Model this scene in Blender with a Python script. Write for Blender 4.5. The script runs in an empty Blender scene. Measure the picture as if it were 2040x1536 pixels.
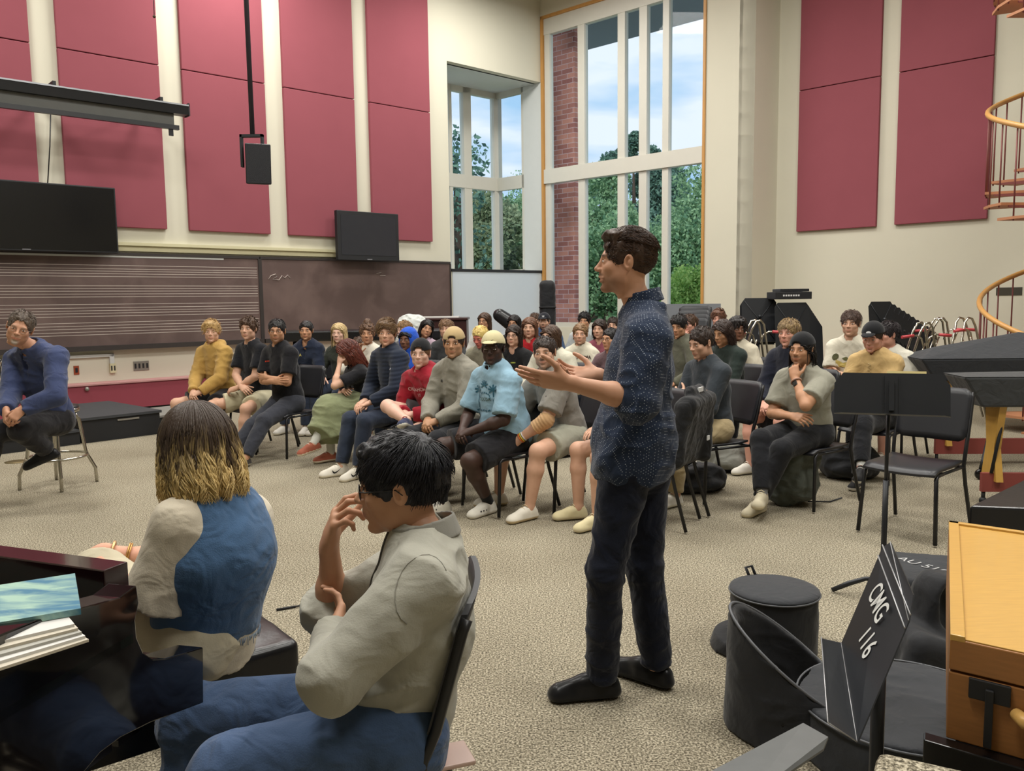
import bpy, bmesh, math, random
import numpy as np
from mathutils import Vector, Matrix
from mathutils.bvhtree import BVHTree
random.seed(7); np.random.seed(7)
PI = math.pi
SC = bpy.context.scene
COL = SC.collection
# ------------------------------------------------------------ camera
FPX = 1650.0; CAMH = 1.55
TH = math.atan(169.0/FPX); RO = 0.0125
CF = Vector((0, math.cos(TH), -math.sin(TH)))
_R0 = Vector((1, 0, 0)); _U0 = Vector((0, math.sin(TH), math.cos(TH)))
CU = (_U0*math.cos(RO) + _R0*math.sin(RO)).normalized()
CR = (_R0*math.cos(RO) - _U0*math.sin(RO)).normalized()
CAM = Vector((0, 0, CAMH))
cam_data = bpy.data.cameras.new('camera'); cam = bpy.data.objects.new('camera', cam_data); COL.objects.link(cam)
cam_data.sensor_width = 36; cam_data.lens = FPX/2040*36; cam_data.clip_end = 500; cam_data.clip_start = 0.05
_m = Matrix((CR, CU, -CF)).transposed().to_4x4(); _m.translation = CAM
cam.matrix_world = _m
SC.camera = cam
# ------------------------------------------------------------ colour management
vs = SC.view_settings
vs.view_transform = 'Standard'; vs.look = 'None'; vs.gamma = 1.0; vs.use_curve_mapping = False
vs.exposure = EXPOSURE = 0.0
# ------------------------------------------------------------ world: bright broken cloud
W = bpy.data.worlds.new('sky'); SC.world = W; W.use_nodes = True
_n = W.node_tree.nodes; _l = W.node_tree.links; _n.clear()
_o = _n.new('ShaderNodeOutputWorld'); _bg = _n.new('ShaderNodeBackground'); _tc = _n.new('ShaderNodeTexCoord')
_mp = _n.new('ShaderNodeMapping'); _mp.inputs['Scale'].default_value = (1.2, 1.2, 5.0); _mp.inputs['Location'].default_value = (0.3, 0.2, 0.55)
_nz = _n.new('ShaderNodeTexNoise'); _nz.inputs['Scale'].default_value = 2.2; _nz.inputs['Detail'].default_value = 5; _nz.inputs['Roughness'].default_value = 0.5
_cr = _n.new('ShaderNodeValToRGB')
_cr.color_ramp.elements[0].position = 0.40; _cr.color_ramp.elements[0].color = (0.40, 0.62, 0.86, 1)
_cr.color_ramp.elements[1].position = 0.53; _cr.color_ramp.elements[1].color = (0.86, 0.90, 0.97, 1)
_l.new(_tc.outputs['Generated'], _mp.inputs['Vector']); _l.new(_mp.outputs[0], _nz.inputs['Vector'])
_l.new(_nz.outputs['Fac'], _cr.inputs[0]); _l.new(_cr.outputs[0], _bg.inputs['Color']); _l.new(_bg.outputs[0], _o.inputs[0])
_bg.inputs['Strength'].default_value = 1.12

def area_light(name, loc, sx, sy, power, col, rot=(0, 0, 0)):
    d = bpy.data.lights.new(name, 'AREA'); d.shape = 'RECTANGLE'; d.size = sx; d.size_y = sy; d.energy = power; d.color = col
    o = bpy.data.objects.new(name, d); COL.objects.link(o); o.location = loc; o.rotation_euler = rot
    return o
WARM = (1.0, 0.975, 0.92)
# the hall's hanging ceiling luminaires, above the frame (bodies are built with the ceiling)
LAMPS = [(-6.6, 8.6), (-3.4, 12.2), (0.2, 14.6), (-3.6, 4.6), (-0.4, 7.8), (3.0, 10.6), (-1.2, 1.2), (2.2, 4.2), (5.4, 7.4), (4.6, 0.6)]
LAMPZ = 7.6
for _x, _y in LAMPS:
    area_light('ceiling_lamp_light', (_x, _y, LAMPZ-0.06), 1.4, 1.4, 205, WARM)

_sd = bpy.data.lights.new('sun', 'SUN'); _sd.energy = 2.6; _sd.angle = math.radians(12); _sd.color = (1, 0.96, 0.9)
_so = bpy.data.objects.new('sun', _sd); COL.objects.link(_so); _so.rotation_euler = (math.radians(48), 0, math.radians(-20))
# ------------------------------------------------------------ pixel geometry
def ray(u, v):
    return CF + CR*((u-1020)/FPX) + CU*((768-v)/FPX)
def at(u, v, Y):
    d = ray(u, v); return CAM + d*(Y/d.y)
def fl(u, v, z=0.0):
    d = ray(u, v); return CAM + d*((z-CAMH)/d.z)
def proj(p):
    q = Vector(p)-CAM; w = q.dot(CF)
    return (1020+FPX*q.dot(CR)/w, 768-FPX*q.dot(CU)/w)
class Frame:                       # a vertical plane: origin, along axis a, normal n (towards the room)
    def __init__(s, o, a, n): s.o = Vector((o[0], o[1], 0)); s.a = Vector((a[0], a[1], 0)).normalized(); s.n = Vector((n[0], n[1], 0)).normalized()
    def hit(s, u, v, off=0.0):     # (along, z) where the pixel meets the plane moved off by off towards the room
        d = ray(u, v); p0 = s.o + s.n*off
        t = (p0-CAM).dot(s.n)/d.dot(s.n); p = CAM+d*t
        return (p-s.o).dot(s.a), p.z
    def P(s, al, z, off=0.0): return s.o + s.a*al + s.n*off + Vector((0, 0, z))
_rl = ray(2870, 572); DL = Vector((_rl.x, _rl.y, 0)).normalized()
_rr = ray(-782, 628); DR = Vector((_rr.x, _rr.y, 0)).normalized()
nL = Vector((DL.y, -DL.x, 0)); nR = Vector((-(-DR.y), -DR.x, 0))
aR = -DR; nR = Vector((aR.y, -aR.x, 0))
_bp = fl(305, 818); _wp = _bp - nL*0.35
LW0 = Frame(_wp, -DL, nL)
_s, _z = LW0.hit(1079, 400)
CORNER = LW0.P(_s, 0)
LW = Frame(CORNER, -DL, nL)        # left wall: along runs from the far corner towards the camera
WW = Frame(CORNER, aR, nR)         # window wall
_s, _z = WW.hit(1500, 400); RETC = WW.P(_s, 0)      # right end of the pier beside the window
_fr = Frame(RETC, DL, Vector((-DL.y, DL.x, 0)))
_s2, _z = _fr.hit(1547, 400)
RW = Frame(RETC + DL*_s2, aR, nR)  # right wall, set back from the pier
PIERW = _s; PIERD = _s2

# ------------------------------------------------------------ materials
MATS = {}
def _nt(name):
    m = bpy.data.materials.new(name); m.use_nodes = True
    n = m.node_tree.nodes; return m, n, m.node_tree.links, n['Principled BSDF']
def srgb(r, g, b):
    f = lambda c: (c/255/12.92) if c/255 <= 0.04045 else ((c/255+0.055)/1.055)**2.4
    return (f(r), f(g), f(b))
def mat(name, col, rough=0.6, metal=0.0, spec=0.5, var=0.08, vscale=8.0, bump=0.0, bscale=60.0, coat=0.0, stretch=None, sss=0.0):
    key = name
    if key in MATS: return MATS[key]
    m, n, l, b = _nt(name)
    b.inputs['Roughness'].default_value = rough; b.inputs['Metallic'].default_value = metal
    b.inputs['Specular IOR Level'].default_value = spec
    if coat: b.inputs['Coat Weight'].default_value = coat; b.inputs['Coat Roughness'].default_value = 0.05
    tc = n.new('ShaderNodeTexCoord'); src = tc.outputs['Object']
    if stretch:
        mp = n.new('ShaderNodeMapping'); mp.inputs['Scale'].default_value = stretch; l.new(src, mp.inputs['Vector']); src = mp.outputs[0]
    if var:
        nz = n.new('ShaderNodeTexNoise'); nz.inputs['Scale'].default_value = vscale; nz.inputs['Detail'].default_value = 4
        mx = n.new('ShaderNodeMix'); mx.data_type = 'RGBA'
        mx.inputs['A'].default_value = (*[c*(1-var) for c in col], 1); mx.inputs['B'].default_value = (*[min(1, c*(1+var)) for c in col], 1)
        l.new(src, nz.inputs['Vector']); l.new(nz.outputs['Fac'], mx.inputs['Factor']); l.new(mx.outputs['Result'], b.inputs['Base Color'])
    else: b.inputs['Base Color'].default_value = (*col, 1)
    if bump:
        nb = n.new('ShaderNodeTexNoise'); nb.inputs['Scale'].default_value = bscale; nb.inputs['Detail'].default_value = 3
        bp = n.new('ShaderNodeBump'); bp.inputs['Strength'].default_value = bump; bp.inputs['Distance'].default_value = 0.01
        l.new(src, nb.inputs['Vector']); l.new(nb.outputs['Fac'], bp.inputs['Height']); l.new(bp.outputs[0], b.inputs['Normal'])
    MATS[key] = m; return m
def cloth(name, rgb, rough=0.9, wr=0.35, pattern=None):
    """woven cloth: fine weave plus soft creases"""
    if name in MATS: return MATS[name]
    col = srgb(*rgb)
    m, n, l, b = _nt(name)
    b.inputs['Roughness'].default_value = rough; b.inputs['Specular IOR Level'].default_value = 0.2
    b.inputs['Sheen Weight'].default_value = 0.15
    tc = n.new('ShaderNodeTexCoord'); src = tc.outputs['Object']
    nz = n.new('ShaderNodeTexNoise'); nz.inputs['Scale'].default_value = 14; nz.inputs['Detail'].default_value = 4
    mx = n.new('ShaderNodeMix'); mx.data_type = 'RGBA'
    mx.inputs['A'].default_value = (*[c*0.88 for c in col], 1); mx.inputs['B'].default_value = (*[min(1, c*1.1) for c in col], 1)
    l.new(src, nz.inputs['Vector']); l.new(nz.outputs['Fac'], mx.inputs['Factor']); out = mx.outputs['Result']
    if pattern and pattern[0] == 'dots':
        vo = n.new('ShaderNodeTexVoronoi'); vo.inputs['Scale'].default_value = pattern[2]; vo.inputs['Randomness'].default_value = 0.0 if len(pattern) < 5 else pattern[4]
        mp = n.new('ShaderNodeMapping'); mp.inputs['Rotation'].default_value = (0.6, 0.5, 0.78); l.new(src, mp.inputs['Vector']); l.new(mp.outputs[0], vo.inputs['Vector'])
        lt = n.new('ShaderNodeMath'); lt.operation = 'LESS_THAN'; lt.inputs[1].default_value = pattern[3]; l.new(vo.outputs['Distance'], lt.inputs[0])
        m2 = n.new('ShaderNodeMix'); m2.data_type = 'RGBA'; m2.inputs['B'].default_value = (*srgb(*pattern[1]), 1)
        l.new(out, m2.inputs['A']); l.new(lt.outputs[0], m2.inputs['Factor']); out = m2.outputs['Result']
    if pattern and pattern[0] == 'stripes':
        wv = n.new('ShaderNodeTexWave'); wv.bands_direction = 'Z'; wv.inputs['Scale'].default_value = pattern[2]
        lt = n.new('ShaderNodeMath'); lt.operation = 'GREATER_THAN'; lt.inputs[1].default_value = pattern[3]; l.new(src, wv.inputs['Vector']); l.new(wv.outputs['Fac'], lt.inputs[0])
        m2 = n.new('ShaderNodeMix'); m2.data_type = 'RGBA'; m2.inputs['B'].default_value = (*srgb(*pattern[1]), 1)
        l.new(out, m2.inputs['A']); l.new(lt.outputs[0], m2.inputs['Factor']); out = m2.outputs['Result']
    l.new(out, b.inputs['Base Color'])
    n1 = n.new('ShaderNodeTexNoise'); n1.inputs['Scale'].default_value = 9; n1.inputs['Detail'].default_value = 2; n1.inputs['Distortion'].default_value = 1.2
    n2 = n.new('ShaderNodeTexNoise'); n2.inputs['Scale'].default_value = 260; n2.inputs['Detail'].default_value = 1
    ad = n.new('ShaderNodeMath'); ad.operation = 'MULTIPLY_ADD'; ad.inputs[1].default_value = 0.05
    l.new(src, n1.inputs['Vector']); l.new(src, n2.inputs['Vector']); l.new(n2.outputs['Fac'], ad.inputs[0]); l.new(n1.outputs['Fac'], ad.inputs[2])
    bp = n.new('ShaderNodeBump'); bp.inputs['Strength'].default_value = wr; bp.inputs['Distance'].default_value = 0.03
    l.new(ad.outputs[0], bp.inputs['Height']); l.new(bp.outputs[0], b.inputs['Normal'])
    MATS[name] = m; return m

# ------------------------------------------------------------ mesh helpers
def mesh_np(name, V, F, smooth=True, mats=None, midx=None):
    me = bpy.data.meshes.new(name)
    V = np.asarray(V, dtype=np.float32); F = np.asarray(F, dtype=np.int32)
    me.vertices.add(len(V)); me.vertices.foreach_set('co', V.ravel())
    k = F.shape[1]; me.loops.add(F.size); me.loops.foreach_set('vertex_index', F.ravel())
    me.polygons.add(len(F)); me.polygons.foreach_set('loop_start', np.arange(0, F.size, k, dtype=np.int32))
    if midx is not None: me.polygons.foreach_set('material_index', np.asarray(midx, dtype=np.int32))
    me.update(calc_edges=True)
    if smooth: me.polygons.foreach_set('use_smooth', np.ones(len(F), dtype=bool))
    for m_ in (mats or []): me.materials.append(m_)
    return me
def add_obj(name, me, parent=None, loc=None, rot=None):
    o = bpy.data.objects.new(name, me); COL.objects.link(o)
    if parent is not None: o.parent = parent
    if loc is not None: o.location = loc
    if rot is not None: o.rotation_euler = rot
    return o
def tag(o, label=None, cat=None, group=None, kind=None):
    if label: o['label'] = label
    if cat: o['category'] = cat
    if group: o['group'] = group
    if kind: o['kind'] = kind
    return o
def empty(name, loc=(0, 0, 0), rz=0.0):
    o = bpy.data.objects.new(name, None); COL.objects.link(o); o.location = loc; o.rotation_euler = (0, 0, rz); o.empty_display_size = 0.1
    return o
def copy_tree(o, parent=None):
    c = o.copy(); COL.objects.link(c); c.parent = parent
    for ch in list(o.children): copy_tree(ch, c)
    return c
class MB:
    """collects solids into one bmesh"""
    def __init__(s): s.bm = bmesh.new()
    def hexa(s, pts, mi=0):            # 8 points: bottom 4, top 4
        vs_ = [s.bm.verts.new(p) for p in pts]
        for f in ((0, 3, 2, 1), (4, 5, 6, 7), (0, 1, 5, 4), (1, 2, 6, 5), (2, 3, 7, 6), (3, 0, 4, 7)):
            fc = s.bm.faces.new([vs_[i] for i in f]); fc.material_index = mi
        return s
    def box(s, x0, x1, y0, y1, z0, z1, M=None, mi=0):
        pts = [Vector(p) for p in ((x0, y0, z0), (x1, y0, z0), (x1, y1, z0), (x0, y1, z0), (x0, y0, z1), (x1, y0, z1), (x1, y1, z1), (x0, y1, z1))]
        if M is not None: pts = [M @ p for p in pts]
        return s.hexa(pts, mi)
    def fbox(s, fr, a0, a1, z0, z1, d0, d1, mi=0):   # box in a wall frame
        return s.hexa([fr.P(a0, z0, d0), fr.P(a1, z0, d0), fr.P(a1, z0, d1), fr.P(a0, z0, d1), fr.P(a0, z1, d0), fr.P(a1, z1, d0), fr.P(a1, z1, d1), fr.P(a0, z1, d1)], mi)
    def prism(s, poly, ext, mi=0):     # poly: list of Vectors, ext: extrusion Vector
        poly = [Vector(p) for p in poly]; ext = Vector(ext); n_ = len(poly)
        a = [s.bm.verts.new(p) for p in poly]; b = [s.bm.verts.new(p+ext) for p in poly]
        f = s.bm.faces.new(a); f.material_index = mi; f = s.bm.faces.new(b[::-1]); f.material_index = mi
        for i in range(n_):
            f = s.bm.faces.new((a[i], b[i], b[(i+1) % n_], a[(i+1) % n_])); f.material_index = mi
        return s
    def tube(s, pts, r, seg=8, closed=False, mi=0, caps=True):
        pts = [Vector(p) for p in pts]; n_ = len(pts); rs = r if hasattr(r, '__len__') else [r]*n_
        rings = []; up = None
        for i, p in enumerate(pts):
            if closed: t = (pts[(i+1) % n_]-pts[i-1])
            else: t = (pts[min(i+1, n_-1)]-pts[max(i-1, 0)])
            if t.length < 1e-9: t = Vector((0, 0, 1))
            t.normalize()
            if up is None:
                up = Vector((0, 0, 1)) if abs(t.z) < 0.9 else Vector((1, 0, 0))
            x = up.cross(t)
            if x.length < 1e-4: up = Vector((1, 0.3, 0)); x = up.cross(t)
            x.normalize(); y = t.cross(x); up = y.copy() if False else up
            up = y
            rings.append([s.bm.verts.new(p + (x*math.cos(2*PI*k/seg)+y*math.sin(2*PI*k/seg))*rs[i]) for k in range(seg)])
        m_ = n_ if closed else n_-1
        for i in range(m_):
            a = rings[i]; b = rings[(i+1) % n_]
            for k in range(seg):
                f = s.bm.faces.new((a[k], a[(k+1) % seg], b[(k+1) % seg], b[k])); f.smooth = True; f.material_index = mi
        if caps and not closed:
            f = s.bm.faces.new(rings[0][::-1]); f.material_index = mi
            f = s.bm.faces.new(rings[-1]); f.material_index = mi
        return s
    def lathe(s, prof, c=(0, 0, 0), seg=32, mi=0, M=None):   # prof [(r,z)...]
        c = Vector(c); rings = []
        for r, z in prof:
            ring = []
            for k in range(seg):
                p = Vector((r*math.cos(2*PI*k/seg), r*math.sin(2*PI*k/seg), z))
                if M is not None: p = M @ p
                ring.append(s.bm.verts.new(c+p))
            rings.append(ring)
        for a, b in zip(rings[:-1], rings[1:]):
            for k in range(seg):
                f = s.bm.faces.new((a[k], a[(k+1) % seg], b[(k+1) % seg], b[k])); f.smooth = True; f.material_index = mi
        s.bm.faces.new(rings[0][::-1]).material_index = mi; s.bm.faces.new(rings[-1]).material_index = mi
        return s
    def sphere(s, c, r, seg=12, mi=0, sc=(1, 1, 1)):
        prof = [(max(1e-4, r*math.cos(a))*1.0, r*math.sin(a)) for a in [(-PI/2+PI*i/8) for i in range(9)]]
        return s.lathe(prof, c, seg, mi, Matrix.Diagonal((sc[0], sc[1], sc[2])))
    def build(s, name, m, parent=None, bevel=0.0, bseg=2, inv=None):
        if inv is not None: s.bm.transform(inv)
        bmesh.ops.recalc_face_normals(s.bm, faces=s.bm.faces)
        if bevel: bmesh.ops.bevel(s.bm, geom=[e for e in s.bm.edges if e.calc_face_angle(0) > 0.5] , offset=bevel, segments=bseg, affect='EDGES', profile=0.5)
        me = bpy.data.meshes.new(name); s.bm.to_mesh(me); s.bm.free()
        for m_ in (m if isinstance(m, (list, tuple)) else [m]): me.materials.append(m_)
        return add_obj(name, me, parent)
def text_mesh(txt, size=1.0, ext=0.0, bold=False):
    c = bpy.data.curves.new('t', 'FONT'); c.body = txt; c.size = size; c.align_x = 'CENTER'; c.align_y = 'CENTER'; c.extrude = ext
    if bold: c.offset = 0.012*size
    o = bpy.data.objects.new('t', c); COL.objects.link(o)
    dg = bpy.context.evaluated_depsgraph_get(); me = bpy.data.meshes.new_from_object(o.evaluated_get(dg))
    bpy.data.objects.remove(o); bpy.data.curves.remove(c)
    return me
def structure(o): o['kind'] = 'structure'; return o
# ============================================================ ROOM
M_wall = mat('painted wall', srgb(208, 204, 186), 0.85, var=0.03, vscale=1.5, bump=0.05, bscale=90)
M_wallw = mat('white painted trim', srgb(205, 208, 205), 0.6, var=0.03)
M_frame = mat('white window frame', srgb(205, 203, 192), 0.45, var=0.03)
M_wood = mat('oak trim', srgb(190, 140, 75), 0.5, var=0.2, vscale=6, stretch=(8, 8, 0.6))
M_maroon = mat('maroon acoustic fabric', srgb(144, 80, 89), 0.95, spec=0.1, var=0.05, vscale=2.5, bump=0.12, bscale=400)
M_black = mat('black matte', srgb(24, 25, 28), 0.6, var=0.1)
M_blackg = mat('black gloss', srgb(12, 12, 14), 0.22, var=0.05)
M_cream = mat('cream moulding', srgb(206, 200, 164), 0.5, var=0.03)

def carpet_mat():
    m, n, l, b = _nt('speckled berber carpet'); tc = n.new('ShaderNodeTexCoord'); src = tc.outputs['Object']
    n1 = n.new('ShaderNodeTexNoise'); n1.inputs['Scale'].default_value = 120; n1.inputs['Detail'].default_value = 2; n1.inputs['Roughness'].default_value = 0.7
    n2 = n.new('ShaderNodeTexNoise'); n2.inputs['Scale'].default_value = 0.9; n2.inputs['Detail'].default_value = 3
    n3 = n.new('ShaderNodeTexVoronoi'); n3.inputs['Scale'].default_value = 150
    cr = n.new('ShaderNodeValToRGB'); e = cr.color_ramp.elements
    e[0].position = 0.36; e[0].color = (*srgb(80, 75, 65), 1); e[1].position = 0.64; e[1].color = (*srgb(198, 189, 168), 1)
    x = e.new(0.5); x.color = (*srgb(142, 134, 115), 1)
    mx = n.new('ShaderNodeMix'); mx.data_type = 'RGBA'; mx.blend_type = 'MULTIPLY'; mx.inputs['Factor'].default_value = 0.5
    c2 = n.new('ShaderNodeValToRGB'); c2.color_ramp.elements[0].position = 0.3; c2.color_ramp.elements[0].color = (0.66, 0.63, 0.6, 1); c2.color_ramp.elements[1].position = 0.6; c2.color_ramp.elements[1].color = (1, 1, 1, 1)
    for q in (n1, n2, n3): l.new(src, q.inputs['Vector'])
    l.new(n1.outputs['Fac'], cr.inputs[0]); l.new(n2.outputs['Fac'], c2.inputs[0]); l.new(cr.outputs[0], mx.inputs['A']); l.new(c2.outputs[0], mx.inputs['B'])
    l.new(mx.outputs['Result'], b.inputs['Base Color']); b.inputs['Roughness'].default_value = 1.0; b.inputs['Specular IOR Level'].default_value = 0.05
    bp = n.new('ShaderNodeBump'); bp.inputs['Strength'].default_value = 0.35; bp.inputs['Distance'].default_value = 0.005
    ad = n.new('ShaderNodeMath'); ad.operation = 'ADD'; l.new(n1.outputs['Fac'], ad.inputs[0]); l.new(n3.outputs['Distance'], ad.inputs[1])
    l.new(ad.outputs[0], bp.inputs['Height']); l.new(bp.outputs[0], b.inputs['Normal'])
    return m
M_carpet = carpet_mat()
def brick_mat():
    m, n, l, b = _nt('red brick'); tc = n.new('ShaderNodeTexCoord')
    mp = n.new('ShaderNodeMapping'); mp.inputs['Rotation'].default_value = (PI/2, 0, 0); l.new(tc.outputs['Object'], mp.inputs['Vector'])
    br = n.new('ShaderNodeTexBrick'); br.inputs['Scale'].default_value = 1.0; br.inputs['Brick Width'].default_value = 0.3; br.inputs['Row Height'].default_value = 0.105; br.inputs['Mortar Size'].default_value = 0.007
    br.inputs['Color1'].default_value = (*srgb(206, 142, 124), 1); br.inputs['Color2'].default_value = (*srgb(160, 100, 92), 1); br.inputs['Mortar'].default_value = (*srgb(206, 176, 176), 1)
    l.new(mp.outputs[0], br.inputs['Vector']); l.new(br.outputs['Color'], b.inputs['Base Color']); b.inputs['Roughness'].default_value = 0.9
    return m
def glass_mat():
    m, n, l, b = _nt('window glass')
    out = n['Material Output']; tr = n.new('ShaderNodeBsdfTransparent'); tr.inputs['Color'].default_value = (0.93, 0.97, 0.99, 1)
    gl = n.new('ShaderNodeBsdfGlossy'); gl.inputs['Roughness'].default_value = 0.02; fr = n.new('ShaderNodeFresnel'); fr.inputs['IOR'].default_value = 1.12
    mx = n.new('ShaderNodeMixShader'); l.new(fr.outputs[0], mx.inputs[0]); l.new(tr.outputs[0], mx.inputs[1]); l.new(gl.outputs[0], mx.inputs[2]); l.new(mx.outputs[0], out.inputs['Surface'])
    return m
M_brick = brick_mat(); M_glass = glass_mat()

CEIL = 9.0
LLEN = 24.0; RLEN = 17.0
cL = LW.P(LLEN, 0); cR = RW.P(RLEN, 0)
far = cR + (cL-CORNER)*1.0
b = MB(); out = [CORNER+(-nL-nR)*0+DL*3, cL+(-nL)*1.0+(-DL)*2, far+Vector((0, -3, 0)), cR+DL*3+aR*2]
b.prism([p+Vector((0, 0, -0.1)) for p in out], (0, 0, 0.1)); structure(b.build('floor', M_carpet))
b = MB(); b.prism([p+Vector((0, 0, CEIL)) for p in out], (0, 0, 0.15)); structure(b.build('ceiling', M_wall))

# --- left wall with the bay opening
bx0, bz1 = LW.hit(890, 122); bx1, bzq = LW.hit(1076, 163); _, bz0 = LW.hit(980, 539)
bayL, bayR = bx0, 0.0
bayT = (LW.hit(890, 122)[1]+LW.hit(1076, 163)[1])/2
BAYD = 1.32
w = MB()
w.fbox(LW, bayL, LLEN, 0, CEIL, -0.2, 0)
w.fbox(LW, 0, bayL, bayT, CEIL, -0.2, 0)
w.fbox(LW, 0, bayL, 0, bz0, -0.2, 0)
structure(w.build('wall_left', M_wall))
# bay: side toward camera, soffit, floor sill, solid part at the corner
bo = CORNER - aR*BAYD     # deep outer corner on the window plane extended
def bayp(a, z, d):        # a along left wall from corner, d depth outward (along -aR)
    return CORNER + LW.a*a - aR*d + Vector((0, 0, z))
w = MB()
def bayhex(mb, a0, a1, z0, z1, d0, d1, mi=0):
    mb.hexa([bayp(a0, z0, d0), bayp(a1, z0, d0), bayp(a1, z0, d1), bayp(a0, z0, d1), bayp(a0, z1, d0), bayp(a1, z1, d0), bayp(a1, z1, d1), bayp(a0, z1, d1)], mi)
bayhex(w, -0.1, bayL+0.2, bayT, bayT+0.2, 0.15, BAYD+0.3)
bayhex(w, -0.1, bayL+0.2, bz0-0.25, bz0, 0.15, BAYD+0.2)
bayhex(w, bayL, bayL+0.2, bz0, bayT, 0.15, BAYD+0.2)
bayhex(w, -0.12, 0.0, bz0, bayT, 0.0, 0.5)
structure(w.build('wall_bay', M_wallw))
w = MB(); w.fbox(LW, 0.02, bayL, bz0-0.03, bz0+0.02, -0.2, 0.03); structure(w.build('trim_1', M_black))
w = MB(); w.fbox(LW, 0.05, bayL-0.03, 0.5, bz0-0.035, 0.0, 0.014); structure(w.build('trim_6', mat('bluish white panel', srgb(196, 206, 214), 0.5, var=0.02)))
# bay windows
def bars(mb, hexfn, vert, horiz):
    for a in vert: hexfn(mb, *a)
    for a in horiz: hexfn(mb, *a)
def bay_u_to_a(u, v=400):          # pixel on the recessed back plane -> a
    fr = Frame(bo, LW.a, nL); return fr.hit(u, v)[0]
rail0 = Frame(bo, LW.a, nL).hit(940, 376)[1]; rail1 = Frame(bo, LW.a, nL).hit(940, 350)[1]
w = MB(); T = 0.10; D0, D1 = BAYD-0.02, BAYD+0.10
for (u0, u1) in ((896, 902), (925, 940), (985, 1000)):
    a0, a1 = sorted((bay_u_to_a(u0), bay_u_to_a(u1))); bayhex(w, a0, a1, bz0, bayT, D0, D1)
bayhex(w, 0, bayL, rail0, rail1, D0-0.01, D1+0.01)
bayhex(w, 0, bayL, bayT-0.12, bayT, D0, D1); bayhex(w, 0, bayL, bz0, bz0+0.07, D0, D1)
# side window on the extended window plane
def side_d(u, v=300): return -WW.hit(u, v)[0]
dS = side_d(1045)
bayhex(w, -0.10, 0.0, rail0, rail1, 0.5, BAYD); bayhex(w, -0.10, 0, bayT-0.12, bayT, 0.5, BAYD); bayhex(w, -0.10, 0, bz0, bz0+0.07, 0.5, BAYD)
bayhex(w, -0.10, 0, bz0, bayT, 0.5, 0.56)
wb = structure(w.build('window_2', M_frame))
g = MB(); bayhex(g, 0.05, bayL, bz0, bayT, BAYD+0.04, BAYD+0.046); bayhex(g, -0.056, -0.05, bz0, bayT, 0.5, BAYD); g.build('pane', M_glass, wb)

# --- window wall
wa0 = WW.hit(1085, 400)[0]; wa1 = WW.hit(1399, 400)[0]
wz1 = WW.hit(1087, 37)[1]; wzs = 0.98
mr0 = WW.hit(1200, 351)[1]; mr1 = WW.hit(1200, 321)[1]
w = MB()
w.fbox(WW, -0.0, PIERW, wz1+0.06, CEIL, -0.3, 0); w.fbox(WW, 0, PIERW, 0, wzs, -0.3, 0)
w.fbox(WW, wa1+0.05, PIERW, wzs, wz1+0.06, -0.3, 0)
w.hexa([RETC, RETC-aR*0.3, RETC-aR*0.3+DL*(PIERD+0.2), RETC+DL*(PIERD+0.2)]+[p+Vector((0, 0, CEIL)) for p in (RETC, RETC-aR*0.3, RETC-aR*0.3+DL*(PIERD+0.2), RETC+DL*(PIERD+0.2))])
structure(w.build('wall_window', M_wall))
w = MB()
w.fbox(WW, wa0-0.06, wa0, wzs, wz1+0.06, -0.2, 0.03); w.fbox(WW, wa1, wa1+0.05, wzs, wz1+0.06, -0.2, 0.03); w.fbox(WW, wa0-0.06, wa1+0.05, wz1, wz1+0.06, -0.2, 0.03)
structure(w.build('trim_2', M_wood))
w = MB(); fd0, fd1 = -0.14, -0.02
for u0, u1, wd in ((1086, 1096, 0), (1151, 1164, 0), (1229, 1243, 0), (1271, 1286, 0), (1317, 1329, 0), (1397, 1399, 0)):
    a0, a1 = WW.hit(u0, 450)[0], WW.hit(u1, 450)[0]; w.fbox(WW, a0, a1, wzs, wz1, fd0, fd1)
w.fbox(WW, wa0, wa1, mr0, mr1, fd0-0.01, 0.02); w.fbox(WW, wa0, wa1, wz1-0.32, wz1, fd0, fd1+0.01); w.fbox(WW, wa0, wa1, wzs, wzs+0.1, fd0, fd1)
w1 = structure(w.build('window_1', M_frame))
g = MB(); g.fbox(WW, wa0, wa1, wzs, wz1, -0.085, -0.079); g.build('pane', M_glass, w1)
# --- right wall and the walls behind the camera
w = MB(); w.fbox(RW, -0.3, RLEN, 0, CEIL, -0.2, 0); structure(w.build('wall_right', M_wall))
w = MB(); w.prism([cL, cL+(cL-CORNER).normalized()*0.2, far+Vector((0, -0.3, 0)), far], (0, 0, CEIL)); structure(w.build('wall_back', M_wall))
w = MB(); w.prism([cR, cR+aR*0.2, far+aR*0.2, far], (0, 0, CEIL)); structure(w.build('wall_side', M_wall))
# --- ceiling luminaires
for _x, _y in LAMPS:
    e = empty('ceiling_lamp', (_x, _y, LAMPZ)); tag(e, 'square hanging ceiling lamp above the hall, out of the picture', 'lamp', 'hanging ceiling lamps')
    k = MB(); k.box(-0.75, 0.75, -0.75, 0.75, 0.0, 0.12); k.build('housing', M_wallw, e)
    k = MB(); k.tube([(0, 0, 0.1), (0, 0, CEIL-LAMPZ)], 0.015); k.build('stem', M_black, e)

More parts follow.
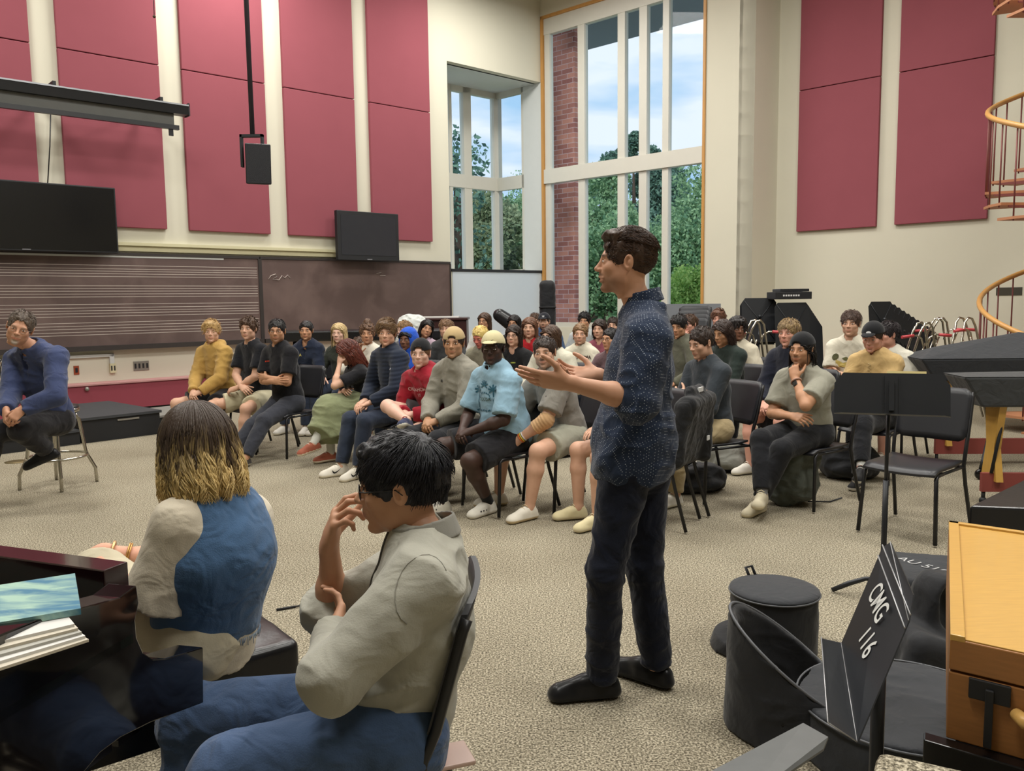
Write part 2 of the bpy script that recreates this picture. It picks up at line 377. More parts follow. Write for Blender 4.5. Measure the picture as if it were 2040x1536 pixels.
# --- acoustic panels
def wall_panel(fr, u0, u1, vm, zb, seam, zt, label, group, m=M_maroon):
    a0, a1 = sorted((fr.hit(u0, vm)[0], fr.hit(u1, vm)[0]))
    r = empty('acoustic_panel', fr.P((a0+a1)/2, zb, 0)); inv = Matrix.Translation(-r.location)
    tag(r, label, 'wall panel', group)
    for z0, z1, nm in ((zb, seam-0.006, 'lower_section'), (seam+0.006, zt, 'upper_section')):
        k = MB(); k.fbox(fr, a0, a1, z0, z1, 0.002, 0.07); k.build(nm, m, r, bevel=0.008, inv=inv)
    return a0, a1
zb = LW.hit(450, 463)[1]; sm = LW.hit(440, 154)[1]
a0, a1 = LW.hit(-130, 300)[0], LW.hit(71, 300)[0]
gl_ = 'maroon acoustic panels on the chalkboard wall'
wall_panel(LW, -130, 71, 300, zb, sm, 8.3, 'maroon fabric wall panel cut off by the left picture edge, above the large television', gl_)
wall_panel(LW, 125, 322, 300, zb, sm, 8.3, 'maroon fabric wall panel behind the end of the projection screen, second from left', gl_)
wall_panel(LW, 367, 529, 300, zb, sm, 8.3, 'maroon fabric wall panel right behind the hanging loudspeaker', gl_)
wall_panel(LW, 566, 705, 300, zb, sm, 8.3, 'maroon fabric wall panel whose lower right corner is behind the small monitor', gl_)
wall_panel(LW, 735, 854, 300, zb, sm, 8.3, 'maroon fabric wall panel nearest the bay window', gl_)
gr_ = 'maroon acoustic panels on the right wall'
zb2 = RW.hit(1664, 457)[1]; sm2 = RW.hit(1675, 168)[1]
wall_panel(RW, 1593, 1752, 300, zb2, sm2, 8.3, 'dark maroon wall panel on the right wall, the one nearer the tall window', gr_)
wall_panel(RW, 1789, 1974, 300, RW.hit(1875, 442)[1], sm2, 8.3, 'dark maroon wall panel on the right wall beside the spiral staircase', gr_)

# --- chalkboards
def board_mat(dust):
    m, n, l, b = _nt('brown chalkboard %d' % dust); tc = n.new('ShaderNodeTexCoord')
    nz = n.new('ShaderNodeTexNoise'); nz.inputs['Scale'].default_value = 2.0; nz.inputs['Detail'].default_value = 6; nz.inputs['Distortion'].default_value = 0.4
    cr = n.new('ShaderNodeValToRGB'); cr.color_ramp.elements[0].position = 0.42; cr.color_ramp.elements[0].color = (*srgb(90, 72, 68), 1)
    cr.color_ramp.elements[1].position = 0.85; cr.color_ramp.elements[1].color = (*srgb(120, 100, 94), 1)
    l.new(tc.outputs['Object'], nz.inputs['Vector']); l.new(nz.outputs['Fac'], cr.inputs[0]); l.new(cr.outputs[0], b.inputs['Base Color']); b.inputs['Roughness'].default_value = 0.55
    return m
M_board = board_mat(1); M_chalk = mat('chalk line', srgb(190, 178, 170), 0.9)
M_bframe = mat('dark board frame', srgb(50, 44, 42), 0.5)
ba = LW.hit(-120, 600)[0]; bm_ = LW.hit(518, 600)[0]; bb = LW.hit(894, 600)[0]
bt = LW.hit(700, 521)[1]; bl = LW.hit(300, 684)[1]
for (x0, x1, lab, staff) in ((bm_+0.03, ba, 'brown chalkboard ruled with white music staves', True), (bb, bm_-0.03, 'plain brown chalkboard with smudged chalk beside the bay window', False)):
    r = empty('chalkboard', LW.P((x0+x1)/2, bl, 0)); inv = Matrix.Translation(-r.location); tag(r, lab, 'chalkboard')
    k = MB(); k.fbox(LW, x0, x1, bl, bt, 0.005, 0.045); k.build('writing_surface', M_board, r, inv=inv)
    k = MB(); k.fbox(LW, x0-0.02, x1+0.02, bt, bt+0.04, 0, 0.06); k.fbox(LW, x0-0.03, x0, bl, bt, 0, 0.06); k.fbox(LW, x1, x1+0.03, bl, bt, 0, 0.06); k.build('frame', M_bframe, r, inv=inv)
    k = MB(); k.fbox(LW, x0-0.02, x1+0.02, bl-0.07, bl, 0, 0.13); k.build('chalk_tray', M_bframe, r, inv=inv)
    if staff:
        k = MB()
        for v in (525, 532.5, 537.5, 543, 549, 569, 575, 580.5, 586.6, 592.7, 608.6, 616, 622, 627.6, 634, 647.5, 654, 660, 667, 673):
            z = LW.hit(0, v)[1]; k.fbox(LW, x0+0.02, x1-0.02, z-0.004, z+0.004, 0.045, 0.0465)
        k.build('staff_lines', M_chalk, r, inv=inv)
    else:
        k = MB()
        def scr(pts):
            q = [LW.P(*LW.hit(u, v, 0.05), 0.048) for u, v in pts]; k.tube(q, 0.006, 4)
        scr([(535, 556), (540, 549), (549, 546), (552, 551), (543, 556), (556, 558), (562, 549), (567, 554), (573, 548), (578, 554)])
        scr([(750, 545), (760, 543), (757, 549), (768, 549)])
        k.build('chalk_scribble', M_chalk, r, inv=inv)
k = MB()
for d, (v0, v1) in ((0.09, (483, 489)), (0.05, (489, 500))):
    z1, z0 = LW.hit(236, v0)[1], LW.hit(236, v1)[1]; k.fbox(LW, LW.hit(700, 490)[0], ba, z0, z1, 0, d)
structure(k.build('trim_3', M_cream))
k = MB(); zc = LW.hit(236, 511)[1]; k.fbox(LW, bm_+0.6, ba, zc-0.015, zc+0.02, 0, 0.05); structure(k.build('trim_4', M_wallw))
k = MB(); k.fbox(LW, 0, LW.hit(894, 600)[0]-0.05, 0.98, 1.0, 0, 0.02); structure(k.build('trim_5', M_black)) if False else k.bm.free()

# --- televisions
def tv(name, u0, v0, u1, v1, off, label, big):
    a0 = LW.hit(u0, v0, off)[0]; a1 = LW.hit(u1, v1, off)[0]; z1 = LW.hit(u1, v0 if not big else 375, off)[1]; z0 = LW.hit(u1, v1, off)[1]
    lo, hi = sorted((a0, a1)); r = empty(name, LW.P((lo+hi)/2, z0, off)); inv = Matrix.Translation(-r.location); tag(r, label, 'television')
    k = MB(); k.fbox(LW, lo, hi, z0, z1, off-0.09, off); k.build('housing', M_black, r, bevel=0.01, inv=inv)
    bz = 0.02 if big else 0.07
    k = MB(); k.fbox(LW, lo+bz, hi-bz, z0+bz*1.3, z1-bz, off, off+0.004); k.build('screen', M_blackg if big else mat('grey screen', srgb(42, 44, 50), 0.25), r, inv=inv)
    k = MB(); k.fbox(LW, (lo+hi)/2-0.15, (lo+hi)/2+0.15, (z0+z1)/2-0.15, (z0+z1)/2+0.15, 0.0, off-0.09); k.build('wall_bracket', M_black, r, inv=inv)
    k = MB(); k.fbox(LW, (lo+hi)/2-0.05, (lo+hi)/2+0.05, z0+0.015, z0+0.03, off, off+0.006); k.build('brand_mark', mat('grey mark', srgb(120, 120, 124), 0.4), r, inv=inv)
tv('television', -170, 358, 237, 505, 0.35, 'large black television mounted over the ruled chalkboard, left picture edge', True)
tv('television', 671, 427, 796, 521, 0.35, 'small dark monitor mounted above the plain chalkboard', False)

# --- projection screen housing
off = 1.0
a0, z0 = LW.hit(372, 222, off); a1 = LW.hit(-200, 150, off)[0]
r = empty('projection_screen', LW.P(a0, z0, off)); inv = Matrix.Translation(-r.location); tag(r, 'long black rolled-up projection screen case hung before the maroon panels', 'projection screen')
M_alu = mat('grey aluminium', srgb(150, 152, 156), 0.35, 0.7)
k = MB(); k.prism([LW.P(a0, z0-0.06, off-0.10), LW.P(a0, z0-0.06, off+0.06), LW.P(a0, z0+0.05, off+0.08), LW.P(a0, z0+0.10, off-0.02), LW.P(a0, z0+0.07, off-0.12)], LW.a*(a1-a0)); k.build('case', mat('satin black case', srgb(30, 31, 34), 0.35), r, inv=inv)
k = MB(); k.fbox(LW, a0, a1, z0+0.055, z0+0.075, off+0.02, off+0.085); k.build('case_lip', M_alu, r, inv=inv)
k = MB(); k.fbox(LW, a0+0.18, a1, z0-0.22, z0-0.05, off-0.02, off-0.01); k.build('screen_fabric', mat('screen cloth', srgb(104, 105, 102), 0.8), r, inv=inv)
k = MB(); k.fbox(LW, a0+0.12, a1, z0-0.27, z0-0.21, off-0.045, off+0.015); k.build('bottom_bar', mat('satin black case', (0, 0, 0)), r, inv=inv)
k = MB(); k.fbox(LW, a0+0.2, a0+0.26, z0-0.36, z0-0.26, off-0.02, off+0.0); k.fbox(LW, a0-0.02, a0, z0-0.07, z0+0.1, off-0.1, off+0.07); k.build('end_bracket', M_black, r, inv=inv)
for i_, aa in enumerate((a0+0.3, (a0+a1)/2)):
    k = MB(); k.fbox(LW, aa, aa+0.04, z0+0.08, z0+0.16, -0.0, off-0.05); k.build('mounting_arm', M_black, r, inv=inv)
# pull cord on the wall strip behind the screen
p0 = LW.P(*LW.hit(101, 215, 0.08), 0.08); p1 = LW.P(*LW.hit(97, 366, 0.12), 0.06)
k = MB(); k.tube([p0, (p0+p1)/2+Vector((0.01, 0, 0)), p1], 0.008, 5); tag(k.build('cable', M_black), 'thin black cable hanging down behind the projection screen to the television', 'cable')
p0 = at(305, -60, 9.0); p1 = at(307, 30, 9.0)
r = empty('pull_cord', p1); k = MB(); k.tube([p0-p1, Vector((0, 0, 0))], 0.004, 5); k.build('cord', M_black, r); k = MB(); k.sphere((0, 0, -0.015), 0.016); k.build('knob', mat('dark brass', srgb(70, 55, 40), 0.4, 0.6), r)
tag(r, 'short pull cord with small brown knob at the top picture edge', 'cord')

# --- hanging loudspeaker
Y = 9.6
pt = at(488, -320, Y); pb = at(503, 268, Y); r = empty('hanging_loudspeaker', pb); inv = Matrix.Translation(-pb); tag(r, 'black loudspeaker hanging from the ceiling on a long pole', 'loudspeaker')
pb0 = Vector((pb.x, pb.y, pb.z))
k = MB(); k.tube([(pb.x-0.02, pb.y, CEIL), pb], 0.028, 8); k.build('pole', mat('dark purple pole', srgb(44, 38, 46), 0.5), r, inv=inv)
k = MB(); k.box(-0.14, 0.12, -0.03, 0.03, -0.03, 0.0, Matrix.Translation(pb)); k.box(-0.14, -0.115, -0.03, 0.03, -0.36, 0.0, Matrix.Translation(pb)); k.box(0.095, 0.12, -0.03, 0.03, -0.2, 0, Matrix.Translation(pb)); k.build('yoke', M_black, r, inv=inv)
Ms = Matrix.Translation(pb+Vector((0.04, 0, -0.33))) @ Matrix.Rotation(math.radians(22), 4, 'Z') @ Matrix.Rotation(math.radians(7), 4, 'X')
k = MB(); pp = [Ms @ Vector(p) for p in ((-0.14, -0.13, -0.22), (0.14, -0.13, -0.22), (0.10, 0.14, -0.22), (-0.10, 0.14, -0.22))]; k.prism(pp, (Ms.to_3x3() @ Vector((0, 0, 0.44)))); k.build('cabinet', mat('black speaker case', srgb(28, 28, 31), 0.5), r, bevel=0.012, inv=inv)
k = MB(); k.box(-0.13, 0.13, -0.142, -0.13, -0.21, 0.21, Ms); k.build('grille', mat('black grille', srgb(30, 31, 36), 0.7, bump=0.5, bscale=300), r, inv=inv)

# --- wall sockets and surface conduit
def plate(name, fr, u0, v0, u1, v1, m, lab, cat, off=0.012, inner=None):
    x0, z1 = fr.hit(u0, v0); x1, z0 = fr.hit(u1, v1); x0, x1 = sorted((x0, x1))
    o = empty(name, fr.P((x0+x1)/2, (z0+z1)/2, 0)); inv = Matrix.Translation(-o.location); tag(o, lab, cat)
    k = MB(); k.fbox(fr, x0, x1, z0, z1, 0, off); k.build('cover_plate', m, o, bevel=0.003, inv=inv)
    if inner:
        k = MB(); n_ = inner[0]; wd = (x1-x0)/n_
        for i in range(n_): k.fbox(fr, x0+wd*(i+0.28), x0+wd*(i+0.72), z0+(z1-z0)*0.25, z1-(z1-z0)*0.25, off, off+0.006)
        k.build('sockets', inner[1], o, inv=inv)
M_steel = mat('brushed steel', srgb(150, 146, 138), 0.4, 0.5)
plate('socket_plate', LW, 146, 729, 158, 746, mat('orange socket', srgb(150, 70, 40), 0.4), 'small orange wall socket right beside the man on the stool', 'socket', inner=(1, M_black))
plate('outlet_box', LW, 217, 724, 230, 742, M_cream, 'cream outlet box at the end of the white conduit', 'socket', off=0.05, inner=(2, M_black))
plate('outlet_plate', LW, 265, 720, 297, 737, M_steel, 'wide steel outlet plate under the ruled chalkboard', 'socket', inner=(4, M_black))
k = MB(); x0, z0 = LW.hit(222, 710); x1, _ = LW.hit(-100, 700); k.fbox(LW, x0-0.03, x1, z0, z0+0.04, 0, 0.04); xx = LW.hit(222, 720)[0]; k.fbox(LW, xx-0.03, xx+0.03, LW.hit(222, 724)[1], z0+0.04, 0, 0.04)
tag(k.build('surface_conduit', M_wallw), 'white surface conduit running under the ruled chalkboard', 'conduit')
plate('wall_plaque', RW, 1985, 573, 2036, 588, mat('dark olive plaque', srgb(58, 54, 42), 0.5), 'small dark rectangular plaque on the wall behind the lower stair rail', 'plaque')

# --- maroon bench along the left wall
k = MB(); k.fbox(LW, 0.5, LLEN-1, 0.07, 0.435, 0.0, 0.35)
o = k.build('maroon_base', mat('maroon laminate', srgb(138, 56, 70), 0.6, var=0.05)); o.name = 'bench_step'
r = empty('wall_bench', LW.P(8, 0, 0)); tag(r, 'long low maroon bench running along the chalkboard wall', 'bench'); inv = Matrix.Translation(-r.location)
o.name = 'front_panel'; o.data.transform(inv); o.parent = r
k = MB(); k.fbox(LW, 0.5, LLEN-1, 0.435, 0.455, 0, 0.37); k.build('seat_top', mat('pale pink edging', srgb(178, 130, 128), 0.6), r, inv=inv)
k = MB(); k.fbox(LW, 0.5, LLEN-1, 0.0, 0.07, 0, 0.31); k.build('toe_kick', M_black, r, inv=inv)
x0, z0 = LW.hit(173, 775, 0.36); k = MB(); k.sphere(LW.P(x0, z0, 0.37), 0.03); k.build('door_knob', M_steel, r, inv=inv)

# --- black portable risers
A = fl(18, 903); B = fl(320, 864); dv = (B-A).normalized(); back = Vector((-dv.y, dv.x, 0))
Rf = Frame(A, dv, -back)
M_rtop = mat('dark grey riser top', srgb(54, 56, 60), 0.6, var=0.1)
Lr = (B-A).length
r = empty('portable_riser', (A+B)/2+back*0.7); inv = Matrix.Translation(-r.location); tag(r, 'black portable stage riser behind the man on the stool', 'riser')
k = MB(); k.fbox(Rf, 0.75, Lr, 0.0, 0.26, -1.5, 0); k.build('side_panels', M_black, r, inv=inv)
k = MB(); k.fbox(Rf, 0.73, Lr+0.02, 0.26, 0.29, -1.52, 0.02); k.build('deck', M_rtop, r, inv=inv)
k = MB(); k.fbox(Rf, Lr-0.5, Lr-0.25, 0.215, 0.235, 0, 0.01); k.build('latch_slot', M_steel, r, inv=inv)
r = empty('riser_step', A+back*0.4+dv*0.3); inv = Matrix.Translation(-r.location); tag(r, 'low black step against the near end of the stage riser', 'step')
k = MB(); k.fbox(Rf, -0.6, 0.72, 0.0, 0.14, -0.7, 0.0); k.build('side_panels', M_black, r, inv=inv)
k = MB(); k.fbox(Rf, -0.62, 0.72, 0.14, 0.165, -0.72, 0.02); k.build('tread', M_rtop, r, inv=inv)
r = empty('riser_step', B+dv*0.5+back*0.5); inv = Matrix.Translation(-r.location); tag(r, 'grey low step beyond the far end of the stage riser', 'step')
k = MB(); k.fbox(Rf, Lr+0.05, Lr+0.9, 0.0, 0.15, -1.2, -0.35); k.build('side_panels', M_black, r, inv=inv)
k = MB(); k.fbox(Rf, Lr+0.03, Lr+0.92, 0.15, 0.175, -1.22, -0.33); k.build('tread', mat('grey step top', srgb(130, 128, 122), 0.8), r, inv=inv)

# --- outside: brick pier, eave, ground, trees
bf = Frame(WW.o, WW.a, WW.n)
pa0 = WW.hit(1090, 450, -0.75)[0]; pa1 = WW.hit(1146, 450, -0.75)[0]
r = MB(); hh = 11
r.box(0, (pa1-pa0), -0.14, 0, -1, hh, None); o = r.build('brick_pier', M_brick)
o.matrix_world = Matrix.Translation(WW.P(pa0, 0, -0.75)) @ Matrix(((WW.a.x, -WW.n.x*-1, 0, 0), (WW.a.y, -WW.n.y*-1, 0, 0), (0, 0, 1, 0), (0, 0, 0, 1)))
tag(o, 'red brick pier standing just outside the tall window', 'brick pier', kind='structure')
k = MB(); k.fbox(WW, -1, PIERW+1, wz1+0.20, wz1+0.5, -2.9, -0.32); structure(k.build('roof_eave', mat('grey eave', srgb(120, 126, 134), 0.8)))
k = MB(); k.box(-70, 70, 22, 130, -0.6, -0.5); structure(k.build('lawn', mat('grass', srgb(90, 120, 60), 0.95, var=0.3, vscale=2)))
k = MB(); k.box(-70, 70, 64, 70, -0.5, -0.46); structure(k.build('road', mat('pale road', srgb(185, 190, 200), 0.8)))
def leaf_mat(name, c1, c2):
    m, n, l, b = _nt(name); oi = n.new('ShaderNodeAttribute'); oi.attribute_name = 'tone'
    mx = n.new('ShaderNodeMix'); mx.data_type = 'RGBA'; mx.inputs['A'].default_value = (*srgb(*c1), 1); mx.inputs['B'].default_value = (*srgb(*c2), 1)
    l.new(oi.outputs['Fac'], mx.inputs['Factor']); l.new(mx.outputs['Result'], b.inputs['Base Color']); b.inputs['Roughness'].default_value = 0.7
    tl = n.new('ShaderNodeBsdfTranslucent'); l.new(mx.outputs['Result'], tl.inputs['Color']); ms = n.new('ShaderNodeMixShader'); ms.inputs[0].default_value = 0.4
    l.new(b.outputs[0], ms.inputs[1]); l.new(tl.outputs[0], ms.inputs[2]); l.new(ms.outputs[0], n['Material Output'].inputs['Surface'])
    return m
LM = {'g': leaf_mat('green leaves', (88, 128, 98), (168, 200, 152)), 'd': leaf_mat('dark leaves', (66, 98, 92), (128, 164, 142)), 'y': leaf_mat('yellow green leaves', (130, 175, 90), (205, 225, 140)), 'o': leaf_mat('olive leaves', (110, 130, 100), (170, 180, 140))}  # green and dark leaves: distance haze is put into their pale bluish colours
M_bark = mat('bark', srgb(70, 58, 48), 0.9)
def tree(u, vtop, Y, rad, kind, lm, label, n_=26000, ls=0.085):
    top = at(u, vtop, Y); base = Vector((top.x, top.y, -0.5)); H = top.z+0.5
    r = empty('tree', base); tag(r, label, 'tree', 'trees beyond the tall window')
    rng = np.random.default_rng(int(u*7+Y))
    nb = 26
    if kind == 'round':
        th = rng.random(nb)*2*PI; zz = H*(0.3+0.6*rng.random(nb)); rr = rad*0.65*np.sqrt(rng.random(nb))*(1-0.6*((zz/H-0.3)/0.7)**2)
        C = np.stack([rr*1.25*np.cos(th), rr*1.25*np.sin(th), zz+rad*0.25*rng.normal(size=nb)], 1); R = rad*(0.20+0.24*rng.random(nb))
    else:
        zz = H*np.linspace(0.2, 0.97, nb); wdt = rad*(1.15-zz/H)**0.8; th = rng.random(nb)*2*PI
        C = np.stack([wdt*0.75*np.cos(th), wdt*0.75*np.sin(th), zz], 1); R = np.maximum(0.3, wdt*0.42)
    bi = rng.integers(0, nb, n_); d = rng.normal(size=(n_, 3)); d /= np.linalg.norm(d, axis=1)[:, None]
    q = C[bi]+d*(R[bi]*(0.6+0.5*rng.random(n_)))[:, None]; q = q[q[:, 2] > 0.2]; n_ = len(q)
    a = rng.normal(size=(n_, 3)); a /= np.linalg.norm(a, axis=1)[:, None]; bb_ = np.cross(a, rng.normal(size=(n_, 3))); bb_ /= np.linalg.norm(bb_, axis=1)[:, None]
    s_ = ls*(0.6+0.8*rng.random(n_))[:, None]
    V = np.stack([q-a*s_, q+bb_*s_*0.6, q+a*s_, q-bb_*s_*0.6], 1).reshape(-1, 3); F = np.arange(n_*4).reshape(-1, 4)
    me = mesh_np('foliage', V, F, False, [LM[lm]]); at_ = me.attributes.new('tone', 'FLOAT', 'POINT'); at_.data.foreach_set('value', np.repeat(rng.random(n_), 4).astype(np.float32))
    f = add_obj('foliage', me, r)
    k = MB(); k.tube([(0, 0, -0.2), (0.1, 0, H*0.45), (0, 0, H*0.85)], [0.25, 0.18, 0.05], 8)
    for i in range(7):
        c = C[rng.integers(0, nb)]; k.tube([(0, 0, H*(0.25+0.06*i)), Vector(c)*0.6+Vector((0, 0, H*0.12)), c], [0.09, 0.06, 0.02], 5)
    k.build('trunk', M_bark, r)
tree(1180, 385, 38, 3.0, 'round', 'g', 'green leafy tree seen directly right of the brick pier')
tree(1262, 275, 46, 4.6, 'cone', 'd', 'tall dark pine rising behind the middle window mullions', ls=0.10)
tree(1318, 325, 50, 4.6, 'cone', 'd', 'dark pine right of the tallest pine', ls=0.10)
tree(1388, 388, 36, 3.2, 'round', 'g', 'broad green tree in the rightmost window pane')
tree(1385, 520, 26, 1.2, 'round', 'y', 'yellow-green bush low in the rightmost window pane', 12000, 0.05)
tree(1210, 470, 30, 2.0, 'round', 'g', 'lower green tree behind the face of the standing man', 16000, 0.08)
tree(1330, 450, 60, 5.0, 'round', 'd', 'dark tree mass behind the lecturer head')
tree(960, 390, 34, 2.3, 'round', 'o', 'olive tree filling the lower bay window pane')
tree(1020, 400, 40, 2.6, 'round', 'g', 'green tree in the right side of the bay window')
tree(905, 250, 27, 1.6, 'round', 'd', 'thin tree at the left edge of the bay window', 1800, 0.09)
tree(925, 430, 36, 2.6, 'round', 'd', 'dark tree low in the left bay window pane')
# a leafy branch reaching into the upper bay pane
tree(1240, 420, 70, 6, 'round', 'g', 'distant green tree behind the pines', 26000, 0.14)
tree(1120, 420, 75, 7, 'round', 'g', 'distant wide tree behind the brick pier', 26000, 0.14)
# ============================================================ SIGNED-DISTANCE SCULPTING
def V3(*a): return np.array(a, dtype=np.float64)
_NL = np.random.default_rng(3).random((32, 32, 32)).astype(np.float32)
def vnoise(P):
    i = np.floor(P).astype(np.int64); f = (P-i).astype(np.float32); f = f*f*(3-2*f); i &= 31; j = (i+1) & 31
    x0, y0, z0 = i[..., 0], i[..., 1], i[..., 2]; x1, y1, z1 = j[..., 0], j[..., 1], j[..., 2]; fx, fy, fz = f[..., 0], f[..., 1], f[..., 2]
    c = lambda a, b_, d: _NL[a, b_, d]
    a = c(x0, y0, z0)*(1-fx)+c(x1, y0, z0)*fx; b_ = c(x0, y1, z0)*(1-fx)+c(x1, y1, z0)*fx
    a2 = c(x0, y0, z1)*(1-fx)+c(x1, y0, z1)*fx; b2 = c(x0, y1, z1)*(1-fx)+c(x1, y1, z1)*fx
    return (a*(1-fy)+b_*fy)*(1-fz)+(a2*(1-fy)+b2*fy)*fz
class Sdf:
    def __init__(s): s.ops = []
    def add(s, f, lo, hi, k=0.02, mode=1): s.ops.append((f, np.asarray(lo, float), np.asarray(hi, float), k, mode)); return s
    def cone(s, a, b, ra, rb, k=0.02, flat=None, capa=False, capb=False, mode=1, bulge=0.0):
        a = np.asarray(a, float); b = np.asarray(b, float); ab = b-a; L2 = max(ab@ab, 1e-12); L = math.sqrt(L2); dr = ab/L
        if flat is not None: fn = np.asarray(flat[0], float); fn = fn/np.linalg.norm(fn); ff = flat[1]
        def f(P):
            q = P-a; t = np.clip((q@ab)/L2, 0, 1); w = q-t[..., None]*ab; r = ra+(rb-ra)*t
            if bulge: r = r+bulge*np.sin(PI*t)
            if flat is not None: w = w+fn*((w@fn)*(1/ff-1))[..., None]; d = (np.linalg.norm(w, axis=-1)-r)*min(1, ff**0.5)
            else: d = np.linalg.norm(w, axis=-1)-r
            if capb: d = np.maximum(d, (P-b)@dr)
            if capa: d = np.maximum(d, -((P-a)@dr))
            return d
        R = max(ra, rb)+abs(bulge)
        return s.add(f, np.minimum(a, b)-R, np.maximum(a, b)+R, k, mode)
    def ell(s, c, r, R=None, k=0.02, mode=1):
        c = np.asarray(c, float); r = np.asarray(r if hasattr(r, '__len__') else (r, r, r), float); Rm = None if R is None else np.asarray(R, float)
        def f(P):
            q = P-c
            if Rm is not None: q = q@Rm          # columns of Rm are the ellipsoid axes
            k0 = np.linalg.norm(q/r, axis=-1); k1 = np.linalg.norm(q/(r*r), axis=-1)+1e-9
            return k0*(k0-1)/k1
        e = r if Rm is None else np.abs(Rm)@r
        return s.add(f, c-e, c+e, k, mode)
    def box(s, c, h, R=None, rr=0.01, k=0.01, mode=1):
        c = np.asarray(c, float); h = np.asarray(h, float); Rm = None if R is None else np.asarray(R, float)
        def f(P):
            q = P-c
            if Rm is not None: q = q@Rm
            q = np.abs(q)-(h-rr)
            return np.linalg.norm(np.maximum(q, 0), axis=-1)+np.minimum(q.max(axis=-1), 0)-rr
        e = h if Rm is None else np.abs(Rm)@h
        return s.add(f, c-e, c+e, k, mode)
    def plane(s, p, n, k=0.004):       # cut away the side n points to
        p = np.asarray(p, float); n = np.asarray(n, float); n = n/np.linalg.norm(n)
        return s.add(lambda P: -((P-p)@n), (-1e3,)*3, (1e3,)*3, k, -1)
    def mesh(s, h, noise=None):
        pos = [o for o in s.ops if o[4] == 1]
        lo = np.min([o[1] for o in pos], 0)-3*h-0.012; hi = np.max([o[2] for o in pos], 0)+3*h+0.012
        n = np.ceil((hi-lo)/h).astype(int)+1
        ax = [lo[i]+h*np.arange(n[i]) for i in range(3)]
        D = np.full(n, 0.5, dtype=np.float32)
        for f, l, u, k, mode in s.ops:
            m = k+2.5*h
            i0 = np.clip(np.floor((l-m-lo)/h).astype(int), 0, n); i1 = np.clip(np.ceil((u+m-lo)/h).astype(int)+1, 0, n)
            if (i1 <= i0).any(): continue
            G = np.stack(np.meshgrid(ax[0][i0[0]:i1[0]], ax[1][i0[1]:i1[1]], ax[2][i0[2]:i1[2]], indexing='ij'), -1)
            d = f(G).astype(np.float32); sl = (slice(i0[0], i1[0]), slice(i0[1], i1[1]), slice(i0[2], i1[2])); c = D[sl]
            if mode == 1:
                hh = np.clip(0.5+0.5*(c-d)/k, 0, 1); D[sl] = c*(1-hh)+d*hh-k*hh*(1-hh)
            else:
                d = -d; hh = np.clip(0.5-0.5*(c-d)/k, 0, 1); D[sl] = c*(1-hh)+d*hh+k*hh*(1-hh)
        if noise is not None:
            near = np.abs(D) < 3*h+0.02
            idx = np.argwhere(near); P = lo+idx*h
            D[near] += noise(P).astype(np.float32)
        return surface_net(D, lo, h)
def surface_net(D, lo, h):
    S = D < 0
    n = D.shape
    cs = [S[i:n[0]-1+i, j:n[1]-1+j, k:n[2]-1+k] for i in (0, 1) for j in (0, 1) for k in (0, 1)]
    allv = np.logical_and.reduce(cs); anyv = np.logical_or.reduce(cs); cell = anyv & ~allv
    idx = np.argwhere(cell); N = len(idx)
    if N == 0: return np.zeros((0, 3)), np.zeros((0, 4), int)
    cid = np.full(cell.shape, -1, dtype=np.int64); cid[cell] = np.arange(N)
    acc = np.zeros((N, 3)); cnt = np.zeros(N)
    corners = [(i, j, k) for i in (0, 1) for j in (0, 1) for k in (0, 1)]
    val = {c: D[idx[:, 0]+c[0], idx[:, 1]+c[1], idx[:, 2]+c[2]].astype(np.float64) for c in corners}
    for a in corners:
        for ax in range(3):
            if a[ax]: continue
            b = list(a); b[ax] = 1; b = tuple(b); va, vb = val[a], val[b]; m = (va < 0) != (vb < 0)
            t = va[m]/(va[m]-vb[m]); p = np.tile(np.array(a, float), (m.sum(), 1)); p[:, ax] += t
            acc[m] += p; cnt[m] += 1
    V = lo+(idx+acc/cnt[:, None])*h
    F = []
    for ax in range(3):
        o1, o2 = [(1, 2), (2, 0), (0, 1)][ax]
        sl0 = [slice(1, -1)]*3; sl1 = [slice(1, -1)]*3; sl0[ax] = slice(0, n[ax]-1); sl1[ax] = slice(1, n[ax])
        A = S[tuple(sl0)]; B = S[tuple(sl1)]; m = A != B; e = np.argwhere(m)
        if not len(e): continue
        inside = A[m]; base = e.copy(); base[:, o1] += 1; base[:, o2] += 1
        def cc(d1, d2):
            q = base.copy(); q[:, o1] -= d1; q[:, o2] -= d2; return cid[q[:, 0], q[:, 1], q[:, 2]]
        quad = np.stack([cc(1, 1), cc(0, 1), cc(0, 0), cc(1, 0)], 1)
        quad[~inside] = quad[~inside][:, ::-1]; F.append(quad)
    F = np.concatenate(F); F = F[(F >= 0).all(1)]
    return V, F
def join(parts):
    """parts: list of (V, F) -> one (V, F)"""
    Vs, Fs, o = [], [], 0
    for V, F in parts:
        if len(V) == 0: continue
        Vs.append(V); Fs.append(F+o); o += len(V)
    return np.concatenate(Vs), np.concatenate(Fs)
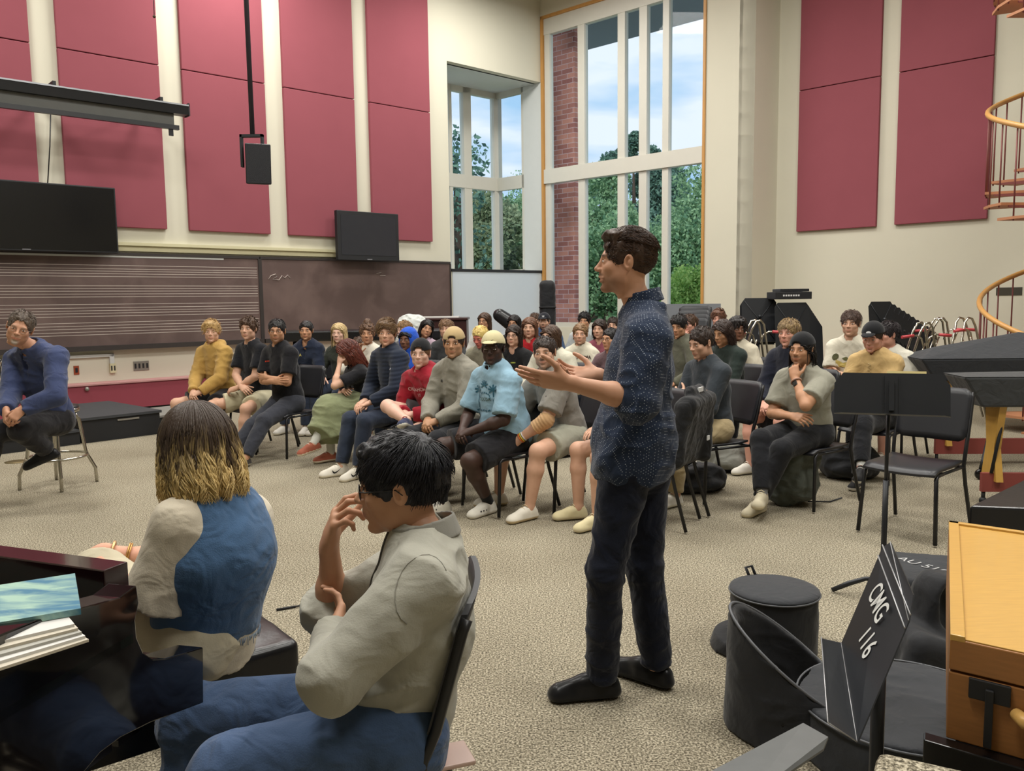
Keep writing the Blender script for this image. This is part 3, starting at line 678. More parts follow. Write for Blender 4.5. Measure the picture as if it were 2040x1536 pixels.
def tubes_np(paths, seg=4):
    """paths: (N, K, 3) points and (N, K) radii -> quads"""
    P, R = paths; N, K, _ = P.shape
    T = np.gradient(P, axis=1); T /= np.linalg.norm(T, axis=2, keepdims=True)+1e-9
    up = np.tile(V3(0.3, 0.2, 1.0), (N, K, 1)); X = np.cross(up, T); X /= np.linalg.norm(X, axis=2, keepdims=True)+1e-9; Y = np.cross(T, X)
    ang = 2*PI*np.arange(seg)/seg
    ring = P[:, :, None, :]+(X[:, :, None, :]*np.cos(ang)[None, None, :, None]+Y[:, :, None, :]*np.sin(ang)[None, None, :, None])*R[:, :, None, None]
    V = ring.reshape(-1, 3); n, k, s = np.meshgrid(np.arange(N), np.arange(K-1), np.arange(seg), indexing='ij')
    b = (n*K+k)*seg; s2 = (s+1) % seg
    F = np.stack([b+s, b+s2, b+seg+s2, b+seg+s], -1).reshape(-1, 4)
    return V, F
def rotz(a): c, s = math.cos(a), math.sin(a); return np.array([[c, -s, 0], [s, c, 0], [0, 0, 1.0]])
def rotx(a): c, s = math.cos(a), math.sin(a); return np.array([[1.0, 0, 0], [0, c, -s], [0, s, c]])
def roty(a): c, s = math.cos(a), math.sin(a); return np.array([[c, 0, s], [0, 1.0, 0], [-s, 0, c]])
def nrm(v): v = np.asarray(v, float); return v/(np.linalg.norm(v)+1e-9)

# ------------------------------------------------------------ head template (face +Y, up Z, centre between crown and chin; 0.235 tall)
def head_mesh(h, fem=False, mouth_open=False):
    s = Sdf()
    s.ell((0, -0.014, 0.030), (0.074, 0.094, 0.086), k=0.01)
    s.ell((0, 0.022, -0.034), (0.060, 0.066, 0.078), k=0.03)
    for x in (-1, 1):
        s.ell((x*0.043, 0.012, -0.062), (0.020, 0.036, 0.028) if not fem else (0.015, 0.034, 0.024), k=0.03)
        s.ell((x*0.042, 0.058, -0.022), (0.018, 0.018, 0.016), k=0.025)
    s.ell((0, 0.072, -0.098), (0.019, 0.017, 0.015) if not fem else (0.015, 0.016, 0.013), k=0.03)
    s.cone((-0.034, 0.074, 0.019), (0.034, 0.074, 0.019), 0.012, 0.012, k=0.018)
    s.cone((0, 0.080, -0.050), (0, 0.078, -0.070), 0.016, 0.016, k=0.02)
    for x in (-1, 1):
        s.ell((x*0.032, 0.096, 0.001), (0.018, 0.018, 0.0125), k=0.014, mode=-1)
        s.ell((x*0.032, 0.0735, -0.001), (0.0165, 0.010, 0.0105), k=0.006)
    s.cone((0, 0.082, 0.012), (0, 0.103, -0.024), 0.0065, 0.0100, k=0.012)
    s.ell((0, 0.105, -0.026), (0.0105, 0.0095, 0.0085), k=0.006)
    for x in (-1, 1): s.ell((x*0.0120, 0.094, -0.029), (0.0075, 0.0095, 0.0068), k=0.006)
    zm = -0.006 if mouth_open else 0.0
    s.cone((-0.025, 0.080, -0.0590), (0, 0.0905, -0.0565), 0.0035, 0.0055, k=0.006); s.cone((0.025, 0.080, -0.0590), (0, 0.0905, -0.0565), 0.0035, 0.0055, k=0.006)
    s.cone((-0.022, 0.080, -0.0625+zm), (0, 0.0890, -0.0665+zm), 0.0035, 0.0062, k=0.006); s.cone((0.022, 0.080, -0.0625+zm), (0, 0.0890, -0.0665+zm), 0.0035, 0.0062, k=0.006)
    if mouth_open: s.ell((0, 0.098, -0.0635), (0.014, 0.016, 0.0045), k=0.003, mode=-1)
    s.ell((0, 0.095, -0.082), (0.022, 0.010, 0.006), k=0.012, mode=-1)
    for x in (-1, 1):
        R = rotz(x*-0.35)@roty(x*0.12)
        s.ell((x*0.079, -0.010, -0.004), (0.007, 0.019, 0.031), R, k=0.006)
        s.ell((x*0.0885, -0.006, -0.001), (0.0085, 0.0115, 0.020), R, k=0.003, mode=-1)
        s.ell((x*0.080, -0.013, -0.004), (0.005, 0.007, 0.012), R, k=0.003)
    s.cone((0, -0.018, -0.05), (0, -0.03, -0.128), 0.052 if not fem else 0.044, 0.054 if not fem else 0.045, k=0.025, capb=True)
    V, F = s.mesh(h)
    x, y, z = V[:, 0], V[:, 1], V[:, 2]; g = lambda q: np.exp(-q)
    front = (y > 0.05)
    lip = front*g((x/0.026)**4 + ((z+0.0615-zm/2)/0.0075)**4)*(y > 0.074)
    bz = 0.0235-0.10*np.abs(np.abs(x)-0.031)
    brow = (y > 0.055)*g(((np.abs(x)-0.032)/0.0185)**4 + ((z-bz)/0.0052)**2)
    lash = (y > 0.066)*g(((np.abs(x)-0.032)/0.0155)**4+((z-0.0075+0.35*(np.abs(x)-0.032)**2/0.015)/0.0022)**2)
    stub = np.clip(g(((z+0.085)/0.035)**4)*(y > 0.0)*np.clip((y+0.01)/0.05, 0, 1)*(z > -0.118), 0, 1)
    mous = (y > 0.07)*g((x/0.029)**4+((z+0.0465)/0.0080)**2)
    chin = (y > 0.045)*g((x/0.024)**4+((z+0.092)/0.018)**4)
    return V, F, dict(lip=lip, brow=np.clip(brow+0.75*lash, 0, 1), stub=stub*(1-lip), mous=mous, chin=chin*(1-lip))
HEADS = {}
def get_head(h, fem, mo=False):
    key = (h, fem, mo)
    if key not in HEADS: HEADS[key] = head_mesh(h, fem, mo)
    return HEADS[key]
def skin_mat(rgb, hair, lips=None, rough=0.5):
    key = 'skin %s %s' % (rgb, hair)
    if key in MATS: return MATS[key]
    m, n, l, b = _nt(key); c = srgb(*rgb); hc = srgb(*hair)
    lp = srgb(*(lips or (min(255, rgb[0]-25), int(rgb[1]*0.62), int(rgb[2]*0.66))))
    tc = n.new('ShaderNodeTexCoord'); nz = n.new('ShaderNodeTexNoise'); nz.inputs['Scale'].default_value = 22; nz.inputs['Detail'].default_value = 4
    l.new(tc.outputs['Object'], nz.inputs['Vector'])
    mx = n.new('ShaderNodeMix'); mx.data_type = 'RGBA'; mx.inputs['A'].default_value = (c[0]*0.9, c[1]*0.87, c[2]*0.87, 1); mx.inputs['B'].default_value = (min(1, c[0]*1.03), c[1]*1.07, c[2]*1.12, 1)
    l.new(nz.outputs['Fac'], mx.inputs['Factor']); out = mx.outputs['Result']
    for nm, colr in (('lip', lp), ('hairy', hc)):
        at_ = n.new('ShaderNodeAttribute'); at_.attribute_name = nm; m2 = n.new('ShaderNodeMix'); m2.data_type = 'RGBA'; m2.inputs['B'].default_value = (*colr, 1)
        l.new(at_.outputs['Fac'], m2.inputs['Factor']); l.new(out, m2.inputs['A']); out = m2.outputs['Result']
    l.new(out, b.inputs['Base Color']); b.inputs['Roughness'].default_value = rough; b.inputs['Specular IOR Level'].default_value = 0.35
    b.inputs['Subsurface Weight'].default_value = 0.0
    MATS[key] = m; return m
def hair_mat(rgb, rgb2=None):
    key = 'hair %s %s' % (rgb, rgb2)
    if key in MATS: return MATS[key]
    m, n, l, b = _nt(key); c = srgb(*rgb); c2 = srgb(*(rgb2 or [min(255, int(x*1.45)+8) for x in rgb]))
    at_ = n.new('ShaderNodeAttribute'); at_.attribute_name = 'tone'
    mx = n.new('ShaderNodeMix'); mx.data_type = 'RGBA'; mx.inputs['A'].default_value = (*c, 1); mx.inputs['B'].default_value = (*c2, 1)
    l.new(at_.outputs['Fac'], mx.inputs['Factor']); l.new(mx.outputs['Result'], b.inputs['Base Color'])
    b.inputs['Roughness'].default_value = 0.45; b.inputs['Specular IOR Level'].default_value = 0.4
    tc = n.new('ShaderNodeTexCoord'); mp = n.new('ShaderNodeMapping'); mp.inputs['Scale'].default_value = (160, 160, 22); nz = n.new('ShaderNodeTexNoise'); nz.inputs['Scale'].default_value = 1.0
    l.new(tc.outputs['Object'], mp.inputs['Vector']); l.new(mp.outputs[0], nz.inputs['Vector']); bp = n.new('ShaderNodeBump'); bp.inputs['Strength'].default_value = 0.5; bp.inputs['Distance'].default_value = 0.004
    l.new(nz.outputs['Fac'], bp.inputs['Height']); l.new(bp.outputs[0], b.inputs['Normal'])
    MATS[key] = m; return m

# ------------------------------------------------------------ hair (head space)
SK_C = V3(0, -0.014, 0.030); SK_R = V3(0.074, 0.094, 0.086)
def hair_parts(style, q, rng):
    """style dict: base thickness, hairline, strands(length, groom, curl), extra masses. q = quality (1 = background, 3 = foreground)"""
    h = {1: 0.0065, 2: 0.005, 3: 0.0035}[q]
    t = style.get('t', 0.012); s = Sdf()
    s.ell(SK_C, SK_R+t, k=0.01)
    for c, r in style.get('mass', []): s.ell(c, r, k=0.025)
    fz = style.get('hairline', 0.062)          # height of the forehead edge
    # face opening
    s.ell((0, 0.125, fz-0.100), (0.072, 0.098, 0.098), k=0.008, mode=-1)
    if style.get('ears', True):
        for x in (-1, 1): s.ell((x*0.10, 0.012, -0.03), (0.036, 0.05, 0.036), k=0.008, mode=-1)
    if 'nape' in style: s.plane((0, -0.06, style['nape']), (0, 0.35, -1), k=0.012)
    if style.get('clip_face', True): s.ell((0, 0.05, -0.075), (0.060, 0.075, 0.055), k=0.01, mode=-1)
    a = style.get('rough', 0.006)
    def ns(P): return a*(vnoise(P*V3(70, 70, 35))-0.5)*2+a*0.6*(vnoise(P*160)-0.5)
    V, F = s.mesh(h, ns)
    tip_ = (style.get('strands') or {}).get('tip')
    parts = [(V, F)]; tone = [np.clip(0.15+0.35*vnoise(V*60), 0, 1) if not tip_ else np.clip((0.02-V[:, 2])/0.12+0.5*(vnoise(V*V3(90, 90, 20))-0.5), 0, 1)]
    st = style.get('strands')
    if st:
        N = st['n'][q-1]; K = st.get('k', 6); L = st['L']; seg = 3 if q == 1 else 4
        # roots on the scalp above the hairline
        d = rng.normal(size=(N*6, 3)); d /= np.linalg.norm(d, axis=1)[:, None]
        P0 = SK_C+d*(SK_R+t*0.75)
        ok = ~((((P0-V3(0, 0.125, fz-0.100))/V3(0.072, 0.098, 0.098))**2).sum(1) < 1.0)
        ok &= P0[:, 2] > st.get('zmin', -0.02)+0.25*np.clip(P0[:, 1], 0, 1)
        if style.get('ears', True): ok &= ~((P0[:, 2] < 0.036) & (np.abs(P0[:, 1]+0.005) < 0.040) & (np.abs(P0[:, 0]) > 0.045))
        if 'zone' in st: ok &= st['zone'](P0)
        P0 = P0[ok][:N]; d = d[ok][:N]; N = len(P0)
        g = np.array(st.get('groom', (0, 0.2, 0)), float)
        part = st.get('part', None)
        G = np.tile(g, (N, 1))
        if part is not None: sgn = np.where(P0[:, 0] > part, 1.0, -1.0); G[:, 0] += sgn*st.get('side', 1.0)*np.clip((P0[:, 1]+0.085)/0.07, 0.05, 1)
        if st.get('radial'):                        # away from the crown whorl
            cr_ = V3(0.0, -0.055, 0.11); rv = P0-cr_; rv /= np.linalg.norm(rv, axis=1)[:, None]+1e-6; G = G+rv*st['radial']
        lens = L*(st.get('lmin', 0.7)+0.6*rng.random(N))*(1 if st.get('neckpush') else np.where(P0[:, 1] > 0.02, st.get('fringe', 0.62), 1.0)*np.where(P0[:, 2] < 0.075, st.get('sidef', 0.62), 1.0)); step = lens/(K-1)
        G /= np.linalg.norm(G, axis=1)[:, None]+1e-6
        tang = G-d*(G*d).sum(1)[:, None]; dirv = tang/(np.linalg.norm(tang, axis=1)[:, None]+1e-6)+d*st.get('lift', 0.25)*(0.5+rng.random(N))[:, None]; dirv /= np.linalg.norm(dirv, axis=1)[:, None]
        cur = P0.copy(); pts = [cur.copy()]; grav = st.get('grav', 0.3); curl = st.get('curl', 0.15)
        ph = rng.random((N, 3))*6.28
        if st.get('clump'): ph = np.stack([vnoise(P0*st['clump']+i*7.3) for i in range(3)], 1)*16
        mh = st.get('maxh', 0.12); SR2 = SK_R+t*0.9+(0.0045 if st.get('clump') else 0)
        for k_ in range(K-1):
            dirv = dirv+V3(0, 0, -grav)+(rng.normal(size=(N, 3))*curl*0.3+curl*0.8*np.sin(ph+k_*1.7))*((k_/K)**st.get('ramp', 0.8) if st.get('neckpush') else 1); dirv /= np.linalg.norm(dirv, axis=1)[:, None]
            cur = cur+dirv*step[:, None]
            e = (cur-SK_C)/SR2; m = np.linalg.norm(e, axis=1); ins = m < 1
            cur[ins] = SK_C+(e[ins]/m[ins][:, None])*SR2
            far_ = (m > 1+mh) & (cur[:, 2] > -0.02)
            cur[far_] = SK_C+(e[far_]/m[far_][:, None])*(1+mh)*(SK_R+t*0.9)
            if st.get('neckpush', False):
                lowm = cur[:, 2] <= 0.0; rr = np.hypot(cur[:, 0], cur[:, 1]+0.02); rin = 0.074; rout = 0.098+st.get('spread', 0.0)
                lo_ = lowm & (rr < rin); f_ = rin/np.maximum(rr[lo_], 0.01); cur[lo_, 0] *= f_; cur[lo_, 1] = -0.02+(cur[lo_, 1]+0.02)*f_
                hi_ = lowm & (rr > rout); f_ = rout/rr[hi_]; cur[hi_, 0] *= f_; cur[hi_, 1] = -0.02+(cur[hi_, 1]+0.02)*f_
                fr_ = (cur[:, 2] < 0.05) & (cur[:, 1] > 0.035) & (np.abs(cur[:, 0]) < 0.068); cur[fr_, 0] = np.where(cur[fr_, 0] > 0, 0.070, -0.070)
            pts.append(cur.copy())
        P = np.stack(pts, 1); w = st.get('w', 0.0028)*{1: 1.4, 2: 1.0, 3: st.get('w3', 0.6)}[q]
        R = w*np.linspace(1, 0.25, K)[None, :]*(0.7+0.6*rng.random(N))[:, None]
        Vt, Ft = tubes_np((P, R), seg); parts.append((Vt, Ft))
        tn = np.repeat(rng.random(N)*0.8, K*seg)
        if 'tip' in st: tn = np.clip(np.repeat(np.tile(np.linspace(-st['tip'], 1.3, K), N), seg)+0.5*(tn-0.4), 0, 1)
        tone.append(tn)
    if 'locks' in style:
        P, R, tn = style['locks'](rng); Vt, Ft = tubes_np((P, R), 5); parts.append((Vt, Ft)); tone.append(np.repeat(tn.reshape(-1), 5))
    V, F = join(parts)
    return V, F, np.concatenate(tone)
H_SHORT = dict(t=0.009, nape=-0.055, strands=dict(n=(200, 520, 2600), L=0.034, groom=(0, 0.6, 0), radial=0.8, lift=0.35, grav=0.03, curl=0.2, zmin=0.0, maxh=0.13, fringe=0.4))
H_MED = dict(t=0.013, nape=-0.062, hairline=0.058, strands=dict(n=(240, 600, 3000), L=0.058, groom=(0, 0.5, 0), radial=0.9, lift=0.35, grav=0.10, curl=0.28, w=0.0032, zmin=-0.01, maxh=0.16))
H_CURLY = dict(t=0.018, nape=-0.06, rough=0.012, hairline=0.058, strands=dict(n=(260, 560, 1200), L=0.05, groom=(0, 0.3, 0.2), radial=0.6, lift=0.6, grav=0.1, curl=1.1, w=0.0038, zmin=-0.01, maxh=0.22))
H_SWEEP = dict(t=0.017, nape=-0.06, hairline=0.058, mass=[((0.01, 0.045, 0.088), (0.060, 0.045, 0.030))], strands=dict(n=(260, 640, 3000), L=0.075, groom=(0.9, 0.2, 0.0), radial=0.5, lift=0.35, grav=0.10, curl=0.22, w=0.0032, zmin=-0.01, maxh=0.22))
def long_hair(L=0.30, part=0.0, curl=0.12, wid=0.0, tip=None, w=0.0034, n=(320, 700, 3200), grav=0.35):
    b = L-0.10
    return dict(t=0.012, ears=False, hairline=0.064, rough=0.006, clip_face=False,
                mass=[((-0.064-wid, -0.025, -0.03-b*0.35), (0.020+wid*0.5, 0.042, 0.07+b*0.42)), ((0.064+wid, -0.025, -0.03-b*0.35), (0.020+wid*0.5, 0.042, 0.07+b*0.42)), ((0, -0.075, -0.03-b*0.35), (0.066+wid, 0.028, 0.07+b*0.42))],
                strands=dict(n=n, L=L, k=10, groom=(0, -0.15, 0), part=part, side=1.0, lift=0.15, grav=grav, curl=curl, w=w, zmin=0.0, neckpush=True, maxh=0.10+wid*4, spread=wid, **({'tip': tip} if tip else {})))
def wavy_locks(N, z0=-0.105, z1=-0.150, K=22, w=0.0030, face=0.95):
    """shoulder-length waves combed down from a centre part, lighter towards the tips"""
    def f(rng):
        ph = rng.uniform(-PI, PI, N)                       # 0 = face
        ph = ph[np.abs(ph) > face*0.55]; n = len(ph)
        th0 = rng.uniform(0.03, 1.25, n)                   # where on the dome the lock starts
        lay = rng.uniform(0.010, 0.026, n); zend = rng.uniform(z1, z0, n)
        t = np.linspace(0, 1, K)[None, :]; arc = (PI/2-th0)[:, None]*0.092; drop = (0.03-zend)[:, None]; S = t*(arc+drop)
        th = np.clip(th0[:, None]+S/0.092, 0, PI/2); dz = np.clip(S-arc, 0, None)
        cl = np.round((ph+0.05*rng.normal(size=n))*7)/7; wp = cl*37+vnoise(np.stack([cl*3, cl*5, cl*0+1], 1))*9
        low = np.clip((S-arc*0.6)/0.10, 0, 1.6)
        pa = ph[:, None]+low*(0.055*np.sin(S*44+wp[:, None])+0.02*np.sin(S*90+rng.uniform(0, 6, n)[:, None]))+0.30*(cl-ph)[:, None]*low
        rr = 1+low*(0.07*np.sin(S*55+wp[:, None]*1.3))+0.14*np.clip(low-0.9, 0, 1)*np.sin(wp)[:, None]-0.05*low
        A = (SK_R[0]+lay)[:, None]*rr*(1+0.18*np.clip(low, 0, 1)); B = (SK_R[1]+lay)[:, None]*rr*0.98; C = (SK_R[2]+lay)[:, None]
        P = np.stack([SK_C[0]+A*np.sin(th)*np.sin(pa), SK_C[1]+B*np.sin(th)*np.cos(pa)-0.01*low, SK_C[2]+C*np.cos(th)-dz], -1)
        R = w*np.concatenate([np.linspace(0.7, 1.15, K-6), np.linspace(1.1, 0.2, 6)])[None, :]*rng.uniform(0.6, 1.5, n)[:, None]
        tone = np.clip((0.022-P[..., 2])/0.13+rng.normal(0, 0.26, n)[:, None]+0.40*(np.sin(wp)[:, None]), 0, 1)*np.clip(low*1.2, 0, 1)
        return P, R, tone
    return f
def under_cap(st):
    st = dict(st); s_ = dict(st['strands']); s_['zone'] = lambda P: P[:, 2] < 0.042-0.12*P[:, 1]*0; s_['maxh'] = 0.05; s_['n'] = tuple(int(x*0.5) for x in s_['n']); s_['lift'] = 0.1; s_['zmin'] = -0.03
    st['strands'] = s_; st['t'] = 0.007; st['rough'] = 0.003; return st

# ------------------------------------------------------------ hand (adds to an Sdf); wrist, direction, palm normal, curls
def hand_sdf(s, w, d, pn, side, curl=0.5, spread=0.12, size=1.0, curls=None, thumb=0.5):
    """side +1: thumb lies towards +t where t = d x pn * side"""
    d = nrm(d); pn = np.asarray(pn, float); pn = nrm(pn-d*(pn@d)); t = np.cross(d, pn)*side; S = size
    P = lambda a, b_, c: w+d*a*S+t*b_*S+pn*c*S
    s.cone(P(-0.01, 0, 0), P(0.03, 0, 0), 0.026*S, 0.028*S, k=0.018, flat=(pn, 0.72))
    s.cone(P(0.028, 0.018, 0), P(0.080, 0.024, 0.0), 0.021*S, 0.0165*S, k=0.016, flat=(pn, 0.75))
    s.cone(P(0.028, -0.016, 0), P(0.074, -0.024, 0.0), 0.020*S, 0.015*S, k=0.016, flat=(pn, 0.75))
    s.cone(P(0.035, 0, 0), P(0.080, 0, 0), 0.020*S, 0.016*S, k=0.014, flat=(pn, 0.8))
    lens = ((0.040, 0.026, 0.020), (0.044, 0.029, 0.021), (0.041, 0.027, 0.020), (0.032, 0.020, 0.018))
    offs = (0.029, 0.010, -0.010, -0.028); bas = (0.084, 0.088, 0.084, 0.075)
    for i in range(4):
        c = (curls[i] if curls is not None else curl*(0.9+0.12*i)); a = 0.0; sp = spread*(1.5-i)*0.6
        p = P(bas[i], offs[i], 0.0); fd = nrm(d+t*sp)
        for j in range(3):
            a += c*(0.75, 1.0, 0.75)[j]
            dd = nrm(fd*math.cos(a)+pn*math.sin(a)); q = p+dd*lens[i][j]*S
            r0 = (0.0092, 0.0082, 0.0075)[j]*S; r1 = (0.0082, 0.0075, 0.0064)[j]*S
            if i == 3: r0 *= 0.88; r1 *= 0.88
            s.cone(p, q, r0, r1, k=0.0035); p = q
    # thumb leaves the side of the palm near its base
    p = P(0.022, 0.024, 0.006); td = nrm(d*0.62+t*(0.85-0.3*thumb)+pn*(0.15+0.75*thumb)); q = p+td*0.044*S
    s.cone(p, q, 0.0155*S, 0.011*S, k=0.012)
    td2 = nrm(td*0.8+d*(0.55)+pn*0.25*thumb); q2 = q+td2*0.033*S; s.cone(q, q2, 0.0108*S, 0.0095*S, k=0.004)
    td3 = nrm(td2+d*0.3); s.cone(q2, q2+td3*0.024*S, 0.0095*S, 0.0075*S, k=0.003)
    return s
def ik(a, b, l1, l2, pole):
    a = np.asarray(a, float); b = np.asarray(b, float); v = b-a; L = np.linalg.norm(v); mx = (l1+l2)*0.995
    if L > mx: b = a+v/L*mx; v = b-a; L = mx
    x = (l1*l1-l2*l2+L*L)/(2*L); hgt = math.sqrt(max(l1*l1-x*x, 1e-6)); u = v/L
    p = np.asarray(pole, float); p = p-u*(p@u); p = nrm(p)
    return a+u*x+p*hgt, b
# ============================================================ PERSON
def az_dir(a): r = math.radians(a); return V3(-math.sin(r), -math.cos(r), 0)     # 0 = towards the camera, 90 = picture left
def az_rz(a): return PI-math.radians(a)
def set_attr(me, nm, v):
    a = me.attributes.new(nm, 'FLOAT', 'POINT'); a.data.foreach_set('value', np.asarray(v, dtype=np.float32))
def folds(amp, f=1.0, seed=0.0):
    def ns(P):
        w = np.stack([vnoise(P*3.1*f+seed), vnoise(P*3.1*f+seed+9), vnoise(P*3.1*f+seed+17)], -1)
        q = P*V3(9, 9, 15)*f+w*2.6+seed
        a = vnoise(q); r = 1-np.abs(2*a-1)
        return -amp*(r**2-0.35)-amp*0.4*(vnoise(q*2.3)-0.5)
    return ns
SHOE_MAT = {}
def shoe(name, parent, ankle, toe, up, cols, h=0.006, style='sneaker', size=1.0):
    """ankle point, unit direction to the toe, up of the foot"""
    toe = nrm(toe); up = np.asarray(up, float); up = nrm(up-toe*(up@toe)); sd = np.cross(toe, up); R = np.stack([sd, toe, up], 1)
    P = lambda x, y, z: ankle+R@(V3(x, y, z)*size)
    s = Sdf(); z0 = -0.080
    s.cone(P(0, -0.035, z0+0.022), P(0, 0.15, z0+0.020), 0.034*size, 0.040*size, k=0.015, flat=(up, 0.6))
    s.cone(P(0, -0.03, z0+0.045), P(0, 0.06, z0+0.045), 0.034*size, 0.036*size, k=0.02)
    s.cone(P(0, 0.03, z0+0.070), P(0, 0.15, z0+0.032), 0.026*size, 0.030*size, k=0.03)
    if style in ('sneaker', 'high', 'clog'): s.cone(P(0, -0.015, z0+0.055), P(0, -0.008, z0+(0.112 if style == 'high' else 0.088)), 0.037*size, 0.036*size, k=0.015, capb=True)
    if style == 'clog': s.ell(P(0, -0.01, z0+0.10), (0.03*size,)*3, k=0.01, mode=-1)
    s.plane(P(0, 0, z0), -up)
    V, F = s.mesh(h); L = (V-ankle)@R/size
    fz = L[F].mean(1)
    mi = np.where(fz[:, 2] < z0+(0.024 if style != 'dress' else 0.012), 1, 0)
    me = mesh_np(name, V, F, True, [cols[0], cols[1]], mi)
    o = add_obj(name, me, parent)
    if style in ('sneaker', 'high') :
        k = MB(); 
        for i in range(4):
            y = 0.035+i*0.024; zt = z0+0.098-i*0.014
            k.tube([P(-0.022, y, zt-0.001), P(0, y+0.004, zt+0.011), P(0.022, y+0.008, zt-0.001)], 0.0034*size, 4)
        k.build('laces', cols[2] if len(cols) > 2 else cols[1], o)
    if style == 'clog':
        k = MB()
        for x in (-0.018, 0, 0.018):
            for y in (0.09, 0.115, 0.14): k.sphere(P(x, y, z0+0.068-(y-0.09)*0.35-abs(x)*0.35), 0.0045, 6)
        for x in (-0.038, 0.038):
            for y in (0.06, 0.085, 0.11): k.sphere(P(x, y, z0+0.045), 0.0055, 6)
        k.build('vent_holes', M_black, o)
    return o
def decal_on(target, src_me, centre, nrm_dir, upv, name, m, parent, lift=0.003):
    """lays a flat text or mark mesh on the surface of target (both in the parent's space)"""
    bv = BVHTree.FromPolygons([v.co for v in target.data.vertices], [p.vertices[:] for p in target.data.polygons])
    n_ = Vector(nrm_dir).normalized(); up = Vector(upv); up = (up-n_*up.dot(n_)).normalized(); rt = up.cross(n_)
    c = Vector(centre)
    bmx = bmesh.new(); bmx.from_mesh(src_me); bmesh.ops.triangulate(bmx, faces=bmx.faces)
    bmesh.ops.subdivide_edges(bmx, edges=[e for e in bmx.edges if e.calc_length() > 0.02], cuts=2)
    for v in bmx.verts:
        p = c+rt*v.co.x+up*v.co.y
        hit = bv.ray_cast(p+n_*0.3, -n_, 0.6)
        v.co = (hit[0] if hit[0] is not None else p)+n_*(lift+v.co.z)
    me = bpy.data.meshes.new(name); bmx.to_mesh(me); bmx.free(); me.materials.append(m)
    return add_obj(name, me, parent)
M_eyew = mat('eye white', srgb(198, 190, 182), 0.3, var=0)
M_gframe = mat('black spectacle frame', srgb(22, 20, 20), 0.3, var=0)
M_glens = None
def glasses(parent, HR, HC, m, r=0.021, thick=0.0013, square=False):
    P = lambda x, y, z: Vector(HC+HR@V3(x, y, z))
    k = MB()
    for x in (-1, 1):
        pts = []
        for i in range(20):
            a = 2*PI*i/20; cx, cz = math.cos(a), math.sin(a)
            if square: cx = math.copysign(abs(cx)**0.6, cx); cz = math.copysign(abs(cz)**0.6, cz)*0.8
            pts.append(P(x*0.033+r*cx, 0.095-abs(x*0.033+r*cx)*0.15, -0.001+r*0.85*cz))
        k.tube(pts, thick, 5, closed=True)
        k.tube([P(x*0.054, 0.087, 0.004), P(x*0.078, 0.07, 0.006), P(x*0.083, 0.0, 0.006), P(x*0.082, -0.015, -0.008)], thick, 5)
    k.tube([P(-0.012, 0.094, 0.002), P(0, 0.097, 0.005), P(0.012, 0.094, 0.002)], thick, 5)
    return k.build('glasses', m, parent)
def cap(parent, HR, HC, m, backward=False, q=2, logo=None, dome=None, bm_=None):
    s = Sdf(); M_ = lambda x, y, z: HC+HR@V3(x, y, z)
    f = -1 if backward else 1
    tilt = rotx(0.10*f)
    s.ell(HC+HR@(SK_C+V3(0, 0, 0.004)), (SK_R+V3(0.015, 0.013, 0.017)), HR, k=0.006)
    s.plane(M_(0, 0, 0.038), HR@(tilt@V3(0, 0.0, -1)), k=0.004)
    if backward:                                      # gap over the strap at the forehead
        s.ell(M_(0, 0.098, 0.044), (0.034, 0.05, 0.019), HR, k=0.004, mode=-1)
    V, F = s.mesh(0.005 if q < 3 else 0.0035)
    o = add_obj('cap_crown', mesh_np('cap_crown', V, F, True, [m]), parent); o.name = 'cap'
    s = Sdf()
    s.ell(M_(0, f*0.098, 0.038-(0.004 if not backward else 0.006)), (0.068, 0.070, 0.030), HR@rotx(-0.16*f), k=0.004)
    s.ell(M_(0, f*0.098, 0.029-(0.004 if not backward else 0.006)), (0.090, 0.10, 0.0305), HR@rotx(-0.16*f), k=0.003, mode=-1)
    s.ell(M_(0, f*0.01, 0.04), (0.07, 0.09, 0.06), HR, k=0.003, mode=-1)
    V, F = s.mesh(0.0035)
    add_obj('cap_brim', mesh_np('cap_brim', V, F, True, [bm_ or m]), o)
    if logo:
        tm = logo[0](); decal_on(o, tm, M_(0, f*0.12 if not backward else 0.12, 0.075 if not backward else 0.075), HR@V3(0, 1, 0.35), HR@V3(0, 0, 1), 'cap_logo', logo[1], o, 0.0015)
    return o

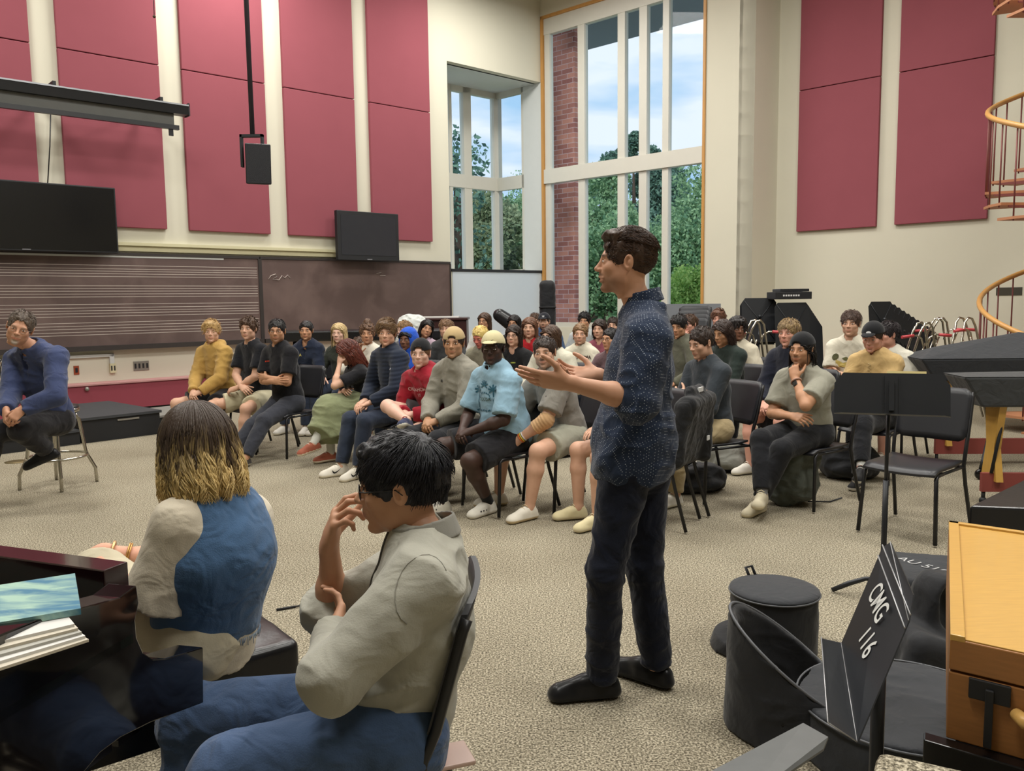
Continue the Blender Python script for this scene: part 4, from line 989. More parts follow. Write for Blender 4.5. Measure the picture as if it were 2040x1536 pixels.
def hands_for(preset, sh, hz, S, nk, hc, HR):
    """returns wrists[L,R], hand dir, palm normal, curl, elbow poles.  local space, face +Y, right hand at +X"""
    z = hz
    D = dict(
        clasp=([(-0.055, 0.34, z+0.085), (0.055, 0.34, z+0.085)], [(0.75, 0.75, -0.25), (-0.75, 0.75, -0.25)], [(0.6, 0.2, -0.8), (-0.6, 0.2, -0.8)], 0.75, [(-1, -0.5, -0.6), (1, -0.5, -0.6)]),
        low=([(-0.07, 0.43, z+0.01), (0.07, 0.43, z+0.03)], [(0.6, 0.75, -0.6), (-0.6, 0.75, -0.5)], [(0.8, -0.2, -0.4), (-0.8, -0.2, -0.4)], 0.65, [(-1, -0.2, -0.2), (1, -0.2, -0.2)]),
        thighs=([(-0.12, 0.28, z+0.11), (0.12, 0.28, z+0.11)], [(0.15, 1, -0.15), (-0.15, 1, -0.15)], [(0, -0.1, -1), (0, -0.1, -1)], 0.35, [(-1, -0.8, -0.2), (1, -0.8, -0.2)]),
        crossed=([(0.06, 0.20, z+0.27), (-0.08, 0.22, z+0.24)], [(1, 0.05, -0.05), (-1, -0.05, 0.12)], [(0.0, -1, 0.0), (0.0, -1, -0.1)], 0.45, [(-1, 0.1, -1), (1, 0.1, -1)]),
        crossed_low=([(0.03, 0.27, z+0.13), (-0.06, 0.26, z+0.15)], [(1, 0.1, -0.1), (-1, 0.2, -0.1)], [(0.0, -0.6, -0.6), (0.0, -0.6, -0.6)], 0.6, [(-1, 0.0, -0.6), (1, 0.0, -0.6)]),
    )
    return D[preset]

def build_person(name, root, J, spec, q):
    """J: joints in the root's space (np arrays). spec: looks."""
    rng = np.random.default_rng(abs(hash_s(spec['label'])) % 10000)
    S = spec.get('scale', 1.0); fem = spec.get('fem', False); wd = spec.get('wide', 1.0)
    hres = {1: 0.0048, 2: 0.0036, 3: 0.0023}[q]; cres = {1: 0.013, 2: 0.010, 3: 0.0065}[q]; sres = {1: 0.0065, 2: 0.005, 3: 0.0034}[q]
    HC, HR = J['head'], J['HR']; neck = J['neck']; chest = J['chest']; pel = J['pelvis']
    SL, SR_ = J['sh']; HL, HRp = J['hip']; up_t = nrm(neck-pel)
    fw = nrm(np.cross(up_t, nrm(SR_-SL))); fw = -fw if fw@J['fw'] < 0 else fw
    HS = spec.get('head_scale', 1.0)
    # --- skin (one continuous body)
    parts = []; V, F, masks = get_head(hres, fem, spec.get('mouth_open', False)); n0 = len(V)
    parts.append((HC+(V*HS)@HR.T, F))
    nb = HC+HR@V3(0, -0.022, -0.085)
    s = Sdf(); ra = (0.050 if not fem else 0.042)*(1+0.4*(wd-1))
    s.cone(nb, neck+V3(0, 0, 0.01), ra, ra*1.12, k=0.03); s.cone(neck+V3(0, 0, 0.0), SL*0.6+neck*0.4, 0.052, 0.05, k=0.04); s.cone(neck, SR_*0.6+neck*0.4, 0.052, 0.05, k=0.04)
    s.cone(chest, pel, 0.105*wd, 0.11*wd, k=0.05, flat=(fw, 0.75)); s.cone(neck-up_t*0.06, chest, 0.09, 0.11*wd, k=0.05, flat=(fw, 0.7))
    s.cone(HL, HRp, 0.085*wd, 0.085*wd, k=0.05)
    parts.append(s.mesh(0.009 if q < 3 else 0.006))
    aw = spec.get('arm_w', 1.0)*(0.85 if fem else 1.0)
    for i in (0, 1):
        sh, el, wr = J['sh'][i], J['el'][i], J['wr'][i]; s = Sdf()
        s.cone(sh, el, 0.050*aw, 0.040*aw, k=0.02, bulge=0.004)
        fa = nrm(wr-el); s.cone(el, el+(wr-el)*0.35, 0.040*aw, 0.041*aw, k=0.015); s.cone(el+(wr-el)*0.3, wr, 0.041*aw, 0.026*aw*0.98, k=0.015, flat=(J['pn'][i], 0.86))
        hand_sdf(s, wr, J['hd'][i], J['pn'][i], -1 if i == 0 else 1, J['curl'][i] if not hasattr(J['curl'][i], '__len__') else 0.4, size=spec.get('hand', 0.98)*(0.9 if fem else 1.0), curls=J['curl'][i] if hasattr(J['curl'][i], '__len__') else None, thumb=J.get('thumb', (0.5, 0.5))[i], spread=J.get('spread', 0.12))
        parts.append(s.mesh(sres))
    bt = spec['bottom']
    for i in (0, 1):
        hp, kn, an = J['hip'][i], J['kn'][i], J['an'][i]; s = Sdf(); lw = 1.0+(wd-1)*0.6
        kw = 0.056*lw
        s.cone(hp, kn, 0.082*lw, kw, k=0.03); s.ell(kn+nrm(kn-hp)*0.004, (0.057*lw,)*3, k=0.02)
        mid = kn+(an-kn)*0.32; ax = nrm(an-kn); cb = mid-nrm(np.cross(np.cross(ax, kn-hp), ax))*-0.0
        s.cone(kn, mid, 0.052*lw, 0.056*lw, k=0.02); s.cone(mid, an, 0.056*lw, 0.034, k=0.02)
        s.cone(an, an+V3(0, 0, -0.05)*1.0+J['toe'][i]*0.03, 0.034, 0.03, k=0.02)
        parts.append(s.mesh(0.009 if q < 3 else 0.007))
    V, F = join(parts)
    m_sk = skin_mat(spec['skin'], spec.get('beardcol', spec['hair'][1]), spec.get('lips'))
    body = add_obj('body', mesh_np('body', V, F, True, [m_sk]), root)
    z = np.zeros(len(V)); lip = z.copy(); lip[:n0] = masks['lip']*spec.get('lipk', 0.55); hy = z.copy()
    hy[:n0] = masks['brow']*spec.get('browk', 0.85)
    bk = spec.get('beard', {})
    for kx in ('stub', 'mous', 'chin'):
        if kx in bk: hy[:n0] = np.maximum(hy[:n0], masks[kx]*bk[kx])
    set_attr(body.data, 'lip', lip); set_attr(body.data, 'hairy', hy)
    # --- eyes
    P = lambda x, y, z: Vector(HC+HR@(V3(x, y, z)*HS))
    ko = spec.get('eyes', 1.0); M4 = Matrix([list(r) for r in HR]).to_3x3()
    for x in (-1, 1):
        k = MB()
        Rm = M4 @ Matrix.Diagonal((0.0125, 0.0095, 0.0052*ko)) 
        k.lathe([(max(1e-3, math.cos(a)), math.sin(a)) for a in [(-PI/2+PI*i/8) for i in range(9)]], P(x*0.0315, 0.0768, 0.001), 12, 0, Rm)
        Rm = M4 @ Matrix.Diagonal((0.0064, 0.0062, 0.0050*ko))
        k.lathe([(max(1e-3, math.cos(a)), math.sin(a)) for a in [(-PI/2+PI*i/6) for i in range(7)]], P(x*0.0315+spec.get('gaze', 0), 0.0808, 0.001), 10, 1, Rm)
        k.build('eye', [M_eyew, mat('iris %s' % (spec.get('iris', (52, 36, 26)),), srgb(*spec.get('iris', (52, 36, 26))), 0.15, var=0)], body)
    # --- hair
    st, hc = spec['hair'][0], spec['hair'][1]
    if st is not None:
        if spec.get('cap'): st = under_cap(st)
        Vh, Fh, tn = hair_parts(st, q, rng)
        me = mesh_np('hair', HC+(Vh*HS)@HR.T, Fh, True, [hair_mat(hc, spec['hair'][2] if len(spec['hair']) > 2 else None)]); set_attr(me, 'tone', tn)
        add_obj('hair', me, root)
    # --- top
    tp = spec['top']; inf = tp.get('inf', 0.016); s = Sdf(); m_top = cloth(tp['name'], tp['col'], pattern=tp.get('pat'), wr=tp.get('wr', 0.35))
    dn = tp.get('drop', 0.03)                     # how far below the pelvis the hem hangs
    shw = 0.046+inf
    s.cone(neck-up_t*0.05-fw*0.005, chest, (0.105)*wd+inf, 0.128*wd+inf, k=0.06, flat=(fw, 0.74))
    s.cone(chest, pel+up_t*0.02, 0.128*wd+inf, (0.132+spec.get('belly', 0))*wd+inf, k=0.06, flat=(fw, 0.80))
    s.cone(SL+fw*-0.01, SR_+fw*-0.01, shw, shw, k=0.05); s.cone(neck+up_t*0.0, SL*0.75+neck*0.25, 0.052+inf, 0.048+inf, k=0.03); s.cone(neck, SR_*0.75+neck*0.25, 0.052+inf, 0.048+inf, k=0.03)
    s.cone(pel+up_t*0.05, pel-up_t*dn+fw*spec.get('hemf', 0.01), (0.135+spec.get('belly', 0))*wd+inf, 0.145*wd+inf, k=0.04, flat=(fw, 0.86), capb=True)
    if tp.get('standing'): s.cone(HL, HRp, 0.120, 0.120, k=0.03, capa=False); s.plane(pel-up_t*dn, -up_t)
    if fem and not tp.get('nob'):
        for x in (-1, 1): s.ell(chest+fw*0.075+nrm(SR_-SL)*x*0.07+up_t*0.06, (0.058, 0.05, 0.055), k=0.05)
    slv_ = tp.get('sleeve', 'long'); ai = tp.get('arminf', 0.0)
    for i in (0, 1):
        slv = slv_[i] if isinstance(slv_, tuple) else slv_
        sh, el, wr = J['sh'][i], J['el'][i], J['wr'][i]
        if slv == 'short':
            t = tp.get('slen', 0.72); e = sh+(el-sh)*t; s.cone(sh, e, 0.053*aw+inf, 0.055*aw+inf+tp.get('flare', 0.006), k=0.03, capb=True)
        elif slv in ('long', 'rolled'):
            t = 0.95 if slv == 'long' else tp.get('roll', 0.12)
            s.cone(sh, el, 0.051*aw+inf+ai, 0.045*aw+inf+ai*0.8, k=0.03)
            e = el+(wr-el)*t; s.cone(el, e, 0.046*aw+inf+ai*0.6, (0.046-(0.016*t))*aw+inf*0.8+ai*0.3, k=0.015, capb=True)
            if slv == 'long' and tp.get('cuff', True): s.cone(e-(nrm(wr-el))*0.035, e, 0.036*aw+inf*0.4, 0.036*aw+inf*0.4, k=0.006, capb=True)
            if slv == 'rolled': s.cone(e-(nrm(wr-el))*0.05, e, 0.050*aw+inf+ai*0.8, 0.051*aw+inf+ai*0.8, k=0.004, capb=True, capa=True)
    nx = nrm(neck-nb)                                   # neck axis pointing down
    if tp.get('hood'):
        hcn = neck+up_t*0.015-fw*0.075
        s.ell(hcn, (0.10, 0.055, 0.05), np.stack([nrm(SR_-SL), fw, up_t], 1), k=0.03)
        for x in (-1, 1): s.cone(neck-fw*0.05+nrm(SR_-SL)*x*0.075+up_t*0.025, neck+fw*0.062+nrm(SR_-SL)*x*0.035-up_t*0.035, 0.030, 0.022, k=0.02)
    if tp.get('collar'):
        for x in (-1, 1): s.cone(neck-fw*0.045+nrm(SR_-SL)*x*0.055+up_t*0.035, neck+fw*0.062+nrm(SR_-SL)*x*0.030-up_t*0.02, 0.015, 0.013, k=0.01)
        s.cone(neck-fw*0.06+up_t*0.042-nrm(SR_-SL)*0.05, neck-fw*0.06+up_t*0.042+nrm(SR_-SL)*0.05, 0.015, 0.015, k=0.012)
    if tp.get('puffer'): pass
    # neck opening
    nr = tp.get('neck_r', 0.062 if not fem else 0.056)
    s.cone(neck+up_t*0.10+fw*0.012, neck-up_t*tp.get('scoop', 0.006)+fw*0.026, nr, nr*0.86, k=0.006, mode=-1)
    if tp.get('vneck'): s.cone(neck+fw*0.06+up_t*0.02, chest+fw*0.13+up_t*0.05, 0.035, 0.004, k=0.004, mode=-1)
    fo = folds(tp.get('fold', 0.006), 1.0, rng.random()*20)
    ns = fo
    if tp.get('puffer'):
        def ns(P, fo=fo):
            a = (P@up_t); return -0.006*np.abs(np.sin(a*PI/0.036))+0.003+0.4*fo(P)
    V, F = s.mesh(cres*0.9 if tp.get('puffer') else cres, ns)
    top = add_obj(tp['part'], mesh_np(tp['part'], V, F, True, [m_top]), root)
    # --- bottoms
    s = Sdf(); m_b = cloth(bt['name'], bt['col'], wr=bt.get('wr', 0.3)); bi = bt.get('inf', 0.012); lw = 1.0+(wd-1)*0.6
    s.cone(HL, HRp, 0.100*wd+bi, 0.100*wd+bi, k=0.05, flat=(up_t, 0.95)); s.cone(pel+up_t*0.06, pel-up_t*0.0, 0.125*wd+bi*0.5, 0.12*wd+bi, k=0.04, flat=(fw, 0.82))
    if bt['kind'] == 'skirt':
        K0 = (J['kn'][0]+J['kn'][1])/2; s.cone(pel, K0, 0.17, 0.15, k=0.08, flat=(V3(0, 0, 1), 0.75)); s.cone(HL, J['kn'][0], 0.11, 0.085, k=0.05); s.cone(HRp, J['kn'][1], 0.11, 0.085, k=0.05)
        A0 = (J['an'][0]+J['an'][1])/2
        for i in (0, 1): s.cone(J['kn'][i], J['an'][i]*0.72+J['kn'][i]*0.28, 0.085, 0.12, k=0.08, capb=True)
        s.cone(K0, A0*0.68+K0*0.32-J['fw']*0.10, 0.12, 0.17, k=0.1, capb=True)
    else:
        for i in (0, 1):
            hp, kn, an = J['hip'][i], J['kn'][i], J['an'][i]
            if bt['kind'] == 'shorts':
                e = hp+(kn-hp)*bt.get('len', 0.72); s.cone(hp, e, 0.096*lw+bi, 0.088*lw+bi+0.006, k=0.035, capb=True)
            else:
                s.cone(hp, kn, 0.092*lw+bi, 0.062*lw+bi, k=0.035); s.ell(kn, (0.062*lw+bi,)*3, k=0.02)
                e = kn+(an-kn)*bt.get('len', 0.93); s.cone(kn, e, 0.060*lw+bi, bt.get('cuff', 0.046)+bi, k=0.02, bulge=0.004, capb=True)
    V, F = s.mesh(cres, folds(bt.get('fold', 0.005), 1.1, rng.random()*20))
    bot = add_obj({'skirt': 'skirt', 'shorts': 'shorts', 'trousers': 'trousers'}[bt['kind']], mesh_np('bottoms', V, F, True, [m_b]), root)
    # --- socks, shoes
    sc = spec.get('shoes', dict(col=(220, 215, 205), sole=(225, 220, 205), style='sneaker'))
    cm = [cloth('shoe %s' % (sc['col'],), sc['col'], 0.6 if sc['style'] != 'dress' else 0.3, wr=0.1), mat('sole %s' % (sc['sole'],), srgb(*sc['sole']), 0.6), cloth('laces %s' % (sc.get('lace', sc['sole']),), sc.get('lace', sc['sole']), wr=0.1)]
    if spec.get('socks'):
        for i in (0, 1):
            an, kn = J['an'][i], J['kn'][i]; s = Sdf(); a2 = an+(kn-an)*spec['socks'][1]; s.cone(an+J['toe'][i]*0.0, a2, 0.039, 0.044, k=0.01, capb=True); V, F = s.mesh(0.007)
            add_obj('sock', mesh_np('sock', V, F, True, [cloth('sock %s' % (spec['socks'][0],), spec['socks'][0], wr=0.2)]), root)
    for i in (0, 1):
        shoe('shoe', root, J['an'][i]+V3(0, 0, 0.0), J['toe'][i], J['fup'][i], cm, 0.008 if q == 1 else (0.006 if q == 2 else 0.005), sc['style'], sc.get('size', 1.0))
    return dict(body=body, top=top, bot=bot, fw=fw, up=up_t, rt=nrm(SR_-SL), P=P)
def hash_s(s):
    h = 5381
    for c in s: h = (h*33+ord(c)) & 0xffffffff
    return h

SEAT_Z = 0.455
def seated(spec):
    """spec: head pixel (u, v of head centre), depth Y, body az, head az/pitch/roll"""
    u, v, Y = spec['at']; q = spec.get('q', 2 if Y < 8.6 else 1)
    hw = at(u, v, Y); acam = math.degrees(math.atan((u-1020)/FPX))      # angles are given as seen from the camera
    az = spec['az']+acam; rz = az_rz(az); lean = spec.get('lean', 0.12); S = spec.get('scale', 1.0)
    Rz = rotz(rz); f = Rz@V3(0, 1, 0)
    root_xy = np.array(hw)[:2]-f[:2]*lean*0.55-f[:2]*0.03
    root = empty('person', (root_xy[0], root_xy[1], 0), rz)
    tag(root, spec['label'], 'person')
    spec['_base'] = (root_xy[0], root_xy[1], rz)
    inv = Rz.T; toL = lambda p: inv@(np.array(p)-V3(root_xy[0], root_xy[1], 0))
    HC = toL(hw); HR = inv@rotz(az_rz(spec.get('haz', spec['az'])+acam))@rotx(math.radians(spec.get('pitch', 0)))@roty(math.radians(spec.get('roll', 0)))
    hz = SEAT_Z+0.085; pel = V3(0, -0.02, hz+0.02)
    neck = HC+HR@V3(0, -0.03, -0.090)+V3(0, -0.012, -0.075); neck = neck*V3(1, 1, 1)
    ax = nrm(neck-pel); chest = pel+(neck-pel)*0.60+V3(0, -0.012, 0)
    sw = spec.get('sw', 0.158 if not spec.get('fem') else 0.138)*S*(1+0.5*(spec.get('wide', 1.0)-1))
    tw = spec.get('twist', 0)*PI/180; rt = rotz(tw)@V3(1, 0, 0)
    dz = V3(0, 0, -0.068)
    sh = [neck-rt*sw+dz, neck+rt*sw+dz]
    la, lf = 0.285*S, 0.25*S
    W_, HD, PN, CU_, PO = hands_for(spec.get('arms', 'thighs'), sh, hz, S, neck, HC, HR)
    W_ = [np.array(w, float) for w in W_]; HD = [np.array(d, float) for d in HD]; PN = [np.array(p, float) for p in PN]; curl = [CU_, CU_]; PO = list(PO)
    for i, key in ((0, 'lh'), (1, 'rh')):
        if key in spec:
            o = spec[key]
            if 'headrel' in o: W_[i] = HC+HR@V3(*o['headrel'])
            else: W_[i] = V3(*o['p'])
            HD[i] = V3(*o['d']) if 'd' in o else HD[i]; PN[i] = V3(*o['n']) if 'n' in o else PN[i]; curl[i] = o.get('c', curl[i]); PO[i] = o.get('pole', PO[i])
    el, wr = [], []
    for i in (0, 1):
        e, w = ik(sh[i], W_[i], la, lf, PO[i]); el.append(e); wr.append(w)
    L1, L2 = 0.43*S, 0.41*S; hx = 0.085
    hip = [V3(-hx, 0, hz), V3(hx, 0, hz)]
    lg = spec.get('legs', 'flat')
    T = dict(flat=([(-0.14, 0.43, 0.085), (0.14, 0.43, 0.085)], [(-0.25, 1, 1.5), (0.25, 1, 1.5)]),
             wide=([(-0.24, 0.44, 0.085), (0.24, 0.44, 0.085)], [(-0.7, 1, 1.3), (0.7, 1, 1.3)]),
             tuck=([(-0.10, 0.25, 0.085), (0.12, 0.36, 0.085)], [(-0.3, 1, 1.0), (0.4, 1, 1.0)]),
             out=([(-0.14, 0.66, 0.085), (0.06, 0.70, 0.085)], [(-0.15, 0.6, 1.5), (0.1, 0.6, 1.5)]),
             fig4=([(-0.13, 0.44, 0.085), (-0.17, 0.50, 0.60)], [(-0.2, 1, 1.5), (1.0, 0.35, 0.35)]),
             fig4l=([(0.17, 0.50, 0.60), (0.13, 0.44, 0.085)], [(-1.0, 0.35, 0.35), (0.2, 1, 1.5)]),
             cross=([(-0.08, 0.42, 0.085), (-0.20, 0.62, 0.22)], [(-0.1, 1, 1.5), (-0.2, 0.8, 1.6)]),
             ankle=([(0.02, 0.52, 0.085), (-0.05, 0.58, 0.16)], [(-0.5, 1, 1.3), (0.5, 1, 1.3)]))[lg]
    an_t = [np.array(a, float) for a in T[0]]
    if 'feet' in spec: an_t = [np.array(a, float) for a in spec['feet']]
    kn, an = [], []
    for i in (0, 1):
        k_, a_ = ik(hip[i], an_t[i], L1, L2, T[1][i]); kn.append(k_); an.append(a_)
    toe = [nrm(V3(-0.18, 1, 0)), nrm(V3(0.18, 1, 0))]; fup = [V3(0, 0, 1)]*2
    if lg == 'fig4': toe[1] = nrm(V3(-0.45, 0.75, 0.25)); fup[1] = nrm(V3(0.4, 0.0, 1))
    if lg == 'fig4l': toe[0] = nrm(V3(0.45, 0.75, 0.25)); fup[0] = nrm(V3(-0.4, 0.0, 1))
    if lg == 'cross': toe[1] = nrm(V3(-0.25, 0.9, -0.15))
    if lg == 'ankle': toe[1] = nrm(V3(-0.5, 0.9, 0.1))
    J = dict(head=HC, HR=HR, neck=neck, chest=chest, pelvis=pel, sh=sh, el=el, wr=wr, hd=[], pn=PN, curl=curl, hip=hip, kn=kn, an=an, toe=toe, fup=fup, fw=V3(0, 1, 0), thumb=spec.get('thumb', (0.5, 0.5)))
    for i in (0, 1): J['hd'].append(nrm(nrm(wr[i]-el[i])*0.5+nrm(HD[i])))
    R = build_person('person', root, J, spec, q); R['root'] = root; R['J'] = J; R['q'] = q
    body = R['body']
    if spec.get('cap'): cap(root, HR, HC, cloth(spec['cap'][0], spec['cap'][1], wr=0.1), spec['cap'][2], q, spec['cap'][3] if len(spec['cap']) > 3 else None)
    if spec.get('glasses'): glasses(root, HR, HC, M_gframe if spec['glasses'] is True else spec['glasses'], square=True)
    if spec.get('text'):
        for t_ in spec['text']:
            txt, size, (dx, dz_), colr = t_[:4]
            c = chest_pt(R, J, dx, dz_)
            decal_on(R['top'], text_mesh(txt, size, 0, True) if isinstance(txt, str) else txt(), c, R['fw'], R['up'], 'shirt_print', cloth('print %s' % (colr,), colr, wr=0.05), R['top'], 0.004)
    return R
def chest_pt(R, J, dx, dz): return J['chest']+R['fw']*0.12+R['rt']*dx+R['up']*dz
# ============================================================ CHAIRS
M_plast = mat('black chair plastic', srgb(30, 31, 36), 0.42, var=0.05)
M_tube = mat('black steel tube', srgb(20, 20, 23), 0.4, var=0.0)
def make_chair(label, group):
    r = empty('posture_chair'); tag(r, label, 'chair', group)
    k = MB(); n = 9; xs = [(-0.22+0.44*i/n) for i in range(n+1)]; ys = [(-0.19+0.42*j/8) for j in range(9)]
    def zf(x, y):
        t = (y+0.19)/0.42; return SEAT_Z-0.012+0.010*(x/0.22)**2-0.022*max(0, (t-0.82)/0.18)**2*1.0+0.012*max(0, (0.2-t)/0.2)
    def grid(k, X, Y, f, th):
        top = [[k.bm.verts.new((x*(1-0.10*max(0, abs(j/8-0.5)*2-0.85)), y, f(x, y))) for x in X] for j, y in enumerate(Y)]
        bot = [[k.bm.verts.new((x*(1-0.10*max(0, abs(j/8-0.5)*2-0.85)), y, f(x, y)-th)) for x in X] for j, y in enumerate(Y)]
        for j in range(len(Y)-1):
            for i in range(len(X)-1):
                a = k.bm.faces.new((top[j][i], top[j][i+1], top[j+1][i+1], top[j+1][i])); a.smooth = True
                a = k.bm.faces.new((bot[j][i], bot[j+1][i], bot[j+1][i+1], bot[j][i+1])); a.smooth = True
        for j in range(len(Y)-1):
            k.bm.faces.new((top[j][0], top[j+1][0], bot[j+1][0], bot[j][0])); k.bm.faces.new((top[j][-1], bot[j][-1], bot[j+1][-1], top[j+1][-1]))
        for i in range(len(X)-1):
            k.bm.faces.new((top[0][i], bot[0][i], bot[0][i+1], top[0][i+1])); k.bm.faces.new((top[-1][i], top[-1][i+1], bot[-1][i+1], bot[-1][i]))
    grid(k, xs, ys, zf, 0.014); k.build('seat', M_plast, r)
    # backrest: rounded panel, slightly dished and tilted back
    k = MB(); N = 28; ring = []
    def bp(x, z): y = -0.235-0.10*(z-0.55)/0.35-0.025*(1-(x/0.22)**2)+0.012; return Vector((x, y, z))
    cx = []; hw, hh, rr = 0.218, 0.165, 0.055; zc = 0.735
    X = np.linspace(-hw, hw, 11); Z = np.linspace(-hh, hh, 9)
    def clampc(x, z):
        ax, az = abs(x), abs(z)
        if ax > hw-rr and az > hh-rr:
            dx, dz = ax-(hw-rr), az-(hh-rr); l_ = math.hypot(dx, dz)
            if l_ > rr: ax = hw-rr+dx/l_*rr; az = hh-rr+dz/l_*rr
        return math.copysign(ax, x), math.copysign(az, z)
    fr = [[None]*11 for _ in range(9)]; bk = [[None]*11 for _ in range(9)]
    for j, z in enumerate(Z):
        for i, x in enumerate(X):
            x2, z2 = clampc(x, z); p = bp(x2, zc+z2); fr[j][i] = k.bm.verts.new(p); bk[j][i] = k.bm.verts.new(p+Vector((0, -0.014, 0)))
    for j in range(8):
        for i in range(10):
            a = k.bm.faces.new((fr[j][i], fr[j+1][i], fr[j+1][i+1], fr[j][i+1])); a.smooth = True
            a = k.bm.faces.new((bk[j][i], bk[j][i+1], bk[j+1][i+1], bk[j+1][i])); a.smooth = True
    loop = [(0, i) for i in range(11)]+[(j, 10) for j in range(1, 9)]+[(8, i) for i in range(9, -1, -1)]+[(j, 0) for j in range(7, 0, -1)]
    for q_ in range(len(loop)):
        a, b_ = loop[q_], loop[(q_+1) % len(loop)]; k.bm.faces.new((fr[a[0]][a[1]], fr[b_[0]][b_[1]], bk[b_[0]][b_[1]], bk[a[0]][a[1]]))
    k.build('backrest', M_plast, r)
    for s in (-1, 1):
        x = 0.212*s
        k = MB(); k.tube([(x*1.0, 0.10, SEAT_Z-0.035), (x, 0.185, SEAT_Z-0.037), (x*1.01, 0.205, SEAT_Z-0.055), (x*1.10, 0.235, 0.012)], 0.0125, 8); k.build('leg', M_tube, r)
        k = MB(); k.tube([(x*1.12, -0.33, 0.012), (x*1.05, -0.245, 0.30), (x*1.03, -0.215, SEAT_Z-0.03), (x*1.05, -0.235, SEAT_Z+0.10), (x*1.04, -0.262, 0.62), (x*1.02, -0.325, 0.85), (x*0.98, -0.335, 0.875)], 0.0125, 8); k.build('leg', M_tube, r)
        k = MB(); k.tube([(x, 0.12, SEAT_Z-0.036), (x*1.02, -0.225, SEAT_Z-0.036)], 0.010, 8); k.build('seat_rail', M_tube, r)
    k = MB(); k.tube([(-0.215, -0.20, SEAT_Z-0.036), (0.215, -0.20, SEAT_Z-0.036)], 0.010, 8); k.build('cross_bar', M_tube, r)
    return r
CHAIR0 = None
def place_chair(x, y, rz, label, group=None, first=[None]):
    if first[0] is None:
        first[0] = make_chair(label, group); c = first[0]
    else: c = copy_tree(first[0])
    c.location = (x, y, 0); c.rotation_euler = (0, 0, rz); c['label'] = label
    if group: c['group'] = group
    elif 'group' in c: del c['group']
    return c
# ============================================================ AUDIENCE
SK = dict(fair=(214, 168, 140), pale=(222, 180, 158), tan=(196, 146, 112), olive=(184, 138, 104), brown=(120, 82, 62), dark=(66, 46, 38), rosy=(216, 160, 138))
C_ = dict(blond=(168, 138, 88), dblond=(112, 86, 56), brown=(62, 44, 32), dbrown=(40, 29, 23), black=(18, 15, 15), red=(84, 38, 28), grey=(90, 80, 70))
def flat_poly(pts, size):
    me = bpy.data.meshes.new('mark'); me.from_pydata([(x*size, y*size, 0) for x, y in pts], [], [tuple(range(len(pts)))]); return me
def swoosh(size):
    up_ = [(-0.5, 0.10), (-0.42, -0.02), (-0.36, -0.10), (-0.26, -0.15), (-0.14, -0.13), (0.1, -0.02), (0.5, 0.22)]
    lo_ = [(0.5, 0.22), (0.1, -0.12), (-0.12, -0.26), (-0.3, -0.31), (-0.44, -0.24), (-0.5, -0.08)]
    return lambda: flat_poly(up_+lo_[1:], size)
def quads_mesh(rects):
    V, F = [], []
    for x0, y0, x1, y1 in rects:
        b_ = len(V); V += [(x0, y0, 0), (x1, y0, 0), (x1, y1, 0), (x0, y1, 0)]; F.append((b_, b_+1, b_+2, b_+3))
    me = bpy.data.meshes.new('mark'); me.from_pydata(V, [], F); return me
def strip(w, h, n=5, rows=1):
    def f():
        r = []
        for j in range(rows):
            for i in range(n):
                x = -w/2+w*i/n; r.append((x, -h/2-j*h*1.5, x+w/n*0.72, h/2-j*h*1.5))
        return quads_mesh(r)
    return f
def palms():
    V, F = [], []
    def line(p, q, w):
        d = nrm(V3(q[0]-p[0], q[1]-p[1], 0)); n_ = V3(-d[1], d[0], 0)*w; b_ = len(V)
        V.extend([(p[0]-n_[0], p[1]-n_[1], 0), (q[0]-n_[0], q[1]-n_[1], 0), (q[0]+n_[0], q[1]+n_[1], 0), (p[0]+n_[0], p[1]+n_[1], 0)]); F.append((b_, b_+1, b_+2, b_+3))
    for sx, top in ((-0.085, 0.05), (0.09, 0.055), (0.0, 0.09)):
        if sx: line((sx*1.05, -0.08), (sx, top), 0.005)
        for a in (10, 50, 90, 130, 170, 215, 325): line((sx, top), (sx+0.045*math.cos(math.radians(a)), top+0.035*math.sin(math.radians(a))), 0.005)
    for i in range(6): line((-0.11+0.035*i, -0.10), (-0.085+0.035*i, -0.093-0.006*(i % 2)), 0.005)
    for i in range(10):
        a = PI*(i+0.2)/10; b2 = PI*(i+0.8)/10; line((0.065*math.cos(a), 0.045*math.sin(a)-0.01), (0.065*math.cos(b2), 0.045*math.sin(b2)-0.01), 0.005)
    me = bpy.data.meshes.new('mark'); me.from_pydata(V, [], F); return me
BK_SH = dict(kind='shorts', name='black shorts', col=(34, 34, 38)); JEANS = dict(kind='trousers', name='dark jeans', col=(46, 54, 70)); BKT = dict(kind='trousers', name='black trousers', col=(30, 31, 35))
KHK = dict(kind='trousers', name='khaki trousers', col=(178, 160, 124))
def T(name, col, **k): return dict(name=name, part=k.pop('part', 'tshirt'), col=col, **k)
WH = (226, 220, 208)
CHIN = dict(rh=dict(headrel=(0.02, 0.115, -0.175), d=(-0.25, 0.1, 1), n=(-0.1, -0.9, 0.3), c=1.0, pole=(1, 0.3, -1)))
